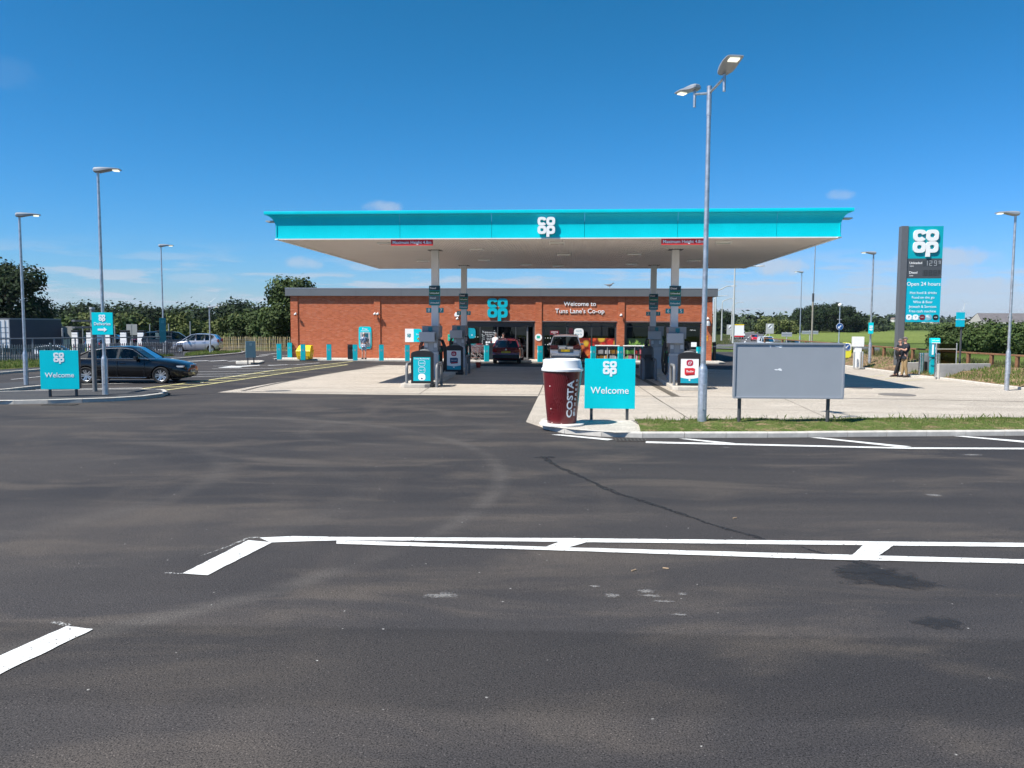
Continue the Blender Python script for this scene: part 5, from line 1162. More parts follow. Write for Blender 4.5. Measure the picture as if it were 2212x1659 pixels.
# ================================================================== LAMPS
def head_mesh():
    mb = MB(); rings = []
    for x, w, zt_, zb_ in ((-.13, .085, .06, -.02), (-.10, .13, .085, -.06), (.05, .17, .10, -.07), (.2, .19, .10, -.03), (.4, .20, .095, .025), (.6, .19, .085, .035), (.68, .17, .07, .04)):
        rings.append([(x, w * c_, (zt_ + zb_) / 2 + (zt_ - zb_) / 2 * s_) for c_, s_ in ((1, -.55), (1, .3), (.6, 1), (-.6, 1), (-1, .3), (-1, -.55), (-.6, -1), (.6, -1))])
    mb.loft(rings); return mb.mesh('lamp_head', M('lamp_grey', (.36, .38, .40), .4, .3), smooth=.5)
def lens_mesh():
    mb = MB(); mb.box((.54, 0, .018), (.17, .22, .03), rot=Matrix.Rotation(.02, 3, 'Y')); return mb.mesh('lamp_lens', LAMPGLOW)
HEAD, LENS = head_mesh(), lens_mesh()
def column(t, h, r0=.085, r1=.042, hb=1.15, m_=GALV):
    mb = MB(); mb.lathe([(r0, -.3), (r0, hb), (r0 - .012, hb + .05), (r1 + .012, hb + .13), (r1 + .012, hb + .16), (r1, h)], 18); o = mb.build('column', m_, t, smooth=.5)
    mb = MB(); mb.bb(-.02, .055, -r0 - .012, -r0 + .02, .35, .95); mb.build('access_door', m_, o, bevel=.008); return o
def head(t, z, ang, k=1.0, loc=(0, 0), tilt=0.0):
    o = obj('lamp_head', HEAD, t, (loc[0], loc[1], z), rot=(0, tilt, ang)); o.scale = (k, k, k); obj('lens', LENS, o); return o
def lamp(label, base, ytop, ang, k=1.0, r=.085, z0=None, rr=.042, m_=GALV):
    p = G(*base, z0) if z0 is not None else G(*base); h = A(base[0], ytop, p.y).z - p.z
    t = thing('lamp_post', label, 'lamp', (p.x, p.y, p.z), 0, 'galvanised lamp posts'); column(t, h, r, rr, m_=m_); head(t, h + .05 * k, ang, k); return t, p, h
lamp('galvanised lamp post on the far left edge, left of the welcome sign', (57, 831), 468, R_(35), 1.0, z0=.105)
lamp('tall galvanised lamp post behind the deliveries sign', (228, 852), 372, R_(12), 1.0, r=.095, z0=.11)
t3, p3, h3 = lamp('lamp post with a shade-coloured teal flag sign beside the low fence', (354.5, 771), 533, R_(35), 1.2)
t, f, w, z0, z1 = small_sign('narrow shade-coloured teal sign strapped to the lamp post by the fence', (346.5, 687), (361, 742), p3.y, m_=TBL, rz=R_(28)); emblem(f, (0, -.027, z1 - .25), .2, M('shaded_flag_print', (.05, .3, .36), .5), .004)  # sign turned from the sun: shade painted as darker teal and dimmed print
lettering('Exit', .16, f, (0, -.03, (z0 + z1) / 2), MATS['shaded_flag_print'], .004)
lamp('short lamp post in front of the silver hatchback', (454.5, 765), 665, R_(15), .95, r=.07)
lB, pB, hB = lamp('right edge lamp post standing in the grass bank', (2175, 827), 465, R_(170), 1.0, z0=.30)
bp = bank_point; 
pA = A(1878, 786, 46.2); tA = thing('lamp_post', 'lamp post on the brown bank left of the totem', 'lamp', (pA.x, pA.y, pA.z), 0, 'galvanised lamp posts'); hA = A(1884, 549, 46.2).z - pA.z; column(tA, hA); head(tA, hA + .05, R_(172))
t, f, w, z0, z1 = small_sign('narrow turquoise flag sign halfway up the lamp post near the white cabinet', cR(471, 1217), cR(517, 1340), 46.2, rz=R_(-12)); emblem(f, (0, -.027, z1 - .25), .17, LETTER, .004); mb = MB(); mb.bb(-.1, .1, -.033, -.026, (z0 + z1) / 2 - .1, (z0 + z1) / 2 - .06); mb.build('line', LETTER, f); lettering('<', .2, f, (0, -.03, z0 + .2), LETTER, .004, .02)
pC = G(1727, 752); tC = thing('lamp_post', 'lamp post rising behind the blank grey board', 'lamp', pC, 0, 'galvanised lamp posts'); hC = A(1733, 589, pC.y).z - pC.z; column(tC, hC); head(tC, hC + .05, R_(172), 1.1)
# double headed lamp post in the grass
p = G(1516, 916, .14); h = A(1535, 190, p.y).z - .14; t = thing('lamp_post', 'tall twin headed lamp post in the front grass strip', 'lamp', (p.x, p.y, .14), 0)
column(t, h - .35, .105, .05, 1.28); mb = MB(); mb.cyl((0, 0, h - .62), (0, 0, h + .04), .058, .058, 16); mb.build('sleeve', GALV, t, smooth=.6)
f_ = A(1568, 165, p.y - 1.0); g_ = A(1521, 205, p.y + 1.0); fx, fy = f_.x - p.x, -1.0; gx, gy = g_.x - p.x, 1.0
for k_, (x, y, zt_) in enumerate(((.17, -.65, h + .10), (-.19, .65, h + .10))):
    mb = MB(); d = Vector((x, y, 0)); mb.tube([(0, 0, h - .12), (x * .95, y * .95, h + .03)], .028, 8); mb.build('arm', GALV, t)
    mb = MB(); mb.cyl((x, y, h - .26), (x, y, h + .14), .034, n=12); st = mb.build('spigot', GALV, t, smooth=.6)
head(t, h + .18, R_(-84), .98, (.17, -.65), tilt=R_(-6)); head(t, h + .18, R_(118), .85, (-.19, .65), tilt=R_(4))
# plain tall mast, globe pole with keep-left disc, road lamps on curved arms
p = G(1753, 750); t = thing('mast', 'plain tall pole with a thicker lower half behind the board', 'pole', p); h = A(1763, 540, p.y).z - p.z; hm = A(1757, 634, p.y).z - p.z
mb = MB(); mb.cyl((0, 0, -.3), (0, 0, hm), .10, .095, n=14); mb.build('lower_sleeve', M('weathered_post', (.28, .25, .2), .7, var=.25, scale=3), t, smooth=.6); mb = MB(); mb.cyl((.03, 0, hm + .01), (.06, 0, h + 1), .06, .05, n=12); mb.build('upper_tube', GALV, t, smooth=.6); mb = MB(); mb.cyl((0, 0, hm - .9), (0, 0, hm + .02), .112, n=12); mb.build('clamp', DKGREY, t)
p = G(1811, 762); t = thing('beacon_pole', 'white globe pole with a blue keep left disc', 'sign', p); Y = p.y
zg = A(1814, 659, Y).z - p.z; zk = A(1812.5, 705.5, Y).z - p.z; mb = MB(); mb.lathe([(.08, 0), (.08, .9), (.045, 1.0), (.04, zg - .15)], 12); mb.build('pole', GALV, t, smooth=.6)
mb = MB(); mb.lathe([(.17 * math.sin(a), -.17 * math.cos(a)) for a in [.1 + 2.94 * i / 10 for i in range(11)]], 18, o=(0, 0, zg)); mb.build('globe', WHITE, t, smooth=1)
mb = MB(); mb.bb(-.2, .2, -.04, .04, zk + .62, zk + .67); mb.build('crossbar', LTGREY, t)
BLUE = M('road_sign_blue', (.01, .09, .32), .4)
def keep_left(t, z, r, y=-.1):
    mb = MB(); mb.cyl((0, y, z), (0, y - .02, z), r, n=28); o = mb.build('disc', LETTER, t); mb = MB(); mb.cyl((0, y - .021, z), (0, y - .028, z), r * .92, n=28); o2 = mb.build('blue_face', BLUE, o)
    a = [(-.5, -.5), (.12, -.5), (-.08, -.3), (.45, .22), (.24, .43), (-.29, -.1), (-.5, .12)]
    mb = MB(); mb.slab([(q[0] * r * 1.05, z + q[1] * r * 1.05) for q in a], y - .034, y - .0285); mb.build('arrow', LETTER, o)
keep_left(t, zk, .31)
p = A(1827, 770, 50.5); z0 = gz(50.5) + .4; t = thing('traffic_bollard', 'yellow and white keep left bollard behind the rail', 'bollard', (p.x, p.y, z0)); hb = A(1827, 740, 50.5).z - z0
mb = MB(); mb.slab([(a * .31, .0 + hb * .5 + b * hb * .5) for a, b in superellipse(1, 1, 4, 28)], -.12, .12); mb.build('shell', M('bollard_yellow', (.85, .80, .06), .4), t, bevel=.02)
mb = MB(); mb.slab([(a * .28, hb * .72 + b * hb * .25) for a, b in superellipse(1, 1, 4, 24)], -.128, -.121); mb.build('white_face', LETTER, t); keep_left(t, hb * .74, .2, -.13)
def road_lamp(label, x, ybase, ytop, xh, yh, Y):
    p = A(x, ybase, Y); t = thing('road_lamp', label, 'lamp', (p.x, p.y, p.z), 0, 'road lamps with curved arms'); h = A(x + 2, ytop, Y).z - p.z; e = A(xh, yh, Y); dx = e.x - p.x; dz = e.z - p.z; s_ = 1 if dx > 0 else -1
    r = min(.9, abs(dx) * .35); mb = MB(); mb.tube([(0, 0, -.5), (0, 0, h * .3), (0, 0, h - r)] + [(s_ * r * (1 - math.cos(a)), 0, h - r + (r) * math.sin(a)) for a in (.4, .8, 1.2, 1.5)] + [(dx * .7, 0, dz - .02), (dx, 0, dz)], [.13, .12, .07, .06, .06, .06, .06, .055, .05], 10); mb.build('column', M('cream_galv', (.55, .54, .50), .5, .3), t, smooth=.6)
    mb = MB(); L_ = abs(dx) * .35; mb.loft([[(dx + s_ * x_ * L_, w * L_ * .3 * c_, dz + w2 * L_ * .18 * s2) for c_, s2 in ((1, -.4), (.7, .8), (-.7, .8), (-1, -.4))] for x_, w, w2 in ((-.1, .4, .3), (.2, .9, .9), (.7, 1, 1), (1, .5, .5))]); mb.build('lantern', LTGREY, t, smooth=.5)
for lab, x, yb, yt, xh, yh, Y in (('nearest road lamp, arm passing behind the canopy corner', 1583.5, 732, 560, 1635, 575, 92), ('road lamp just right of the shop roof, arm level with the roof', 1544.5, 730, 625, 1580, 618, 105), ('road lamp beside the shop wall with a low lantern', 1541, 731, 640, 1565, 639, 112),
                                  ('second road lamp down the road', 1558.5, 729, 648, 1582, 645, 130), ('farthest road lamp near the white lorry', 1580, 722, 656.5, 1600, 653, 175)): road_lamp(lab, x, yb, yt, xh, yh, Y)
# ================================================================== GIANT CUP
p = G(1213.5, 916.6, .12); s_ = FPX / p.y; t = thing('giant_cup', 'giant maroon takeaway coffee cup with white lid', 'cup', (p.x, p.y, .12), 0)
CUPM = M('cup_maroon', (.095, .006, .010), .28, var=.25, scale=2.2, coat=.3, hue=(.12, .008, .012)); LIDM = M('cup_lid', (.80, .80, .79), .25, coat=.2)
R1, R2, HC = .345, .462, 1.265
mb = MB(); mb.lathe([(.53, 0), (.53, .035), (.515, .045), (.3, .047)], 40); mb.build('base_plate', M('plate_white', (.68, .66, .62), .5, var=.08), t, smooth=.4)
mb = MB(); mb.lathe([(R1, .05), (R2, HC)], 48); cup = mb.build('sleeve', CUPM, t, smooth=.8)
mb = MB(); mb.lathe([(R2 + .005, HC), (R2 + .028, HC + .01), (R2 + .033, HC + .05), (R2 + .012, HC + .075), (R2 + .005, HC + .09), (R2 - .025, HC + .26), (R2 - .045, HC + .28), (R2 - .10, HC + .285), (R2 - .115, HC + .25), (.05, HC + .25)], 48); mb.build('lid', LIDM, t, smooth=.5)
for dx, zz in ((-.30, .93), (-.27, .40), (-.03, .06), (-.24, .07)):
    rr = R1 + (R2 - R1) * zz / HC; a = math.asin(max(-1, min(1, dx / rr))); mb = MB(); mb.cyl((rr * math.sin(a), -rr * math.cos(a), zz), ((rr + .008) * math.sin(a), -(rr + .008) * math.cos(a), zz), .014, n=10); mb.build('rivet', M('rivet', (.7, .5, .45), .4), t)
def wrap_on_cup(body, size, ang0, z0, mat, bold, hgt):
    """lettering running up the cup, bent round its tapered side"""
    me = text_mesh(body, size, .004, mat, bold, 'LEFT').copy(); xs_ = [v.co.x for v in me.vertices]; L_ = max(xs_) - min(xs_); x0 = min(xs_)
    bm = bmesh.new(); bm.from_mesh(me); bmesh.ops.triangulate(bm, faces=bm.faces)
    bmesh.ops.subdivide_edges(bm, edges=[e for e in bm.edges if e.calc_length() > .05], cuts=2, use_grid_fill=True); bm.to_mesh(me); bm.free()
    for v in me.vertices:
        up = (v.co.x - x0) / L_ * hgt; side = -v.co.z; z = z0 + up; r = R1 + (R2 - R1) * (z - .05) / (HC - .05); a = ang0 + side / .42
        rr = r + .003 - v.co.y
        v.co = (rr * math.sin(a), -rr * math.cos(a), z)
    me.update(); o = obj('lettering', me, cup); return o
wrap_on_cup('COSTA', .22, R_(25), .20, LETTER, .026, .87); wrap_on_cup('E X P R E S S', .085, R_(47), .36, LETTER, .010, .73)
for k in range(3):
    z0 = .215 + .0; a0 = R_(42 + k * 3.5); mb = MB(); rr = R1 + (R2 - R1) * .2
    mb.box((rr * math.sin(a0) * 1.012, -rr * math.cos(a0) * 1.012, .285), (.012, .006, .10), rot=Matrix.Rotation(a0, 3, 'Z')); mb.build('bar', LETTER, cup)
WAVE = M('wave_print', (.22, .045, .045), .4)
for k in range(7):
    pts = []; aa = R_(-34 + k * 6.5)
    for i in range(28):
        z = 1.22 - i * .033; a = aa + .09 * math.sin(i * .33) + i * .008; r = R1 + (R2 - R1) * (z - .05) / (HC - .05) + .0015; pts.append((r * math.sin(a), -r * math.cos(a), z))
    mb = MB(); mb.tube(pts, .0028, 4); mb.build('wave_line', WAVE, cup)
# ================================================================== BOLLARDS
def square_bollard(label, dx, dy, k=1.0):
    p = G(dx, dy, .10) ; t = thing('square_bollard', label, 'bollard', (p.x, p.y, .10), SA + R_(14), 'turquoise square bollards')
    mb = MB(); mb.bb(-.145 * k, .145 * k, -.145 * k, .145 * k, 0, 1.0); o = mb.build('post', M('bollard_teal', (0, .50, .57), .4, var=.05), t, bevel=.012)
    mb = MB(); mb.bb(-.149, .149, -.149, .149, 1.002, 1.015); mb.build('cap', TEALD, o)
    emblem(t, (0, -.146, .66), .13, M('bollard_print', (.25, .5, .56), .5), .004); mb = MB(); mb.bb(-.152, -.146, -.07, .07, .58, .72); mb.build('label_plate', LETTER, t); return t
for dx, dy, lab in ((603.5, 776.5, 'turquoise bollard standing alone left of the shop corner'), (626.5, 772, 'turquoise bollard just behind the shop corner'), (655, 778, 'turquoise bollard in front of the yellow grit bin'), (711, 778, 'turquoise bollard between the grit bin and the black litter bin'), (767.5, 778.6, 'turquoise bollard next to the man at the cash machine'),
                    (824, 779, 'turquoise bollard right of the cash machine'), (880, 780, 'turquoise bollard left of the membership poster'), (1051, 781, 'turquoise bollard between the trolleys and the maroon car'), (1166.5, 782, 'turquoise bollard at the pilaster right of the doors'), (1281, 783, 'turquoise bollard at the left end of the display racks'), (1340, 783.5, 'turquoise bollard between the two display racks'), (1393, 784, 'turquoise bollard at the right end of the display racks'), (1510, 785, 'turquoise bollard behind the seven pound poster')): square_bollard(lab, dx, dy)
p = G(*c8a(985, 1238), .0); t = thing('round_bollard', 'black round bollard at the right corner of the shop', 'bollard', p); mb = MB(); mb.lathe([(.115, 0), (.11, 1.1), (.115, 1.12), (.115, 1.26), (.08, 1.3)], 16); mb.build('post', BLACK, t, smooth=.5); mb = MB(); mb.lathe([(.118, 1.0), (.118, 1.07)], 16, caps=False); mb.build('reflective_band', LTGREY, t)
# grit bin, litter bin
p = G(*c5(1170, 1062), .10); t = thing('grit_bin', 'bright yellow grit bin against the brick wall', 'bin', (p.x, p.y + .0, .10), SA)
mb = MB(); mb.loft([[(-.42, -.3, 0), (.42, -.3, 0), (.42, .3, 0), (-.42, .3, 0)], [(-.5, -.38, .5), (.5, -.38, .5), (.5, .33, .5), (-.5, .33, .5)]]); o = mb.build('tub', YELLOW, t, bevel=.03)
mb = MB(); mb.loft([[(-.52, -.40, .505), (.52, -.40, .505), (.52, .36, .505), (-.52, .36, .505)], [(-.46, -.34, .60), (.46, -.34, .60), (.46, .34, .60), (-.46, .34, .60)], [(-.40, .02, .88), (.40, .02, .88), (.44, .32, .9), (-.44, .32, .9)]]); mb.build('lid', YELLOW, t, bevel=.025)
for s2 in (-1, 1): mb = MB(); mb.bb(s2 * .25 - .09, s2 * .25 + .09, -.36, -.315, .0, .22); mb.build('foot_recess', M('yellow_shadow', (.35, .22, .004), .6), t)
p = G(*c5(1765, 1064), .10); t = thing('litter_bin', 'black litter bin between bollard and cash machine', 'bin', (p.x, p.y, .10), SA); mb = MB(); mb.bb(-.25, .25, -.22, .22, 0, .92); mb.build('body', BLACK, t, bevel=.05); mb = MB(); mb.bb(-.17, .17, -.226, -.221, .66, .82); mb.build('mouth', M('bin_mouth', (.002, .002, .002), .9), t); mb = MB(); mb.bb(-.26, .26, -.23, .23, .925, .97); mb.build('hood', BLACK, t, bevel=.02)
p = S(wu(1068), VW - .9); t = thing('litter_bin', 'dark litter bin hidden between the bollard and maroon car', 'bin', (p.x, p.y, .10), SA); mb = MB(); mb.bb(-.28, .28, -.25, .25, 0, 1.1); mb.build('body', M('bin_navy', (.01, .02, .03), .4), t, bevel=.05); mb = MB(); mb.bb(-.18, .18, -.256, -.251, .75, .95); mb.build('mouth', BLACK, t)
# trolleys by the doors
for i in range(5):
    p = S(wu(1020) + (i % 3) * .42, VW - .9 - (.55 if i > 2 else 0)); t = thing('shopping_trolley', ('leftmost', 'middle', 'rightmost', 'front left', 'front right')[i] + ' wire shopping trolley in the cluster by the doors', 'trolley', (p.x, p.y, .10), SA + R_(-60 + i * 3), 'shopping trolleys by the doors'); mb = MB()
    x0, x1, yw = -.4, .45, .24
    for z_, e in ((.5, .03), (.62, .015), (.74, .008), (.86, -.0), (.95, -.01)):
        pl = [(x0 + e, -yw + e, z_), (x1 - e * 3, -yw * .8 + e, z_), (x1 - e * 3, yw * .8 - e, z_), (x0 + e, yw - e, z_), (x0 + e, -yw + e, z_)]
        for a, b in zip(pl, pl[1:]): mb.cyl(a, b, .009 if z_ < .9 else .013, n=5)
    for k in range(9):
        x = x0 + (x1 - x0) * k / 8
        for s2 in (-1, 1): mb.cyl((x, s2 * (yw - .03), .5), (x, s2 * yw, .95), .007, n=4)
    for k in range(5): y = -yw * .8 + yw * 1.6 * k / 4; mb.cyl((x1 - .05, y, .5), (x1, y, .95), .007, n=4); mb.cyl((x0, y, .5), (x1 - .05, y, .5), .007, n=4)
    mb.build('basket', CHROME, t, fix=False); mb = MB()
    for s2 in (-1, 1): mb.tube([(x0 - .12, s2 * .22, 1.0), (x0, s2 * .22, .93), (x0 + .05, s2 * .22, .5), (x1 - .1, s2 * .2, .22), (x1 - .05, s2 * .2, .12)], .014, 6); mb.tube([(x0 + .05, s2 * .22, .5), (x0, s2 * .22, .12), (x1 - .1, s2 * .2, .14)], .014, 6)
    mb.build('frame', CHROME, t); mb = MB(); mb.cyl((x0 - .12, -.25, 1.0), (x0 - .12, .25, 1.0), .018, n=8); mb.build('handle', RED if i == 2 else TEALD, t)
    for x in (x0 + .02, x1 - .05):
        for s2 in (-1, 1): mb = MB(); mb.cyl((x, s2 * .2 - .015, .06), (x, s2 * .2 + .015, .06), .06, n=10); mb.build('castor', BLACK, t)
# display racks outside the right windows
for k, (xa, xb, lab) in enumerate(((1286, 1336, 'glazed display rack of bottles and packs, left one under the window'), (1346, 1391, 'glazed display rack with red packs and greens, right one'))):
    u0, u1 = wu(xa), wu(xb); p = S((u0 + u1) / 2, VW - 1.0); w = u1 - u0; t = thing('display_rack', lab, 'rack', (p.x, p.y, .10), SA, 'display racks outside the shop')
    mb = MB(); mb.bb(-w / 2, w / 2, .3, .36, 0, .95); mb.bb(-w / 2, -w / 2 + .04, -.28, .3, 0, .95); mb.bb(w / 2 - .04, w / 2, -.28, .3, 0, .95); mb.bb(-.02, .02, -.28, .3, 0, .9); mb.bb(-w / 2 + .04, w / 2 - .04, -.28, .3, 0, .06); mb.build('carcass', LTGREY, t)
    mb = MB(); mb.box((0, 0, .975), (w + .06, .66, .05)); mb.build('lid', WHITE, t)
    mb = MB(); mb.bb(-w / 2 + .04, w / 2 - .04, -.26, .29, .42, .45); mb.build('shelf', DKGREY, t)
    mb = MB(); 
    for z_ in (.06, .45):
        x = -w / 2 + .08
        while x < w / 2 - .15:
            ww = random.uniform(.07, .14); hh = random.uniform(.2, .34)
            if abs(x + ww / 2) > .06: mb.bb(x, x + ww * .85, -.22, .05, z_, z_ + hh)
            x += ww
    o = mb.build('goods', island_mat('rack_goods%d' % k, [(.01, .01, .012), (.5, .5, .52), (.02, .02, .03), (.6, .3, .03), (.02, .02, .02)] if k == 0 else [(.5, .03, .03), (.02, .02, .02), (.1, .35, .05), (.6, .6, .6), (.4, .02, .06)], .4), t, fix=False); o['kind'] = 'stuff'
# service corner on the right: air machine, steel posts, bin, screen, walls, cabinet
def gb(q, z=.10): return G(*cman(*q), z)
p = gb((1415, 1350)); AIRR = R_(-14)
t = thing('air_machine', 'turquoise air and water machine on the pale plinth', 'machine', (p.x, p.y + .2, .10), AIRR); t.scale = (.78, 1, 1)
H_ = A(*cman(1440, 240), p.y).z - .10; w = .62
mb = MB(); mb.loft([[(-.2, -.14, 0), (.2, -.14, 0), (.2, .2, 0), (-.2, .2, 0)], [(-.2, -.14, H_ * .5), (.2, -.14, H_ * .5), (.2, .2, H_ * .5), (-.2, .2, H_ * .5)]]); mb.build('pedestal', M('air_teal', (0, .38, .46), .4), t, bevel=.01)
mb = MB(); mb.slab([(-.24, H_ * .5 + .003), (.24, H_ * .5 + .003), (.24, H_ * .86), (-.24, H_ * .86)], -.2, .22); o = mb.build('head', M('air_blue', (0, .34, .45), .4), t, bevel=.01)
mb = MB(); mb.loft([[(-.25, -.22, H_ * .863), (.25, -.22, H_ * .863), (.25, .22, H_ * .863), (-.25, .22, H_ * .863)], [(-.25, -.12, H_), (.25, -.12, H_), (.25, .22, H_), (-.25, .22, H_)]]); mb.build('hood', TEAL, t, bevel=.01)
lettering('air & water', .09, t, (0, -.19, H_ * .94), LETTER, .004, .006, rot=(R_(-20), 0, 0)); mb = MB(); mb.bb(-.22, .22, -.232, -.223, H_ * .865, H_ * .885); mb.build('trim', LETTER, t)
for x0, x1, z0, z1, m_ in ((-.2, -.1, .56, .83, LETTER), (-.02, .06, .78, .84, BLACK), (.1, .2, .68, .84, LETTER), (.03, .17, .56, .66, BLACK), (-.01, .07, .7, .76, LETTER)): mb = MB(); mb.bb(x0, x1, -.207, -.201, H_ * z0, H_ * z1); mb.build('instruction_panel', m_, o)
mb = MB(); mb.tube([(-.1, -.2, H_ * .48), (-.2, -.32, H_ * .46), (-.3, -.3, H_ * .42), (-.32, -.24, H_ * .38)], .018, 6); mb.tube([(.1, -.2, H_ * .48), (.06, -.34, H_ * .44), (-.05, -.3, H_ * .4)], .018, 6); mb.build('hose', HOSE, t)
for q, lab in (((950, 1320), 'shiny steel guard post left of the grey bin'), ((1010, 1318), 'steel guard post tucked beside the grey bin'), ((1420, 1390), 'shiny steel guard post in front of the air machine'), ((1480, 1385), 'steel guard post right of the air machine')):
    p_ = gb(q); hh = A(*cman(q[0], 680), p_.y).z - .10; t = thing('guard_post', lab, 'post', (p_.x, p_.y, .10), 0, 'steel guard posts'); mb = MB(); mb.lathe([(.075, 0), (.075, hh - .02), (.06, hh)], 18); mb.build('tube', CHROME, t, smooth=.6); mb = MB(); mb.lathe([(.11, 0), (.11, .012)], 18); mb.build('flange', LTGREY, t)
p_ = gb((1190, 1300)); t = thing('litter_bin', 'tall rounded grey litter bin beside the air machine', 'bin', (p_.x, p_.y + .15, .10), 0); hh = A(*cman(1180, 680), p_.y).z - .1
mb = MB(); mb.lathe([(.27, 0), (.27, hh - .12), (.24, hh - .03), (.14, hh)], 22); mb.build('shell', M('bin_grey', (.11, .12, .13), .5, var=.06), t, smooth=.6); mb = MB(); mb.bb(-.02, .14, -.285, -.20, hh * .72, hh * .9); mb.build('ashtray_plate', M('bronze', (.35, .2, .08), .4, .6), t); mb = MB(); mb.bb(-.22, -.12, -.27, -.15, .05, hh * .6); mb.build('recess', BLACK, t); mb = MB(); mb.bb(.04, .10, -.29, -.25, hh * .55, hh * .6); mb.build('sticker', LETTER, t)
PL = [gb((690, 1400)), gb((1500, 1440)), gb((1510, 1290)), gb((720, 1290))]
mb = MB(); mb.prism([(q.x, q.y) for q in (gb((690, 1402), 0), gb((1505, 1440), 0), gb((1540, 1240), 0), gb((760, 1260), 0))], -.02, .10); tag(mb.build('machine_plinth', PAVE, bevel=.01), kind='structure')
def low_wall(label, a, b, h, th=.2):
    d = b - a; L_ = math.hypot(d.x, d.y); t = thing('low_wall', label, 'wall', (a.x, a.y, 0), math.atan2(d.y, d.x), 'low concrete walls'); mb = MB(); mb.bb(0, L_, 0, th, -.1, h); mb.build('wall_block', M('wall_concrete', (.44, .42, .39), .85, var=.12, scale=4, bump=.2), t, bevel=.015)
w0 = gb((1507, 1430), 0.05); w1 = w0 + Vector((2.7, .55, 0)); low_wall('low concrete wall running right from the air machine', w0, w1, .72)
b0 = gb((640, 1290), .1) + Vector((.05, .7, 0)); low_wall('low concrete wall in the shade behind the grey bin', b0, b0 + Vector((1.15, .1, 0)), .62, .25)
p_ = w0 + Vector((.1, .5, .72)); t = thing('glass_screen', 'smoked glass screen standing behind the low wall', 'screen', (p_.x, p_.y, .7), R_(4)); hs_ = A(*cman(1700, 390), p_.y).z - .7
for s2 in (0, .98): mb = MB(); mb.bb(s2 - .02, s2 + .02, -.02, .02, 0, hs_); mb.build('stile', LTGREY, t)
mb = MB(); mb.bb(.02, .96, -.006, .006, .02, hs_ - .02); mb.build('pane', glass_mat('smoked_glass', (.30, .27, .22), .05), t); mb = MB(); mb.bb(.02, .96, -.02, .02, hs_ * .70, hs_ * .74); mb.build('rail', M('pale_rail', (.6, .55, .45), .5), t)
# turquoise air sign on a thin post
p_ = w0 + Vector((1.75, .9, 0)); pq = A(*cR(1490, 1650), p_.y); t = thing('post_sign', 'small turquoise air and water sign on a thin dark post', 'sign', (pq.x, p_.y, .1), R_(-4)); q0, q1 = A(*cR(1448, 1103), p_.y), A(*cR(1531, 1263), p_.y); cx = (q0.x + q1.x) / 2 - pq.x; w = q1.x - q0.x
mb = MB(); mb.cyl((0, 0, 0), (0, 0, q0.z - .15), .045, n=12); mb.build('post', DKGREY, t); mb = MB(); mb.bb(cx - w / 2, cx + w / 2, -.09, -.046, q1.z - .1, q0.z - .1); f = mb.build('panel', M('post_turquoise', (0, .44, .58), .35), t); lettering('air & water', .1, f, (cx, -.094, (q0.z + q1.z) / 2 - .1), LETTER, .004, .004)
# white cabinet
p_ = G(*c3b(230, 652), .1); t = thing('meter_cabinet', 'white two part meter cabinet behind three thin posts', 'cabinet', (p_.x, p_.y, .1), R_(-8)); za = A(*c3b(240, 405), p_.y).z - .1; zb = A(*c3b(240, 287), p_.y).z - .1
mb = MB(); mb.bb(-.19, .19, -.12, .12, 0, za); mb.build('pedestal', WHITE, t, bevel=.01); mb = MB(); mb.bb(-.29, .30, -.16, .16, za + .003, zb); mb.build('upper_box', WHITE, t, bevel=.012)
for x, y in ((-.30, -.3), (.06, -.3), (.17, -.3)):
    q = p_ + Vector((x, y, 0)); tt = thing('guard_post', {-.30: 'thin steel post left of the white cabinet', .06: 'thin steel post in front of the white cabinet', .17: 'thin steel post right of the white cabinet'}[x], 'post', (q.x, q.y, .06), 0, 'steel guard posts'); mb = MB(); mb.lathe([(.04, 0), (.04, za - .25), (.03, za - .23)], 14); mb.build('tube', M('thin_post', (.45, .45, .43), .4, .6), tt, smooth=.6)
# road sign backs on the verge
for lab, q0, q1, yb, Y in (('grey sign back beside the main road', (1349, 1198), (1478, 1252), 1345, 118), ('wide grey sign back on two posts in the field edge', (1603, 1178), (1810, 1222), 1345, 112)):
    a, b = A(*c1b(*q0), Y), A(*c1b(*q1), Y); c_ = (a + b) / 2; g0 = gz(Y); t = thing('road_sign', lab, 'sign', (c_.x, Y, g0), 0); w = b.x - a.x
    mb = MB(); mb.bb(-w / 2, w / 2, -.03, .03, b.z - g0, a.z - g0); mb.build('panel', LTGREY, t)
    for s2 in ((-.46, .46) if w > 3 else (0,)): mb = MB(); mb.cyl((s2 * w, .06, -.2), (s2 * w, .06, a.z - g0 + .05), .07, n=10); mb.build('post', LTGREY, t)
    mb = MB(); mb.bb(-w / 2, w / 2, -.05, -.031, (a.z + b.z) / 2 - g0 - .03, (a.z + b.z) / 2 - g0 + .03); mb.build('stiffener', GALV, t)
for lab, dx, dy, Y, pn in (('national speed limit sign on a grey backing board, right of the road', 1663, 710, 190, True), ('speed limit sign left of the road by the lorry', 1578.5, 712, 190, True)):
    c_ = A(dx, dy, Y); t = thing('speed_sign', lab, 'sign', (c_.x, Y, gz(Y)), 0); zc = c_.z - gz(Y)
    mb = MB(); mb.bb(-.95, .95, -.03, .03, zc - 1.2, zc + 1.2); mb.build('backing', M('sign_backing', (.5, .5, .46), .5), t); mb = MB(); mb.cyl((0, -.04, zc + .55), (0, -.06, zc + .55), .55, n=24); mb.build('disc', LETTER, t)
    mb = MB(); mb.box((0, -.07, zc + .55), (.95, .012, .2), rot=Matrix.Rotation(R_(-45), 3, 'Y')); mb.build('black_bar', BLACK, t); mb = MB(); mb.cyl((0, .06, -.5), (0, .06, zc - 1.1), .07, n=8); mb.build('post', M('cream_post', (.55, .52, .4), .6), t)

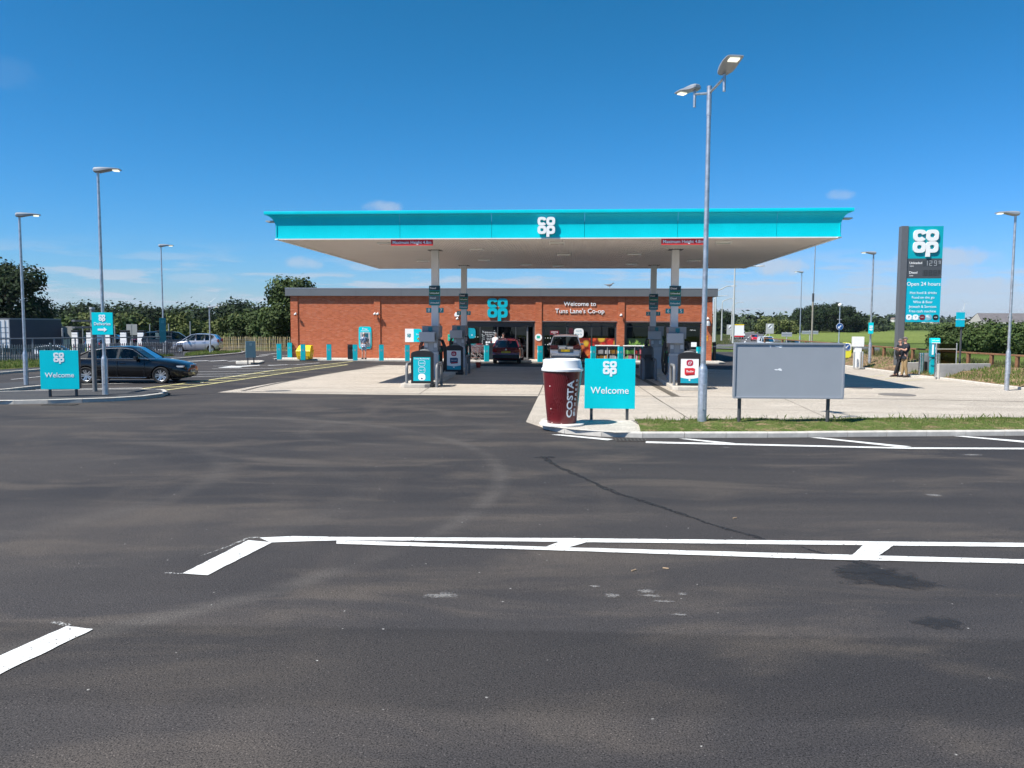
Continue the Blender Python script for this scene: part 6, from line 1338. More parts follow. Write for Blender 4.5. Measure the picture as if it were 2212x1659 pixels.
# ================================================================== VEHICLES
def wheel_meshes(r, style):
    key = (round(r, 3), style)
    if key in wheel_meshes.c: return wheel_meshes.c[key]
    w = .105; mb = MB(); prof = [(r * .66, -w * .8), (r * .9, -w), (r * .975, -w * .8), (r, -w * .45), (r, w * .45), (r * .975, w * .8), (r * .9, w), (r * .66, w * .8)]
    mb.lathe(prof + [prof[0]], 28, caps=False); mb.v = [(x, z, y) for x, y, z in mb.v]; ty = mb.mesh('tyre', RUBBER, smooth=.6)
    mb = MB(); mb.lathe([(r * .69, -w * .82), (r * .66, -w * .6), (r * .63, -w * .2), (r * .63, w * .7), (r * .69, w * .82), (r * .72, w * .75), (r * .70, -w * .7)], 26, caps=False); n = {'bmw': 10, 'std': 7, 'steel': 6}[style]
    for i in range(n):
        a = 2 * math.pi * (i // 2 if style == 'bmw' else i) / (n // 2 if style == 'bmw' else n)
        off = (.11 if i % 2 else -.11) if style == 'bmw' else 0
        ca, sa = math.cos(a), math.sin(a); wd = r * (.075 if style == 'bmw' else .11)
        def pt(rr, s_, z): return (ca * rr - sa * s_, sa * rr + ca * s_, z)
        o0, o1 = off * r * .55, off * r * 1.25
        pts = [pt(r * .12, o0 - wd * .7, w * .55), pt(r * .12, o0 + wd * .7, w * .55), pt(r * .66, o1 + wd, w * .70), pt(r * .66, o1 - wd, w * .70)]
        low = [(x, y, z - .03) for x, y, z in pts]; mb.add(pts + low, [(0, 1, 2, 3), (4, 7, 6, 5), (0, 4, 5, 1), (1, 5, 6, 2), (2, 6, 7, 3), (3, 7, 4, 0)])
    mb.cyl((0, 0, w * .3), (0, 0, w * .68), r * .17, r * .14, 16); mb.v = [(x, z, y) for x, y, z in mb.v]
    rim = mb.mesh('rim', ALLOY if style != 'steel' else M('steel_wheel', (.3, .31, .32), .45, .4), smooth=.5)
    mb = MB(); mb.cyl((0, w * .1, 0), (0, w * .15, 0), r * .66, n=24); br = mb.mesh('brake', M('brake_dark', (.02, .02, .022), .6))
    wheel_meshes.c[key] = (ty, rim, br); return wheel_meshes.c[key]
wheel_meshes.c = {}
REDL = M('tail_lamp', (.28, .006, .008), .12, coat=.6); HEADL = M('head_lamp', (.5, .52, .55), .08, .2, coat=1); PLATEY = M('plate_yellow', (.75, .52, .01), .4); PLATEW = M('plate_white', (.72, .72, .68), .4)
def interp(tab, x):
    if x <= tab[0][0]: return tab[0][1:]
    for a, b in zip(tab, tab[1:]):
        if x <= b[0]:
            f = (x - a[0]) / (b[0] - a[0]); f = f * f * (3 - 2 * f) if len(tab) > 3 and False else f
            return tuple(p + (q - p) * f for p, q in zip(a[1:], b[1:]))
    return tab[-1][1:]
def car(name, label, cat, loc, ang, sp, paint, k=1.0, group=None, plate_r=None, plate_f=None, driver=False, wheels='std', trim=None, seats=True):
    """x forward from the middle, y left, z up"""
    L, W = sp['L'], sp['W']; hw = W / 2
    t = thing(name, label, cat, loc, ang, group); t.scale = (k, k, k)
    X = lambda f: (f - .5) * L
    st = sp['body']; fr = sorted(set([q[0] for q in st] + [i / 22 for i in range(23)])); rings = []
    for f in fr:
        zb, zs, zc, w = interp(st, f); w *= hw; h = zs - zb
        half = [(.0, zb), (.78, zb), (.93, zb + .06), (.985, zb + .22 * h), (1.0, zb + .5 * h), (.995, zb + .72 * h), (.975, zs - .07), (.93, zs - .012), (.84, zs + (zc - zs) * .35), (.45, zs + (zc - zs) * .88), (0, zc)]
        pts = [(X(f), y * w, z) for y, z in half]; pts += [(x, -y, z) for x, y, z in reversed(pts[1:-1])]; rings.append(pts)
    mb = MB(); mb.loft(rings); me = mb.mesh('body', [paint, BLACK], smooth=.55)
    o = bpy.data.objects.new('body', me); link(o, t)
    wr = sp['wr']; wx = (X(sp['wf']), X(sp['wre']))
    # wheel arches cut out of the body
    cb = MB()
    for x in wx: cb.cyl((x, -hw - .2, wr + .01), (x, hw + .2, wr + .01), wr * 1.13, n=36)
    cme = cb.mesh('cut', BLACK); co = bpy.data.objects.new('cut', cme); link(co, t)
    md = o.modifiers.new('b', 'BOOLEAN'); md.object = co; md.operation = 'DIFFERENCE'; md.solver = 'EXACT'; md.material_mode = 'TRANSFER'
    bpy.context.view_layer.update(); dg = bpy.context.evaluated_depsgraph_get()
    nm = bpy.data.meshes.new_from_object(o.evaluated_get(dg), depsgraph=dg); o.modifiers.clear(); o.data = nm; bpy.data.objects.remove(co); nm.name = 'body'
    ty, rim, br = wheel_meshes(wr, wheels)
    for x in wx:
        for s_ in (1, -1):
            w_ = obj('wheel', ty, t, (x, s_ * (hw - .115), wr), rz=0 if s_ > 0 else math.pi); obj('rim', rim, w_); obj('brake_disc', br, w_)
    mb = MB(); mb.bb(X(.06), X(.94), -hw * .7, hw * .7, sp['body'][3][1] - .03, sp['body'][3][1] + .22); mb.build('underside', BLACK, t)
    # glasshouse
    gh = sp['glass']; n = len(gh); bt_ = sp['belt']; RW = sp['roofw'] * hw
    P = []
    for f, zt, tg in gh:
        zb, wb = interp(bt_, f); wb *= hw; a = max(0.0, min(1, (zt - zb) / (sp['H'] - zb)))
        wt = wb + (RW - wb) * a
        P.append([(X(f), wb, zb - .01), (X(f), wt, max(zt - .035 * a, zb - .005)), (X(f), wt * .86, zt), (X(f), 0, zt + .018 * a)])
    roofs = MB(); glasses = []
    def mir(q): return [(x, -y, z) for x, y, z in q]
    for i in range(n - 1):
        a, b = P[i], P[i + 1]; tg = gh[i][2]          # tag: side letter + top letter
        for fl in (0, 1):
            A_, B_ = (a, b) if not fl else (mir(a), mir(b))
            side = [A_[0], B_[0], B_[1], A_[1]]
            if tg[0] == 'g': glasses.append(('side_window', side))
            else: roofs.add(side, [(0, 1, 2, 3)])
            top1 = [A_[1], B_[1], B_[2], A_[2]]; top2 = [A_[2], B_[2], B_[3], A_[3]]
            if tg[1] == 'g': glasses.append(('screen' + str(i), top1)); glasses.append(('screen' + str(i), top2))
            else: roofs.add(top1, [(0, 1, 2, 3)]); roofs.add(top2, [(0, 1, 2, 3)])
    ro = roofs.mesh('roof', [paint], smooth=.6); bm = bmesh.new(); bm.from_mesh(ro); bmesh.ops.remove_doubles(bm, verts=bm.verts, dist=.001); bm.to_mesh(ro); bm.free(); obj('roof', ro, t)
    for fl in (0, 1):
        pil = MB(); tr = MB()
        for i in range(n - 1):
            A_, B_ = (P[i], P[i + 1]) if not fl else (mir(P[i]), mir(P[i + 1]))
            pil.tube([A_[1], B_[1]], .032 if gh[i][2][1] == 'g' else .022, 6)
            if trim and gh[i][0] > .18: tr.tube([(A_[1][0], A_[1][1] * 1.02, A_[1][2] - .03), (B_[1][0], B_[1][1] * 1.02, B_[1][2] - .03)], .016, 6)
        pil.build('window_rail', paint, t, smooth=1)
        if trim: tr.build('chrome_line', trim, t, smooth=1)
    scr = {}
    for nm_, q in glasses: scr.setdefault(nm_ if nm_ != 'side_window' else 'side_window%d' % len(scr), []).append(q)
    for nm_, qs in scr.items():
        mb = MB()
        for q in qs: mb.add(q, [(0, 1, 2, 3)])
        nn = 'side_window' if nm_.startswith('side') else ('windscreen' if int(nm_[6:]) > n / 2 else 'rear_window')
        mb.build(nn, GLASS, t, fix=False)
    # cabin: dash, seats
    zb = interp(bt_, .5)[0]; mb = MB(); f0, f1 = gh[0][0], gh[-1][0]
    mb.bb(X(f0 + .05), X(f1 - .08), -hw * .78, hw * .78, zb - .1, zb - .02); mb.build('cabin_trim', BLACK, t)
    if seats:
        for f in sp.get('seats', (.52, .33)):
            for s_ in (1, -1):
                mb = MB(); mb.box((X(f), s_ * hw * .42, zb + .08), (.14, .46, .36)); mb.box((X(f) - .03, s_ * hw * .42, zb + .32), (.10, .24, .16)); mb.build('seat', M('seat_cloth', (.025, .025, .028), .8), t, bevel=.03)
    # lamps, plates, mirrors, door gaps
    for nm_, m_, boxes in sp['bits']:
        for bx in boxes:
            for s_ in ((1, -1) if len(bx) == 6 else (1,)):
                f, y, z, dx, dy, dz = bx[:6]; mb = MB(); mb.box((X(f), s_ * y * hw, z), (dx, dy, dz)); mb.build(nm_, m_, t, bevel=min(.02, dz * .3, dx * .3, dy * .3))
    z_, w_ = interp(bt_, sp['mirror'])
    for s_ in (1, -1):
        mb = MB(); mb.box((X(sp['mirror']), s_ * (w_ * hw + .12), z_ + .07), (.12, .2, .13)); mb.box((X(sp['mirror']), s_ * (w_ * hw + .01), z_ + .02), (.06, .1, .04)); mb.build('mirror', sp.get('mirror_m', paint), t, bevel=.025)
        for f in sp['doors']:
            zb_, zs_, _, wq = interp(st, f); mb = MB(); mb.bb(X(f) - .006, X(f) + .006, s_ * wq * hw - .012, s_ * wq * hw + .004, zb_ + .12, zs_ - .08); mb.build('door_gap', BLACK, t)
        for f in sp['handles']:
            zb_, zs_, _, wq = interp(st, f); mb = MB(); mb.box((X(f), s_ * (wq * hw + .006), zs_ - .16), (.2, .03, .035)); mb.build('door_handle', sp.get('handle_m', paint), t, bevel=.01)
    if plate_r:
        x, z, tx, hgt = plate_r; mb = MB(); mb.bb(X(x) - .012, X(x) - .002, -.26, .26, z - .056, z + .056); q = mb.build('rear_plate', PLATEY, t); lettering(tx, .105, q, (X(x) - .014, 0, z), BLACK, .004, .008, rot=(0, 0, -math.pi / 2))
    if plate_f:
        x, z, tx, hgt = plate_f; mb = MB(); mb.bb(X(x) + .002, X(x) + .012, -.26, .26, z - .056, z + .056); q = mb.build('front_plate', PLATEW, t); lettering(tx, .105, q, (X(x) + .014, 0, z), BLACK, .004, .008, rot=(0, 0, math.pi / 2))
    return t
def paintm(name, col, metal=.0, flake=.0): return M(name, col, .22, metal, coat=.7 if max(col) < .01 else 1.0, spec=.25)
SALOON = dict(L=4.63, W=1.81, H=1.43, wr=.325, wf=.795, wre=.19, roofw=.66, mirror=.605, doors=(.25, .445, .665), handles=(.285, .49), seats=(.47, .29),
    body=[(0, .42, .70, .72, .72), (.012, .33, .90, .93, .84), (.04, .25, .985, 1.03, .92), (.10, .2, 1.0, 1.05, .965), (.2, .19, .99, 1.04, .99), (.35, .18, .965, 1.0, 1), (.6, .18, .935, .97, 1), (.7, .18, .90, .97, 1), (.8, .19, .845, .925, .99), (.9, .2, .775, .85, .955), (.96, .2, .70, .775, .89), (.985, .22, .64, .70, .82), (1, .3, .52, .56, .70)],
    belt=[(.08, 1.0, .90), (.2, .985, .925), (.5, .95, .94), (.7, .91, .92), (.76, .90, .90)],
    glass=[(.105, 1.03, 'pg'), (.20, 1.27, 'pg'), (.245, 1.345, 'gp'), (.30, 1.395, 'gp'), (.40, 1.425, 'gp'), (.435, 1.43, 'pp'), (.455, 1.43, 'gp'), (.51, 1.415, 'gp'), (.56, 1.37, 'gg'), (.695, .955, 'gg')],
    bits=[('head_lamp', HEADL, [(.945, .80, .655, .30, .20, .075)]), ('tail_lamp', REDL, [(.02, .74, .86, .12, .34, .14)]), ('grille', CHROME, [(.992, .13, .625, .05, .21, .15)]), ('grille_insert', BLACK, [(.996, .13, .625, .05, .175, .118)]),
          ('bumper_intake', BLACK, [(.99, 0, .34, .09, 1.2, .12, 1)]), ('fog_trim', CHROME, [(.975, .66, .345, .03, .28, .02)]), ('sill_trim', CHROME, [(.50, .985, .235, 1.65, .012, .018)]), ('window_trim', CHROME, [(.50, .945, .965, 2.3, .014, .018)])], mirror_m=BLACK)
ESTATE = dict(L=4.15, W=1.66, H=1.43, wr=.29, wf=.81, wre=.2, roofw=.70, mirror=.63, doors=(.3, .48, .68), handles=(.33, .5), seats=(.5, .32),
    body=[(0, .34, .62, .64, .90), (.012, .28, .80, .82, .95), (.03, .24, .92, .94, .965), (.1, .2, .95, .97, .985), (.3, .18, .93, .95, 1), (.6, .18, .91, .93, 1), (.72, .18, .88, .93, .99), (.85, .2, .82, .89, .97), (.95, .22, .72, .78, .92), (.985, .25, .62, .66, .86), (1, .34, .5, .52, .8)],
    belt=[(.01, .93, .93), (.3, .925, .95), (.7, .90, .93), (.78, .89, .90)],
    glass=[(.025, .95, 'pg'), (.105, 1.36, 'pp'), (.13, 1.39, 'gp'), (.30, 1.42, 'pp'), (.325, 1.42, 'gp'), (.475, 1.43, 'pp'), (.495, 1.43, 'gp'), (.58, 1.385, 'gg'), (.735, .93, 'gg')],
    bits=[('tail_lamp', REDL, [(.012, .80, .79, .10, .28, .17)]), ('bumper', BLACK, [(-.004, 0, .44, .12, 1.56, .22, 1)]), ('head_lamp', HEADL, [(.965, .72, .64, .1, .36, .13)]), ('roof_rail', BLACK, [(.3, .62, 1.45, 1.5, .03, .03)]), ('rear_badge', CHROME, [(.006, 0, .84, .03, .09, .09, 1)])], mirror_m=BLACK)
HATCH = dict(L=3.75, W=1.66, H=1.53, wr=.29, wf=.815, wre=.165, roofw=.70, mirror=.65, doors=(.28, .49, .70), handles=(.32, .53), seats=(.5, .30),
    body=[(0, .36, .70, .72, .86), (.012, .3, .88, .9, .93), (.03, .26, 1.0, 1.02, .955), (.12, .2, 1.02, 1.05, .985), (.3, .18, 1.0, 1.02, 1), (.6, .18, .97, .99, 1), (.72, .18, .93, 1.0, .99), (.85, .2, .84, .93, .96), (.94, .22, .72, .80, .88), (.98, .25, .6, .66, .80), (1, .34, .5, .52, .7)],
    belt=[(.01, 1.0, .92), (.3, .99, .945), (.7, .96, .92), (.78, .95, .90)],
    glass=[(.02, 1.03, 'pg'), (.10, 1.40, 'pp'), (.15, 1.46, 'gp'), (.285, 1.52, 'pp'), (.31, 1.525, 'gp'), (.47, 1.53, 'pp'), (.50, 1.525, 'gp'), (.58, 1.47, 'gg'), (.77, .98, 'gg')],
    bits=[('tail_lamp', REDL, [(.02, .78, .98, .14, .22, .26)]), ('head_lamp', HEADL, [(.925, .70, .76, .26, .26, .2)]), ('bumper', MIDGREY, [(.995, 0, .36, .08, 1.1, .1, 1)]), ('grille', BLACK, [(.985, 0, .6, .06, .7, .1, 1)])])
MPV = dict(L=4.85, W=1.90, H=1.74, wr=.33, wf=.81, wre=.20, roofw=.74, mirror=.68, doors=(.3, .5, .71), handles=(.34, .54), seats=(.52, .36, .2),
    body=[(0, .38, .74, .76, .88), (.01, .32, .96, .98, .94), (.03, .26, 1.08, 1.10, .965), (.12, .2, 1.10, 1.12, .985), (.3, .18, 1.08, 1.1, 1), (.6, .18, 1.05, 1.07, 1), (.74, .18, 1.0, 1.06, .99), (.87, .2, .9, .98, .96), (.95, .22, .78, .86, .9), (.985, .25, .66, .72, .84), (1, .34, .5, .52, .75)],
    belt=[(.01, 1.08, .94), (.3, 1.07, .95), (.7, 1.03, .93), (.8, 1.0, .90)],
    glass=[(.012, 1.10, 'pg'), (.055, 1.62, 'pp'), (.09, 1.69, 'gp'), (.29, 1.74, 'pp'), (.31, 1.74, 'gp'), (.49, 1.74, 'pp'), (.51, 1.74, 'gp'), (.62, 1.68, 'gg'), (.80, 1.06, 'gg')],
    bits=[('tail_lamp', M('dark_tail', (.05, .004, .006), .12, coat=.6), [(.008, .71, 1.0, .10, .46, .20)]), ('plate_recess', DKGREY, [(.0, 0, .80, .06, .9, .2, 1)]), ('bumper_strip', CHROME, [(-.004, 0, .50, .06, 1.62, .022, 1)]), ('bumper_lower', BLACK, [(.0, 0, .34, .10, 1.6, .10, 1)]), ('head_lamp', HEADL, [(.95, .72, .8, .2, .3, .16)]), ('rear_badge', CHROME, [(.0015, 0, 1.02, .03, .10, .09, 1)]), ('roof_rail', BLACK, [(.33, .62, 1.76, 2.0, .03, .035)])])
VAN = dict(L=4.9, W=1.9, H=1.95, wr=.33, wf=.82, wre=.2, roofw=.80, mirror=.72, doors=(.45, .74), handles=(.55,), seats=(.6,),
    body=[(0, .36, .9, .92, .96), (.01, .3, 1.1, 1.12, .98), (.05, .22, 1.15, 1.17, 1), (.3, .2, 1.15, 1.17, 1), (.7, .2, 1.1, 1.12, 1), (.85, .2, .95, 1.05, .97), (.95, .24, .82, .9, .92), (.985, .28, .7, .76, .88), (1, .36, .55, .57, .8)],
    belt=[(.0, 1.14, .97), (.5, 1.12, .97), (.8, 1.05, .93), (.9, 1.0, .9)],
    glass=[(.005, 1.16, 'pg'), (.02, 1.82, 'pp'), (.05, 1.92, 'pp'), (.5, 1.95, 'pp'), (.58, 1.95, 'gp'), (.70, 1.88, 'gg'), (.87, 1.08, 'gg')],
    bits=[('tail_lamp', REDL, [(.008, .9, .9, .06, .14, .42)]), ('bumper', BLACK, [(.0, 0, .4, .1, 1.7, .2, 1), (.995, 0, .42, .1, 1.5, .18, 1)]), ('head_lamp', HEADL, [(.965, .75, .82, .14, .3, .22)]), ('grille', BLACK, [(.985, 0, .66, .06, .8, .12, 1)])], mirror_m=BLACK)
# black saloon
ang = R_(4); kb_ = 1.04; r = G(188.5, 828.6); d = Vector((math.cos(ang), math.sin(ang), 0)); c = r + d * ((.5 - .19) * 4.63 * kb_) + Vector((-d.y, d.x, 0)) * (.79 * kb_)
BMW = car('saloon_car', 'glossy black saloon car turning behind the deliveries sign', 'car', (c.x, c.y, 0), ang, SALOON, paintm('black_paint', (.004, .0045, .006)), kb_, plate_f=(1.0, .47, 'PJ68 FHU', .1), wheels='bmw', trim=CHROME)
# maroon estate and silver people carrier at the shop
p = G(1090.5, 787.8); q = S(0, 0); ang = SA + math.pi / 2; kk = 1.05
a = p + Vector((-math.sin(SA), math.cos(SA), 0)) * (2.08 * kk + .75); car('estate_car', 'dark maroon older estate car parked nose-in at the shop doors', 'car', (a.x, a.y, 0), ang, ESTATE, paintm('maroon_paint', (.15, .010, .020)), kk, plate_r=(-.003, .70, 'S208 VNW', .1), wheels='steel')
p = G(1221, 787.5); kk = 1.04; a = p + Vector((-math.sin(SA), math.cos(SA), 0)) * (2.42 * kk + .55); car('people_carrier', 'silver grey people carrier parked behind the giant cup', 'car', (a.x, a.y, 0), ang, MPV, paintm('silver_paint', (.36, .355, .38), .55), kk, plate_r=(-.006, .80, 'AF67 CWG', .1))
# left car park
SILV = paintm('pale_silver', (.5, .5, .54), .5); WHT = paintm('car_white', (.72, .73, .74)); DBL = paintm('dark_blue_paint', (.012, .02, .05)); DGR = paintm('charcoal_paint', (.03, .032, .036)); RDP = paintm('red_paint', (.30, .012, .014))
def put(spec, label, dx, dy, ang, paint, k=1.0, nm='hatchback_car', **kw):
    p = G(dx, dy); return car(nm, label, 'car', (p.x, p.y, gz(p.y, p.x)), ang, spec, paint, k, **kw)
put(HATCH, 'pale silver hatchback in front of the paling fence', 427, 761, R_(186), SILV, 1.0)
q_ = A(124, 760, 69.8); car('hatchback_car', 'white hatchback parked behind the low steel fence', 'car', (q_.x, 69.8, gz(69.8, q_.x)), R_(8), HATCH, WHT, .98)
put(HATCH, 'dark blue car at the chargers, left of the red one', 258, 762, R_(60), DBL, 1.1); put(MPV, 'charcoal car at the chargers behind the silver hatchback', 372, 758, R_(20), DGR, .95, nm='parked_car'); put(HATCH, 'red car at the chargers, half hidden by the fence', 292, 761, R_(70), RDP, 1.05); put(HATCH, 'dark car between the two right hand chargers', 338, 759.5, R_(30), DBL, 1.08)
put(VAN, 'blue panel van parked behind the chargers', 235, 757, R_(4), paintm('van_blue', (.05, .11, .20)), 1.15, nm='panel_van')
# main road traffic
def far(spec, label, q, Y, ang, paint, nm, k=1.0, cat='car'):
    p = A(*q, Y); return car(nm, label, cat, (p.x, Y, gz(Y)), ang, spec, paint, k, seats=False)
far(VAN, 'white van driving away up the main road', c1b(845, 1240), 250, R_(75), WHT, 'small_van', 1.0, 'van'); far(HATCH, 'bright red car coming down the main road', c1b(1004, 1290), 191, R_(-104), paintm('bright_red_paint', (.55, .015, .03)), 'small_car')
far(VAN, 'white van coming towards the junction behind the board', c1b(1153, 1340), 136, R_(-92), WHT, 'small_van', 1.0, 'van'); far(HATCH, 'dark blue car passing behind the blank board', c1b(1495, 1350), 124, R_(-86), DBL, 'small_car')
# lorry with a curtain trailer on the left
NAVYC = M('curtain_navy', (.005, .010, .032), .6, var=.2, scale=1.2, bump=.2, bscale=3); pr = A(0, 760, 80); 
tA_ = A(*c3z(205, 400), 78); tB_ = A(*c3z(1350, 540), 91); g0 = -1.15
d = Vector((tB_.x - tA_.x, 13, 0)); Lt = d.length; ang = math.atan2(d.y, d.x); t = thing('lorry', 'lorry with dark navy curtain trailer and white rear doors', 'lorry', (tA_.x, 78, g0), ang); Ht = tA_.z - g0
mb = MB(); mb.bb(0, Lt, 0, 2.5, .95, Ht - .14); mb.build('curtain_side', NAVYC, t); mb = MB(); mb.bb(-.02, Lt + .02, -.03, 2.53, Ht - .139, Ht); mb.build('roof_rail', M('rail_grey', (.16, .17, .19), .5), t)
mb = MB(); mb.bb(-.06, -.003, .06, 1.22, 1.0, Ht - .16); mb.build('rear_door', WHITE, t); mb = MB(); mb.bb(-.06, -.003, 1.26, 2.44, 1.0, Ht - .16); mb.build('rear_door', WHITE, t)
mb = MB(); mb.bb(-.05, 0, 0, .05, .95, Ht - .15); mb.bb(-.05, 0, 2.45, 2.5, .95, Ht - .15); mb.build('door_frame', LTGREY, t)
for y in (.4, .85, 1.6, 2.1): mb = MB(); mb.cyl((-.09, y, 1.0), (-.09, y, Ht - .2), .022, n=8); mb.build('locking_bar', MIDGREY, t)
for z in (1.5, 2.0, 2.5, 3.0): mb = MB(); mb.bb(-.075, -.061, .1, 2.4, z, z + .03); mb.build('hinge_strap', MIDGREY, t)
mb = MB(); mb.bb(0, Lt, .2, 2.3, .6, .94); mb.build('chassis', BLACK, t)
mb = MB(); x0 = Lt + .55; mb.slab([(x0, .45), (x0 + 2.1, .45), (x0 + 2.2, 1.5), (x0 + 1.95, 2.4), (x0 + 1.2, 2.75), (x0, 2.85)], .02, 2.48); cb = mb.build('cab', M('cab_grey', (.36, .40, .44), .35, coat=.5), t, bevel=.06)
for a, b in ((x0 + .25, x0 + .8), (x0 + 1.05, x0 + 1.85)): mb = MB(); mb.bb(a, b, -.012, .018, 1.55, 2.35); w_ = mb.build('cab_window', BLACK, t, bevel=.005)
mb = MB(); mb.slab([(x0 + .1, 2.86), (x0 + .9, 2.86), (x0 + .2, 3.7), (x0 + .1, 3.7)], .3, 2.2); mb.build('air_deflector', DKGREY, t); mb = MB(); mb.tube([(x0 - .25, .25, 1.5), (x0 - .25, .25, 3.6), (x0 - .35, .25, 3.85)], .09, 8); mb.build('exhaust_stack', LTGREY, t)
for x in (1.2, 2.4, 3.6, Lt - .6, x0 + 1.5):
    for y in (.25, 2.25): o = obj('wheel', wheel_meshes(.5, 'steel')[0], t, (x, y, .5)); obj('rim', wheel_meshes(.5, 'steel')[1], o, rz=math.pi)
# white box lorry on the main road
p = A(*c1b(790, 1175), 215); t = thing('box_lorry', 'white box lorry with yellow top far up the road', 'lorry', (p.x, 215, gz(215)), R_(80)); k = 1.0
mb = MB(); mb.bb(-4, 3, -1.25, 1.25, 1.0, 3.7); mb.build('box_body', WHITE, t); mb = MB(); mb.bb(-4.02, 3.02, -1.27, 1.27, 3.71, 3.95); mb.build('yellow_top', YELLOW, t); mb = MB(); mb.bb(-4.05, -4.01, -1.2, 1.2, .6, 1.0); mb.build('tail_board', RED, t); mb = MB(); mb.bb(3.2, 5, -1.2, 1.2, .6, 3.0); mb.build('cab', WHITE, t, bevel=.1)
for x in (-2.5, 3.8):
    for y in (-1.1, 1.1): o = obj('wheel', wheel_meshes(.5, 'steel')[0], t, (x, y, .5)); obj('rim', wheel_meshes(.5, 'steel')[1], o)

# ================================================================== PEOPLE
def skin_mesh(name, verts, edges, mat, root=0, sub=1):
    """verts: (pos, rx, ry)"""
    me = bpy.data.meshes.new(name); me.from_pydata([v[0] for v in verts], edges, [])
    o = bpy.data.objects.new(name, me); link(o)
    o.modifiers.new('s', 'SKIN').use_smooth_shade = True
    sv = me.skin_vertices[0].data
    for i, v in enumerate(verts): sv[i].radius = (v[1], v[2]); sv[i].use_root = i == root
    s2 = o.modifiers.new('u', 'SUBSURF'); s2.levels = sub; s2.render_levels = sub
    bpy.context.view_layer.update(); dg = bpy.context.evaluated_depsgraph_get()
    nm = bpy.data.meshes.new_from_object(o.evaluated_get(dg), depsgraph=dg); bpy.data.objects.remove(o); bpy.data.meshes.remove(me)
    nm.materials.clear(); nm.materials.append(mat); nm.shade_smooth(); nm.name = name; return nm
def person(label, loc, rz, h=1.75, pose=None, shirt=None, legs=None, shoes=None, hair=HAIRG, shorts=False, belly=0.0, skin=SKIN, glasses=False, cap=None, group=None, seated=False):
    """stands facing -y"""
    J = dict(pelvis=(0, 0, .95), waist=(0, -.02 - belly * .4, 1.10), chest=(0, .0, 1.30), neckb=(0, .015, 1.455), neck=(0, .0, 1.53), jaw=(0, -.025, 1.60), mid=(0, -.015, 1.675), top=(0, .0, 1.735),
             shL=(.175, .01, 1.41), elL=(.235, .03, 1.14), wrL=(.25, -.06, .91), shR=(-.175, .01, 1.41), elR=(-.235, .03, 1.14), wrR=(-.25, -.06, .91),
             hipL=(.09, 0, .90), knL=(.10, -.02, .49), anL=(.10, .02, .085), hipR=(-.09, 0, .90), knR=(-.10, -.02, .49), anR=(-.10, .02, .085))
    J.update(pose or {}); J = {k: Vector(v) for k, v in J.items()}
    t = thing('person', label, 'person', loc, rz, group); s_ = h / 1.75; t.scale = (s_, s_, s_)
    V = []; E = []; ix = {}
    def add(k, p, rx, ry, par=None):
        V.append((p, rx, ry)); ix[k] = len(V) - 1
        if par: E.append((ix[par], ix[k]))
    add('pelvis', J['pelvis'], .135, .10); add('waist', J['waist'], .135, .105 + belly * .5, 'pelvis'); add('chest', J['chest'], .15, .10 + belly * .15, 'waist'); add('neckb', J['neckb'], .075, .06, 'chest'); add('neck', J['neck'], .052, .052, 'neckb')
    add('jaw', J['jaw'], .058, .072, 'neck'); add('mid', J['mid'], .078, .096, 'jaw'); add('top', J['top'], .058, .07, 'mid')
    for s in 'LR':
        sg = 1 if s == 'L' else -1
        add('sh' + s, J['sh' + s], .055, .055, 'chest'); add('el' + s, J['el' + s], .042, .042, 'sh' + s); add('fa' + s, J['el' + s].lerp(J['wr' + s], .35), .042, .04, 'el' + s); add('wr' + s, J['wr' + s], .027, .024, 'fa' + s)
        d = (J['wr' + s] - J['el' + s]).normalized(); side = d.cross(Vector((0, 0, 1)))
        if side.length < .2: side = Vector((0, -1, 0))
        side.normalize(); nrm = side.cross(d).normalized()
        pm = J['wr' + s] + d * .07; add('pm' + s, pm, .036, .016, 'wr' + s)
        for i, L_ in enumerate((.070, .080, .076, .060)):
            b = pm + d * .035 + side * ((i - 1.5) * .021); add('k%d' % i + s, b, .0095, .0095, 'pm' + s); m_ = b + d * L_ * .55 - nrm * .006; add('f%d' % i + s, m_, .0088, .0088, 'k%d' % i + s); add('g%d' % i + s, m_ + d * L_ * .4 - nrm * .022, .0075, .0075, 'f%d' % i + s)
        b = J['wr' + s] + d * .035 - side * .035; add('t0' + s, b, .012, .012, 'wr' + s); add('t1' + s, b + d * .04 - side * .025, .010, .010, 't0' + s); add('t2' + s, b + d * .068 - side * .03, .0085, .0085, 't1' + s)
        add('hip' + s, J['hip' + s], .085, .09, 'pelvis'); add('kn' + s, J['kn' + s], .055, .058, 'hip' + s); add('cf' + s, J['kn' + s].lerp(J['an' + s], .3) + Vector((0, .015, 0)), .052, .055, 'kn' + s); add('an' + s, J['an' + s], .034, .038, 'cf' + s)
        fd = Vector((0, -1, 0)) if not seated else Vector((0, -1, -.2)); add('hl' + s, J['an' + s] + Vector((0, .01, -.03)), .024, .024, 'an' + s); add('to' + s, J['an' + s] + fd * .09 + Vector((0, 0, -.045)), .022, .018, 'an' + s)
    obj('body', skin_mesh('body', V, E, skin), t)
    def sub(nm, keys, mat, grow, ends=(), hem=None):
        ks = [k for k in keys if k in ix]; m = {ix[k]: i for i, k in enumerate(ks)}; vv = [(V[ix[k]][0], V[ix[k]][1] + grow, V[ix[k]][2] + grow) for k in ks]; ee = [(m[a], m[b]) for a, b in E if a in m and b in m]
        for a, b, f, r in ends:
            p = V[ix[a]][0].lerp(V[ix[b]][0], f); vv.append((p, r, r)); ee.append((ks.index(a), len(vv) - 1))
        if hem: vv.append((V[ix['pelvis']][0] + Vector((0, -.012, hem[0])), hem[1], hem[2])); ee.append((ks.index('pelvis'), len(vv) - 1))
        return obj(nm, skin_mesh(nm, vv, ee, mat), t)
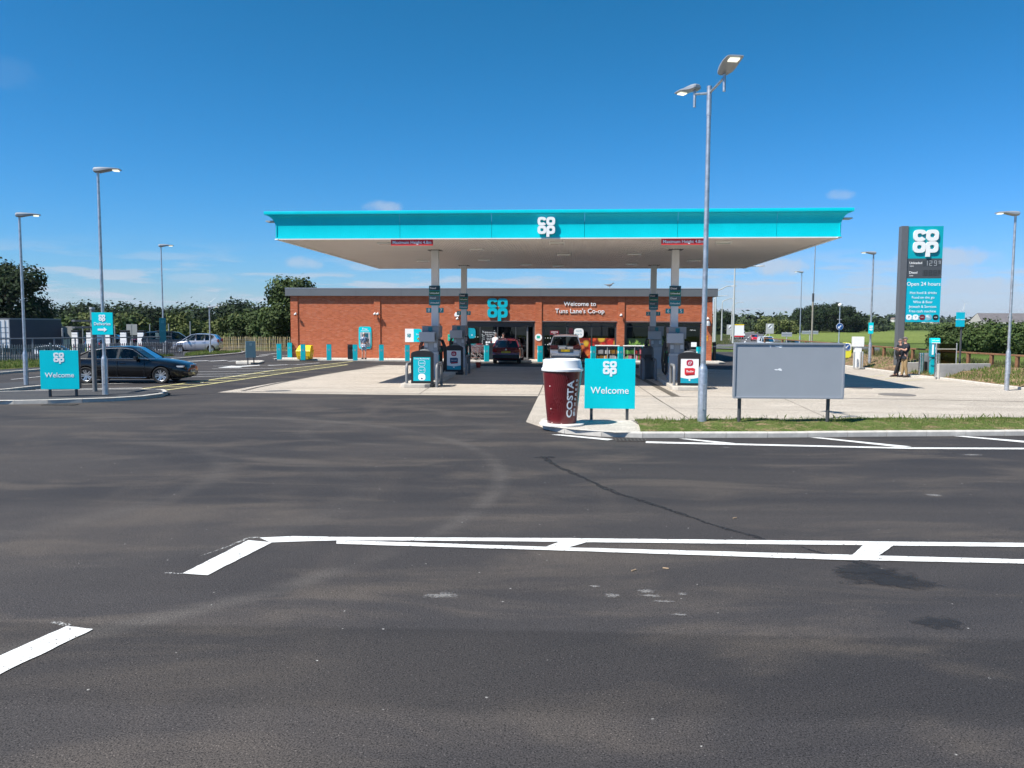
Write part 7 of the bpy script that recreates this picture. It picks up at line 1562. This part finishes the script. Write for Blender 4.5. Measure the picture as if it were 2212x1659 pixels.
    sh = sub('shirt', ['pelvis', 'waist', 'chest', 'neckb', 'shL', 'shR'], shirt, .034, [('shL', 'elL', .72, .072), ('shR', 'elR', .72, .072)], hem=(-.12, .175, .145))
    if shorts: sub('shorts', ['pelvis', 'hipL', 'hipR'], legs, .018, [('hipL', 'knL', .86, .085), ('hipR', 'knR', .86, .085)], hem=(.10, .145, .12))
    else: sub('trousers', ['pelvis', 'hipL', 'knL', 'cfL', 'anL', 'hipR', 'knR', 'cfR', 'anR'], legs, .021, hem=(.10, .145, .12))
    for s in 'LR':
        a = J['an' + s]; mb = MB(); f0 = Vector((0, -1, 0)); rings = []
        for u, w, hh in ((.095, .035, .06), (.075, .052, .105), (0, .058, .125), (-.08, .060, .10), (-.15, .058, .07), (-.205, .038, .04)):
            rings.append([(a.x + w * math.cos(q), a.y - .0 + u, a.z - .085 + max(0, hh * .5 + hh * .5 * math.sin(q))) for q in [6.283 * i / 10 for i in range(10)]])
        mb.loft(rings).build('shoe', shoes, t, smooth=1)
    m = J['mid']; mb = MB(); rings = []
    for a in [i * .22 for i in range(8)]:
        rr = math.cos(a) * .102; zz = math.sin(a) * .098; rings.append([(m.x + rr * .84 * math.cos(q), m.y + .012 + rr * 1.02 * math.sin(q), m.z + .012 + zz + (.025 if math.sin(q) < -.3 else -.03 if math.sin(q) > .2 else 0) * math.cos(a)) for q in [6.283 * i / 14 for i in range(14)]])
    mb.loft(rings).build('hair' if not cap else 'cap', cap or hair, t, smooth=1)
    if cap: mb = MB(); mb.box((m.x, m.y - .13, m.z + .03), (.14, .12, .012)); mb.build('cap_peak', cap, t)
    mb = MB(); mb.loft([[(m.x + w * c_, m.y - y, m.z + z + w * s2 * .8) for c_, s2 in ((1, -1), (1, 1), (-1, 1), (-1, -1))] for y, z, w in ((.085, .01, .008), (.100, -.015, .012), (.112, -.03, .014), (.09, -.042, .012))]); mb.build('nose', skin, t, smooth=1)
    for s in (-1, 1):
        mb = MB(); mb.slab([(a, b) for a, b in superellipse(.016, .028, 2, 10)], -.006, .006); mb.v = [(m.x + s * .083 + y, m.y + .005 + x, m.z - .01 + z) for x, y, z in mb.v]; mb.build('ear', skin, t)
        if not glasses: mb = MB(); mb.lathe([(.002, -.009), (.009, -.004), (.009, .004), (.002, .009)], 8, o=(m.x + s * .032, m.y - .092, m.z + .005)); mb.build('eye', M('eye_dark', (.03, .02, .015), .3), t)
    mb = MB(); mb.box((m.x, m.y - .085, m.z - .068), (.045, .012, .008)); mb.build('mouth', M('lips', (.38, .15, .12), .6), t)
    if glasses:
        mb = MB(); mb.box((m.x, m.y - .103, m.z + .006), (.145, .015, .036)); mb.box((m.x - .08, m.y - .05, m.z + .012), (.008, .1, .012)); mb.box((m.x + .08, m.y - .05, m.z + .012), (.008, .1, .012)); mb.build('sunglasses', BLACK, t)
    return t
NAVYS = M('navy_polo', (.010, .013, .022), .8, var=.2, scale=9); KHAKI = M('khaki_cloth', (.30, .205, .10), .85, var=.14, scale=7); BLKT = M('black_cloth', (.008, .008, .011), .8, var=.2, scale=9); BROWNS = M('brown_leather', (.05, .025, .015), .4)
p = G(*cman(480, 1395)); man = person('man in navy polo and khaki trousers gesturing beside the totem', (p.x + .02, p.y, 0), R_(-84), 1.90, dict(elL=(.22, -.12, 1.19), wrL=(.12, -.34, 1.27), elR=(-.22, -.14, 1.17), wrR=(-.13, -.36, 1.24), knL=(.09, -.03, .5), anL=(.10, .05, .085), anR=(-.10, -.06, .085), waist=(0, -.05, 1.1)), NAVYS, KHAKI, M('dark_trainer', (.03, .022, .022), .6), HAIRG, belly=.09, glasses=True)
person('companion in black standing close behind the man in khaki trousers', (p.x + .05, p.y + .52, 0), R_(-84), 1.80, dict(elL=(.22, .12, 1.15), wrL=(.22, .16, .92), elR=(-.22, .12, 1.15), wrR=(-.22, .16, .92), knL=(.09, -.20, .5), anL=(.10, -.34, .085), anR=(-.09, -.08, .085), waist=(0, -.1, 1.08)), BLKT, BLKT, BROWNS, HAIRG, belly=.13)
# patterned shirt
ps_ = bpy.data.materials.new('patterned_shirt'); ps_.use_nodes = True; nt = ps_.node_tree; tcx = nt.nodes.new('ShaderNodeTexCoord'); vo = nt.nodes.new('ShaderNodeTexVoronoi'); vo.inputs['Scale'].default_value = 15; nt.links.new(tcx.outputs['Object'], vo.inputs['Vector'])
rp = nt.nodes.new('ShaderNodeValToRGB'); rp.color_ramp.interpolation = 'CONSTANT'; rp.color_ramp.elements[0].color = (.55, .6, .66, 1); rp.color_ramp.elements[1].position = .42; rp.color_ramp.elements[1].color = (.03, .07, .17, 1); nt.links.new(vo.outputs['Distance'], rp.inputs[0]); nt.links.new(rp.outputs[0], nt.nodes['Principled BSDF'].inputs['Base Color'])
p = G(*c5(1915, 1066), .10); person('grey haired man in patterned blue shirt and pale shorts at the cash machine', (p.x, p.y, .10), R_(176), 1.72, dict(elL=(.24, -.1, 1.17), wrL=(.14, -.3, 1.18), elR=(-.25, -.08, 1.15), wrR=(-.16, -.28, 1.12)), ps_, M('pale_denim', (.45, .50, .58), .85, var=.1, scale=10), BLACK, M('white_hair', (.45, .38, .34), .8), shorts=True, belly=.05)
for dx, lab, shm, hr, cp, a in ((1073, 'white shirted person by the doors behind the maroon car', M('white_shirt', (.66, .66, .66), .8), HAIRG, None, 150), (1089.5, 'person in a dark cap by the doors behind the maroon car', M('dark_jacket', (.03, .02, .025), .8), HAIRG, M('dark_cap', (.02, .018, .02), .8), 20)):
    q = S(wu(dx), VW - .75); person(lab, (q.x, q.y, .10), SA + R_(a), 1.72, None, shm, BLKT, BLACK, hr, cap=cp)
# driver of the saloon
q = BMW.matrix_basis @ Vector(((.485 - .5) * 4.63, -.38, 0)); person('driver at the wheel of the black saloon car', (q.x, q.y, -.36), BMW.rotation_euler.z + R_(90), 1.68, dict(knL=(.12, -.42, .95), anL=(.12, -.75, .62), knR=(-.12, -.42, .95), anR=(-.12, -.75, .62), elL=(.24, -.16, 1.22), wrL=(.15, -.42, 1.28), elR=(-.24, -.16, 1.22), wrR=(-.15, -.42, 1.28)), M('driver_shirt', (.55, .55, .56), .8), BLKT, BLACK, M('dark_hair', (.03, .02, .015), .7), seated=True)

# ================================================================== FENCES AND CAR PARK THINGS
random.seed(11)
def line_len(P): return sum((b - a).length for a, b in zip(P, P[1:]))
def at_len(P, x):
    for a, b in zip(P, P[1:]):
        l_ = (b - a).length
        if x <= l_: return a.lerp(b, x / l_), (b - a)
        x -= l_
    return P[-1], P[-1] - P[-2]
def ghost(v): return Vector((v.x, v.y, 0))
F_ = [ghost(p) for p in FEN]; LF = line_len(F_)
fence = thing('palisade_fence', 'low grey steel palisade fence along the left car park', 'fence', (0, 0, 0))
mb = MB(); mb.slab([(-.032, .05), (.032, .05), (.032, .92), (0, 1.0), (-.032, .92)], -.012, .012); PALE = mb.mesh('pale', M('palisade_steel', (.20, .215, .235), .45, .5, var=.12, scale=6))
x = .06; i = 0
while x < LF:
    p, d = at_len(F_, x); obj('pale', PALE, fence, (p.x, p.y, gz(p.y, p.x) + .1), math.atan2(d.y, d.x)); x += .128; i += 1
for z in (.24, .74):
    mb = MB()
    pts = [at_len(F_, LF * k / 30)[0] for k in range(31)]; mb.tube([(p.x + .01, p.y + .04, gz(p.y, p.x) + .1 + z) for p in pts], .022, 5); mb.build('rail', MATS['palisade_steel'], fence)
x = 0
while x <= LF:
    p, d = at_len(F_, x); mb = MB(); mb.bb(-.04, .04, .02, .10, -.1, 1.06); mb.build('post', M('fence_post', (.42, .44, .46), .45, .4), fence, (p.x, p.y, gz(p.y, p.x) + .1), math.atan2(d.y, d.x)); x += 2.6
hr_ = thing('hand_rail', 'grey tubular hand rail standing just behind the steel fence', 'railing', (0, 0, 0)); off = Vector((-.5, 1.1, 0)); HRM = M('rail_steel', (.20, .22, .25), .45, .5)
pts = [at_len(F_, LF * k / 40)[0] + off for k in range(39)]
mb = MB(); mb.tube([(p.x, p.y, gz(p.y, p.x) + 1.42) for p in pts], .04, 8); mb.build('top_rail', HRM, hr_, smooth=1)
x = .4
while x < LF * .95:
    p, d = at_len(F_, x); p = p + off; mb = MB(); mb.cyl((0, 0, -.1), (0, 0, 1.42), .045, n=8); mb.build('post', HRM, hr_, (p.x, p.y, gz(p.y, p.x)), 0); x += 1.25
# chestnut paling
pf = thing('paling_fence', 'split chestnut paling fence left of the shop', 'fence', (0, 0, 0)); CH = island_mat('chestnut', [(.36, .29, .14), (.46, .37, .19), (.30, .25, .13), (.52, .43, .25)], .9)
P0, P1 = G(436, 758.5), G(640, 758.5); P1 = Vector((P1.x, P1.y, 0)); P0 = ghost(P0); L_ = (P1 - P0).length; n = int(L_ / .093); pal = []
for v in range(6):
    mb = MB(); w = .026 + .006 * (v % 3); mb.loft([[(-w, -.012, 0), (w, -.01, 0), (w * .9, .012, 0), (-w * .8, .014, 0)], [(-w * .9 + .01 * (v - 2) * .3, -.012, .6), (w * .9 + .01, -.01, .6), (w * .8, .012, .6), (-w * .8, .012, .6)], [(-w * .8, -.01, 1.1 + .02 * v), (w * .8, -.01, 1.09 + .02 * v), (w * .7, .01, 1.1 + .02 * v), (-w * .7, .01, 1.1 + .02 * v)], [(-.006, -.004, 1.2 + .02 * v), (.006, -.004, 1.2 + .02 * v), (.006, .004, 1.2 + .02 * v), (-.006, .004, 1.2 + .02 * v)]]); pal.append(mb.mesh('pale', M('chestnut%d' % v, ((.36, .29, .14), (.46, .37, .19), (.30, .25, .13), (.52, .43, .25), (.42, .33, .16), (.34, .29, .17))[v], .9, var=.2, scale=5)))
for k in range(n):
    p = P0.lerp(P1, k / n); o = obj('pale', random.choice(pal), pf, (p.x + random.uniform(-.01, .01), p.y, gz(p.y, p.x)), 0, rot=(random.uniform(-.03, .03), random.uniform(-.05, .05), random.uniform(-.3, .3)))
for z in (.3, .65, 1.0): mb = MB(); mb.tube([(P0.lerp(P1, k / 12).x, P0.lerp(P1, k / 12).y - .03, 0 + z) for k in range(13)], .006, 4); mb.build('wire', GALV, pf)
for k in range(0, 13, 2): p = P0.lerp(P1, k / 12); mb = MB(); mb.cyl((0, .05, -.1), (0, .05, 1.2), .045, n=7); mb.build('stake', pal[0].materials[0], pf, (p.x, p.y, gz(p.y, p.x)))
# wooden rail on the bank
TIM = M('rail_timber', (.20, .10, .05), .85, var=.3, scale=6); rf_ = thing('rail_fence', 'low brown timber rail fence along the top of the bank', 'fence', (0, 0, 0)); prev = None; s_ = 0; acc = 0
cand = [bank_point(k, 2.9, .5) for k in range(len(BANK))]
dxs = [1548, 1570, 1600, 1640, 1690, 1740, 1790, 1836, 1884, 1910, 1970, 2025, 2090, 2138, 2195, 2270, 2360]; posts = []
for dx in dxs:
    best = None
    for a, b in zip(cand, cand[1:]):
        for j in range(8):
            q = a.lerp(b, j / 8); e = abs(proj(q)[0] - dx)
            if best is None or e < best[0]: best = (e, q)
    if best[0] < 12: posts.append(best[1])
for q in posts: mb = MB(); mb.bb(-.07, .07, -.07, .07, -.3, .62); mb.build('post', TIM, rf_, (q.x, q.y, gz(q.y, q.x) + .5), R_(20), bevel=.012)
for a, b in zip(posts, posts[1:]):
    za, zb = gz(a.y, a.x) + 1.14, gz(b.y, b.x) + 1.14; d = Vector((b.x - a.x, b.y - a.y, zb - za)); l_ = d.length; mb = MB(); mb.bb(0, l_, -.09, .09, 0, .075); o = mb.build('rail', TIM, rf_, (a.x, a.y, za - .02), bevel=.01); o.rotation_euler = (0, -math.asin(d.z / l_), math.atan2(d.y, d.x))
# chargers and their posts
CHW = M('charger_white', (.78, .78, .78), .35)
for i, (x, w_) in enumerate(((745, 'leftmost'), (890, 'second from left'), (1060, 'third from left'), (1222, 'third from right'), (1392, 'second from right'), (1568, 'rightmost'))):
    Y = 84; p = A(x / 2.458 / 1.8517, 720, Y); t = thing('vehicle_charger', 'white vehicle charger with black top, %s in the row' % w_, 'charger', (p.x, Y, gz(Y, p.x)), R_(-12), 'row of white chargers')
    mb = MB(); mb.loft([[(-.42, -.2, 0), (.42, -.2, 0), (.42, .3, 0), (-.42, .3, 0)], [(-.40, -.2, 1.1), (.40, -.2, 1.1), (.40, .3, 1.1), (-.40, .3, 1.1)], [(-.36, -.2, 2.5), (.36, -.2, 2.5), (.36, .3, 2.5), (-.36, .3, 2.5)]]); b_ = mb.build('cabinet', CHW, t, bevel=.04)
    mb = MB(); mb.bb(-.38, .46, -.24, .34, 2.52, 2.72); mb.build('black_top', BLACK, t, bevel=.04); mb = MB(); mb.bb(.40, .5, -.1, .3, .3, 2.5); mb.build('black_spine', BLACK, t, bevel=.02)
    mb = MB(); mb.slab([(-.2, 1.25), (-.12, 1.25), (0, .98), (.12, 1.25), (.2, 1.25), (0, .84)], -.215, -.208); mb.build('red_mark', RED, b_)
    for z in (1.6, 1.95, 2.25): mb = MB(); mb.bb(-.34, .34, -.212, -.206, z, z + .015); mb.build('panel_line', MIDGREY, b_)
    mb = MB(); mb.tube([(.46, -.1, 2.3), (.62, -.15, 1.9), (.66, -.15, 1.2), (.55, -.1, .9)], .03, 6); mb.build('cable', BLACK, t)
for i, (x, yt, sg) in enumerate(((815, 500, 0), (1130, 492, 0), (1475, 482, 0), (1660, 478, 0), (665, 500, 1), (1300, 480, 1), (1872, 455, 0))):
    Y = 92; p = A(x / 2.458 / 1.8517, 720, Y); zt = A(x / 2.458 / 1.8517, (1100 + yt / 2.458) / 1.8517, Y).z - gz(Y, p.x); t = thing('marker_post' if not sg else 'bay_sign', ('thin grey post behind the chargers, %s along' % ('first', 'second', 'third', 'fourth', '', '', 'last')[i]) if not sg else ('grey bay sign back beside the lorry cab' if i == 4 else 'grey bay sign back between the chargers'), 'post' if not sg else 'sign', (p.x, Y, gz(Y, p.x)), 0, 'thin posts behind the chargers' if not sg else 'grey bay signs')
    mb = MB(); mb.cyl((0, 0, 0), (0, 0, zt), .06, n=8); mb.build('post', M('post_drab', (.33, .35, .33), .6), t)
    if sg:
        for s2 in (-.33, .33): mb = MB(); mb.bb(s2 - .29, s2 + .29, -.08, -.065, zt - 1.3, zt - .05); mb.build('panel', M('drab_panel', (.30, .31, .29), .6), t)
# ================================================================== TREES
LEAFD = island_mat('dark_leaves', [(.008, .017, .006), (.014, .029, .009), (.022, .041, .012), (.032, .054, .016)], .85, .10, var=.35)
LEAFM = island_mat('mid_leaves', [(.024, .046, .011), (.04, .07, .017), (.058, .09, .022), (.08, .11, .03)], .75, .15, var=.3)
LEAFL = island_mat('light_leaves', [(.05, .075, .016), (.08, .105, .024), (.11, .135, .036), (.14, .155, .05)], .75, .15, var=.3)
LEAFF = island_mat('far_leaves', [(.020, .034, .014), (.030, .048, .018), (.042, .062, .024), (.055, .075, .03)], .85, .0, var=.03)
BARK = M('bark', (.06, .045, .032), .9, var=.3, scale=6, bump=.5, bscale=12)
def leaf_cloud(mb, blobs, n, size, shell=.55, flat=1.0):
    tot = sum(b[3] ** 2 for b in blobs)
    for cx, cy, cz, r in blobs:
        k = int(n * r * r / tot)
        ph = [random.uniform(0, 6.28) for _ in range(6)]
        for _ in range(k):
            u = random.uniform(-1, 1); a = random.uniform(0, 6.283); q = math.sqrt(1 - u * u); d = Vector((q * math.cos(a), q * math.sin(a), u))
            lump = 1 + .16 * math.sin(3 * a + ph[0]) * math.sin(4 * u + ph[1]) + .12 * math.sin(7 * a + ph[2] + 5 * u) + .08 * math.sin(11 * a + ph[3] - 9 * u)
            rr = r * lump * (shell + (1 - shell) * random.random() ** .6) * random.uniform(.93, 1.05)
            c = Vector((cx + d.x * rr, cy + d.y * rr, cz + d.z * rr * flat)); s_ = size * random.uniform(.55, 1.25)
            nn = (d + Vector((random.uniform(-.9, .9), random.uniform(-.9, .9), random.uniform(-.5, .9)))).normalized(); t1 = nn.orthogonal().normalized(); t1.rotate(Matrix.Rotation(random.uniform(0, 6.28), 3, nn)); t2 = nn.cross(t1)
            b = len(mb.v); mb.v += [tuple(c - t1 * s_), tuple(c - t2 * s_ * .62), tuple(c + t1 * s_), tuple(c + t2 * s_ * .62)]; mb.f.append((b, b + 1, b + 2, b + 3)); mb.mi.append(0)
def tree(label, p, h, rx, n, size, mat, group=None, trunk=.3, low=.25, nb=14, name='broadleaf_tree', cat='tree', squash=1.0):
    t = thing(name, label, cat, p, random.uniform(0, 6), group); blobs = []
    blobs.append((0, 0, h * (low + 1) / 2, min(rx * .8, h * (1 - low) * .5)))
    for i in range(nb):
        a = 6.283 * i / nb * 2.4 + random.uniform(-.4, .4); f = (i + .5) / nb; z = h * (low + (1 - low) * f); rmax = rx * math.sqrt(max(.08, 1 - ((f - .42) / .62) ** 2)); br = rx * random.uniform(.28, .45)
        d = max(0, rmax - br * .7); zz = min(z, h - br * .75); blobs.append((d * math.cos(a), d * math.sin(a), zz, br))
    mb = MB(); leaf_cloud(mb, blobs, n, size); mb.build('crown', mat, t, fix=False)
    mb = MB(); mb.tube([(0, 0, -.3), (.05, 0, h * .2), (-.04, .06, h * .5), (0, 0, h * .8)], [trunk, trunk * .75, trunk * .5, trunk * .15], 9)
    for i in range(6): b = blobs[1 + (i * 2) % nb]; mb.tube([(0, 0, h * (.2 + .06 * i)), (b[0] * .5, b[1] * .5, h * (.3 + .07 * i)), (b[0], b[1], b[2])], [trunk * .45, trunk * .3, trunk * .08], 6)
    mb.build('trunk', BARK, t, smooth=1); return t
def T(dx, ytop, Y): p = A(dx, ytop, Y); z_ = gz(Y, p.x); return Vector((p.x, Y, z_)), p.z - z_
p, h = T(20, 572, 97); tree('large dark oak on the far left edge behind the lorry', p, h, 4.6, 11000, .24, LEAFD, trunk=.5, low=.12, nb=22)
p, h = T(640, 606, 74); tree('dark spreading tree rising behind the left end of the shop', p + Vector((.2, 0, 0)), h, 3.3, 12000, .17, LEAFM, trunk=.4, low=.05, nb=24)
p, h = T(612, 668, 76); tree('leafy bush below the tree at the shop corner', p, h, 1.9, 3500, .15, LEAFM, trunk=.15, low=.0, name='bush', cat='bush')
for dx, yt, Y, rx, m_, lab in ((585, 672, 88, 2.2, LEAFM, 'green bush behind the right end of the paling fence'), (540, 672, 92, 3.0, LEAFM, 'wide green bush behind the middle of the paling fence'), (500, 681, 96, 2.6, LEAFL, 'lighter bush behind the left half of the paling fence'), (468, 696, 100, 2.0, LEAFL, 'low pale bush right of the short lamp post'), (395, 678, 105, 2.6, LEAFL, 'feathery light green shrub behind the silver hatchback')):
    p, h = T(dx, yt, Y); tree(lab, p, h, rx, 3600, .2, m_, 'bushes behind the paling fence', .15, .0, 10, 'bush', 'bush')
for dx, yt, Y, rx, m_, lab in ((214, 678, 150, 4.6, LEAFL, 'rounded light green tree left of the deliveries sign'), (250, 684, 155, 4.0, LEAFM, 'rounded green tree behind the deliveries sign'), (172, 682, 150, 4.2, LEAFM, 'green tree just right of the big dark oak'), (285, 679, 165, 4.2, LEAFL, 'olive green tree between the deliveries sign and the shade-coloured teal sign'), (118, 690, 140, 4.5, LEAFM, 'low green tree above the lorry trailer'), (430, 698, 170, 4, LEAFM, 'low green tree left of the short lamp post')):
    p, h = T(dx, yt, Y); tree(lab, p, h, rx, 3200, .45, m_, 'green trees in front of the dark wood', .25, .05, 12)
# dark wood on the left skyline: one mass
mb = MB(); random.seed(3)
for k in range(85):
    dx = random.uniform(-160, 640); Y = random.uniform(235, 300); ys_ = 660 + 6 * math.sin(dx * .021) + 4 * math.sin(dx * .057 + 1) + random.uniform(-3, 7)
    if 330 < dx < 430: ys_ -= 4
    if dx < 110: ys_ += 6
    p = A(dx, ys_, Y); top = p.z; r = random.uniform(4, 6.5); leaf_cloud(mb, [(p.x, Y, top - r, r), (p.x + random.uniform(-3, 3), Y - 3, top - r - 5, r * 1.1), (p.x + random.uniform(-3, 3), Y - 3, max(2, top - r - 10), r)], 900, .6, .75)
tag(mb.build('dark_wood', LEAFD, fix=False), 'dark belt of woodland along the left skyline', 'woodland', kind='stuff')
# right side trees
for dx, yt, Y, rx, lab in ((1742, 668, 400, 8, 'dark field tree left of the tall mast'), (1768, 660, 410, 9, 'dark field tree behind the tall mast'), (1800, 657, 425, 9, 'tallest dark field tree between mast and globe pole'), (1826, 664, 410, 8, 'dark field tree behind the globe pole'), (1846, 679, 415, 6, 'smaller dark tree right of the globe pole')):
    p, h = T(dx, yt, Y); tree(lab, p, h, rx, 6500, .5, LEAFD, 'dark field trees on the right', .5, .12, 16)
p, h = T(1566, 672, 330); tree('dark roadside tree just right of the shop', p, h, 5.6, 4200, .45, LEAFD, None, .3, .0, 12)
p, h = T(1548, 690, 300); tree('low dark thicket at the right corner of the shop', p, h, 3.6, 2400, .4, LEAFD, None, .2, .0, 8, 'bush', 'bush')
p, h = T(1668, 687, 330); tree('yellow green tree at the bend in the road', p, h, 6.5, 2400, .5, LEAFL, None, .25, .0, 10)
p, h = T(1700, 694, 330); tree('pale green bush right of the bend in the road', p, h, 6, 2000, .5, LEAFL, None, .25, .0, 10, 'bush', 'bush')
mb = MB()
for k in range(120):
    dx = random.uniform(1480, 1900); Y = random.uniform(430, 620); ys_ = 686 + 3 * math.sin(dx * .03) + random.uniform(-2, 5) + max(0, (dx - 1780) * .03); p = A(dx, ys_, Y); r = random.uniform(5, 9); leaf_cloud(mb, [(p.x, Y, p.z - r, r), (p.x, Y, max(1, p.z - 2 * r), r)], 150, 1.6, .7)
tag(mb.build('middle_wood', LEAFF, fix=False), 'belt of woodland beyond the bend in the road', 'woodland', kind='stuff')
mb = MB()
for k in range(330):
    dx = random.uniform(1500, 2500); Y = random.uniform(1100, 1700); ys_ = 679 + 4 * math.sin(dx * .008 + 2) + 2 * math.sin(dx * .031) + random.uniform(-1, 16); p = A(dx, ys_, Y); r = random.uniform(8, 18); leaf_cloud(mb, [(p.x, Y, p.z - r, r), (p.x, Y, p.z - 2.2 * r, r)], 90, 4.0, .7, .8)
for k in range(120):
    dx = random.uniform(-300, 1500); Y = random.uniform(1000, 1500); p = A(dx, 684 + random.uniform(-3, 8), Y); r = random.uniform(10, 18); leaf_cloud(mb, [(p.x, Y, p.z - r, r)], 40, 4.5, .7, .8)
tag(mb.build('hill_wood', LEAFF, fix=False), 'wooded hills on the far horizon', 'woodland', kind='stuff')
def hedge(label, pts, h, w, n, size, mat, group=None):
    t = thing('hedge', label, 'hedge', (pts[0].x, pts[0].y, gz(pts[0].y, pts[0].x)), 0, group); blobs = []
    for a, b in zip(pts, pts[1:]):
        k = max(2, int((b - a).length / (w * .6)))
        for j in range(k):
            q = a.lerp(b, j / k); hh = h * random.uniform(.88, 1.05)
            for z in (hh - w * .55, max(.3, hh * .45)): blobs.append((q.x - pts[0].x + random.uniform(-.2, .2), q.y - pts[0].y, z, w * random.uniform(.5, .66)))
    mb = MB(); leaf_cloud(mb, blobs, n, size); mb.build('foliage', mat, t, fix=False); mb = MB()
    for a, b in zip(pts, pts[1:]):
        for j in range(5): q = a.lerp(b, (j + .5) / 5); mb.tube([(q.x - pts[0].x, q.y - pts[0].y, 0), (q.x - pts[0].x + .1, q.y - pts[0].y, h * .8)], [.09, .03], 5)
    mb.build('stems', BARK, t); return t
hp = lambda dx, Y: Vector((A(dx, 700, Y).x, Y, 0))
hedge('big thick dark hedge on the right behind the timber rail', [hp(2052, 74), hp(2140, 72), hp(2260, 70), hp(2420, 68)], 2.75, 2.6, 26000, .14, LEAFM)
hedge('low end of the dark hedge, tapering towards the air machine', [hp(2038, 78), hp(2060, 76)], 2.1, 2.2, 4000, .14, LEAFM)
hedge('near dark hedgerow across the bright field', [hp(1690, 600), hp(1850, 580), hp(2060, 560), hp(2350, 540)], 3.4, 6, 11000, .6, LEAFM); hedge('farther dark hedgerow beyond the bright field', [hp(1720, 850), hp(2000, 820), hp(2400, 800)], 5.5, 10, 8000, .9, LEAFD)
# barn and a pale farmhouse far off
p = A(2168, 690, 165); t = thing('barn', 'long grey roofed farm building above the hedge', 'building', (p.x, 165, gz(165)), R_(-4)); zt = A(2168, 676.5, 165).z - gz(165); ze = A(2168, 695, 165).z - gz(165)
mb = MB(); mb.bb(-5.6, 9, -3, 3, 0, ze); mb.build('wall', M('barn_wall', (.36, .34, .31), .85, var=.1), t); mb = MB(); mb.add([(-5.9, -3.4, ze - .1), (9.4, -3.4, ze - .1), (9.4, 0, zt), (-5.3, 0, zt), (-5.9, 3.4, ze - .1), (9.4, 3.4, ze - .1)], [(0, 1, 2, 3), (3, 2, 5, 4)]); gb_ = MB(); gb_.add([(-5.59, -3, ze), (-5.59, 3, ze), (-5.3, 0, zt - .05), (8.98, -3, ze), (8.98, 3, ze), (8.98, 0, zt - .05)], [(0, 1, 2), (3, 5, 4)]); gb_.build('gable', MATS['barn_wall'], t, fix=False); rfb = mb.build('roof', M('barn_roof', (.13, .12, .125), .8, var=.2, scale=1.5, bump=.3, bscale=8), t, fix=False)
for x in (.2, 5.2, 8): mb = MB(); mb.box((x, -1.9, (ze + zt) / 2 - .05), (.9, .12, .7), rot=Matrix.Rotation(math.atan2(zt - ze, 3.4), 3, 'X')); mb.build('rooflight', M('rooflight', (.34, .34, .33), .5), rfb)
mb = MB(); mb.bb(-9, 9.4, -3.6, -3.41, ze - .45, ze - .12); mb.build('eaves', M('pale_eaves', (.5, .48, .42), .7), t)
for dx, dy, w in ((1932, 690, 5), (2020, 693, 8), (2000, 692, 6)):
    Y = 900; p = A(dx, dy, Y); t = thing('far_house', {1932: 'tiny pale house on the wooded hill left of the totem', 2020: 'tiny pale house on the hill, right one under the totem', 2000: 'tiny pale house on the hill, left one under the totem'}[dx], 'building', (p.x, Y, p.z - 3), .2, 'tiny pale houses on the hill'); mb = MB(); mb.bb(-w / 2, w / 2, -3, 3, 0, 3); mb.build('wall', M('far_white', (.55, .53, .48), .8), t); mb = MB(); mb.slab([(-w / 2 - .3, 3.01), (w / 2 + .3, 3.01), (w / 2 - 1, 5), (-w / 2 + 1, 5)], -3.2, 3.2); mb.build('roof', M('far_roof', (.2, .16, .14), .8), t)
# wind turbines
def turbine(label, dx, dy, Y, blade, a0):
    p = A(dx, dy, Y); t = thing('wind_turbine', label, 'wind turbine', (p.x, Y, 0), .15, 'distant wind turbines'); zt = p.z; WT = M('turbine_white', (.80, .80, .80), .4)
    mb = MB(); mb.cyl((0, 2, -20), (0, 2, zt), blade * .045, blade * .03, 10); mb.build('tower', WT, t, smooth=1); mb = MB(); mb.box((0, 1, zt), (blade * .07, blade * .16, blade * .07)); nc = mb.build('nacelle', WT, t); mb = MB(); mb.cyl((0, -1.5, zt), (0, -.5, zt), blade * .02, blade * .035, 8); mb.build('hub', WT, t)
    for k in range(3):
        a = a0 + k * 2.094; c_, s_ = math.cos(a), math.sin(a); mb = MB(); rings = []
        for f, w in ((.02, .03), (.15, .06), (.5, .045), (.85, .03), (1, .012)): rings.append([(c_ * blade * f - s_ * blade * w * q * .8, -1.2 + yy, zt + s_ * blade * f + c_ * blade * w * q * .8) for q, yy in ((-.5, 0), (0, -.3), (.5, 0), (0, .3))])
        mb.loft(rings).build('blade', WT, t)
for lab, dx, dy, Y, b, a0 in (('wind turbine over the wood, left of three near the short lamp', 452, 654.5, 2600, 27, .7), ('middle wind turbine over the dark wood', 515, 660, 2700, 26, .75), ('right wind turbine beside the tree at the shop', 556.5, 655, 2500, 29, .55), ('larger wind turbine on the horizon above the small air sign', 2084, 656.5, 3200, 25, .15), ('smaller wind turbine low behind the small air sign', 2075, 671.5, 4000, 22, .45)): turbine(lab, dx, dy, Y, b, a0)

# ================================================================== AIR
mb = MB(); mb.bb(-4400, 4400, -55, 6800, -3.2, 112)
hz = mb.build('haze', bpy.data.materials.new('summer_haze')); hm_ = hz.data.materials[0]; hm_.use_nodes = True; hm_.node_tree.nodes.remove(hm_.node_tree.nodes['Principled BSDF'])
pv = hm_.node_tree.nodes.new('ShaderNodeVolumePrincipled'); pv.inputs['Color'].default_value = (.80, .88, 1, 1); pv.inputs['Density'].default_value = .00005; pv.inputs['Anisotropy'].default_value = .2
hm_.node_tree.links.new(pv.outputs[0], hm_.node_tree.nodes['Material Output'].inputs['Volume']); tag(hz, 'thin summer haze over the fields', 'haze', kind='stuff')
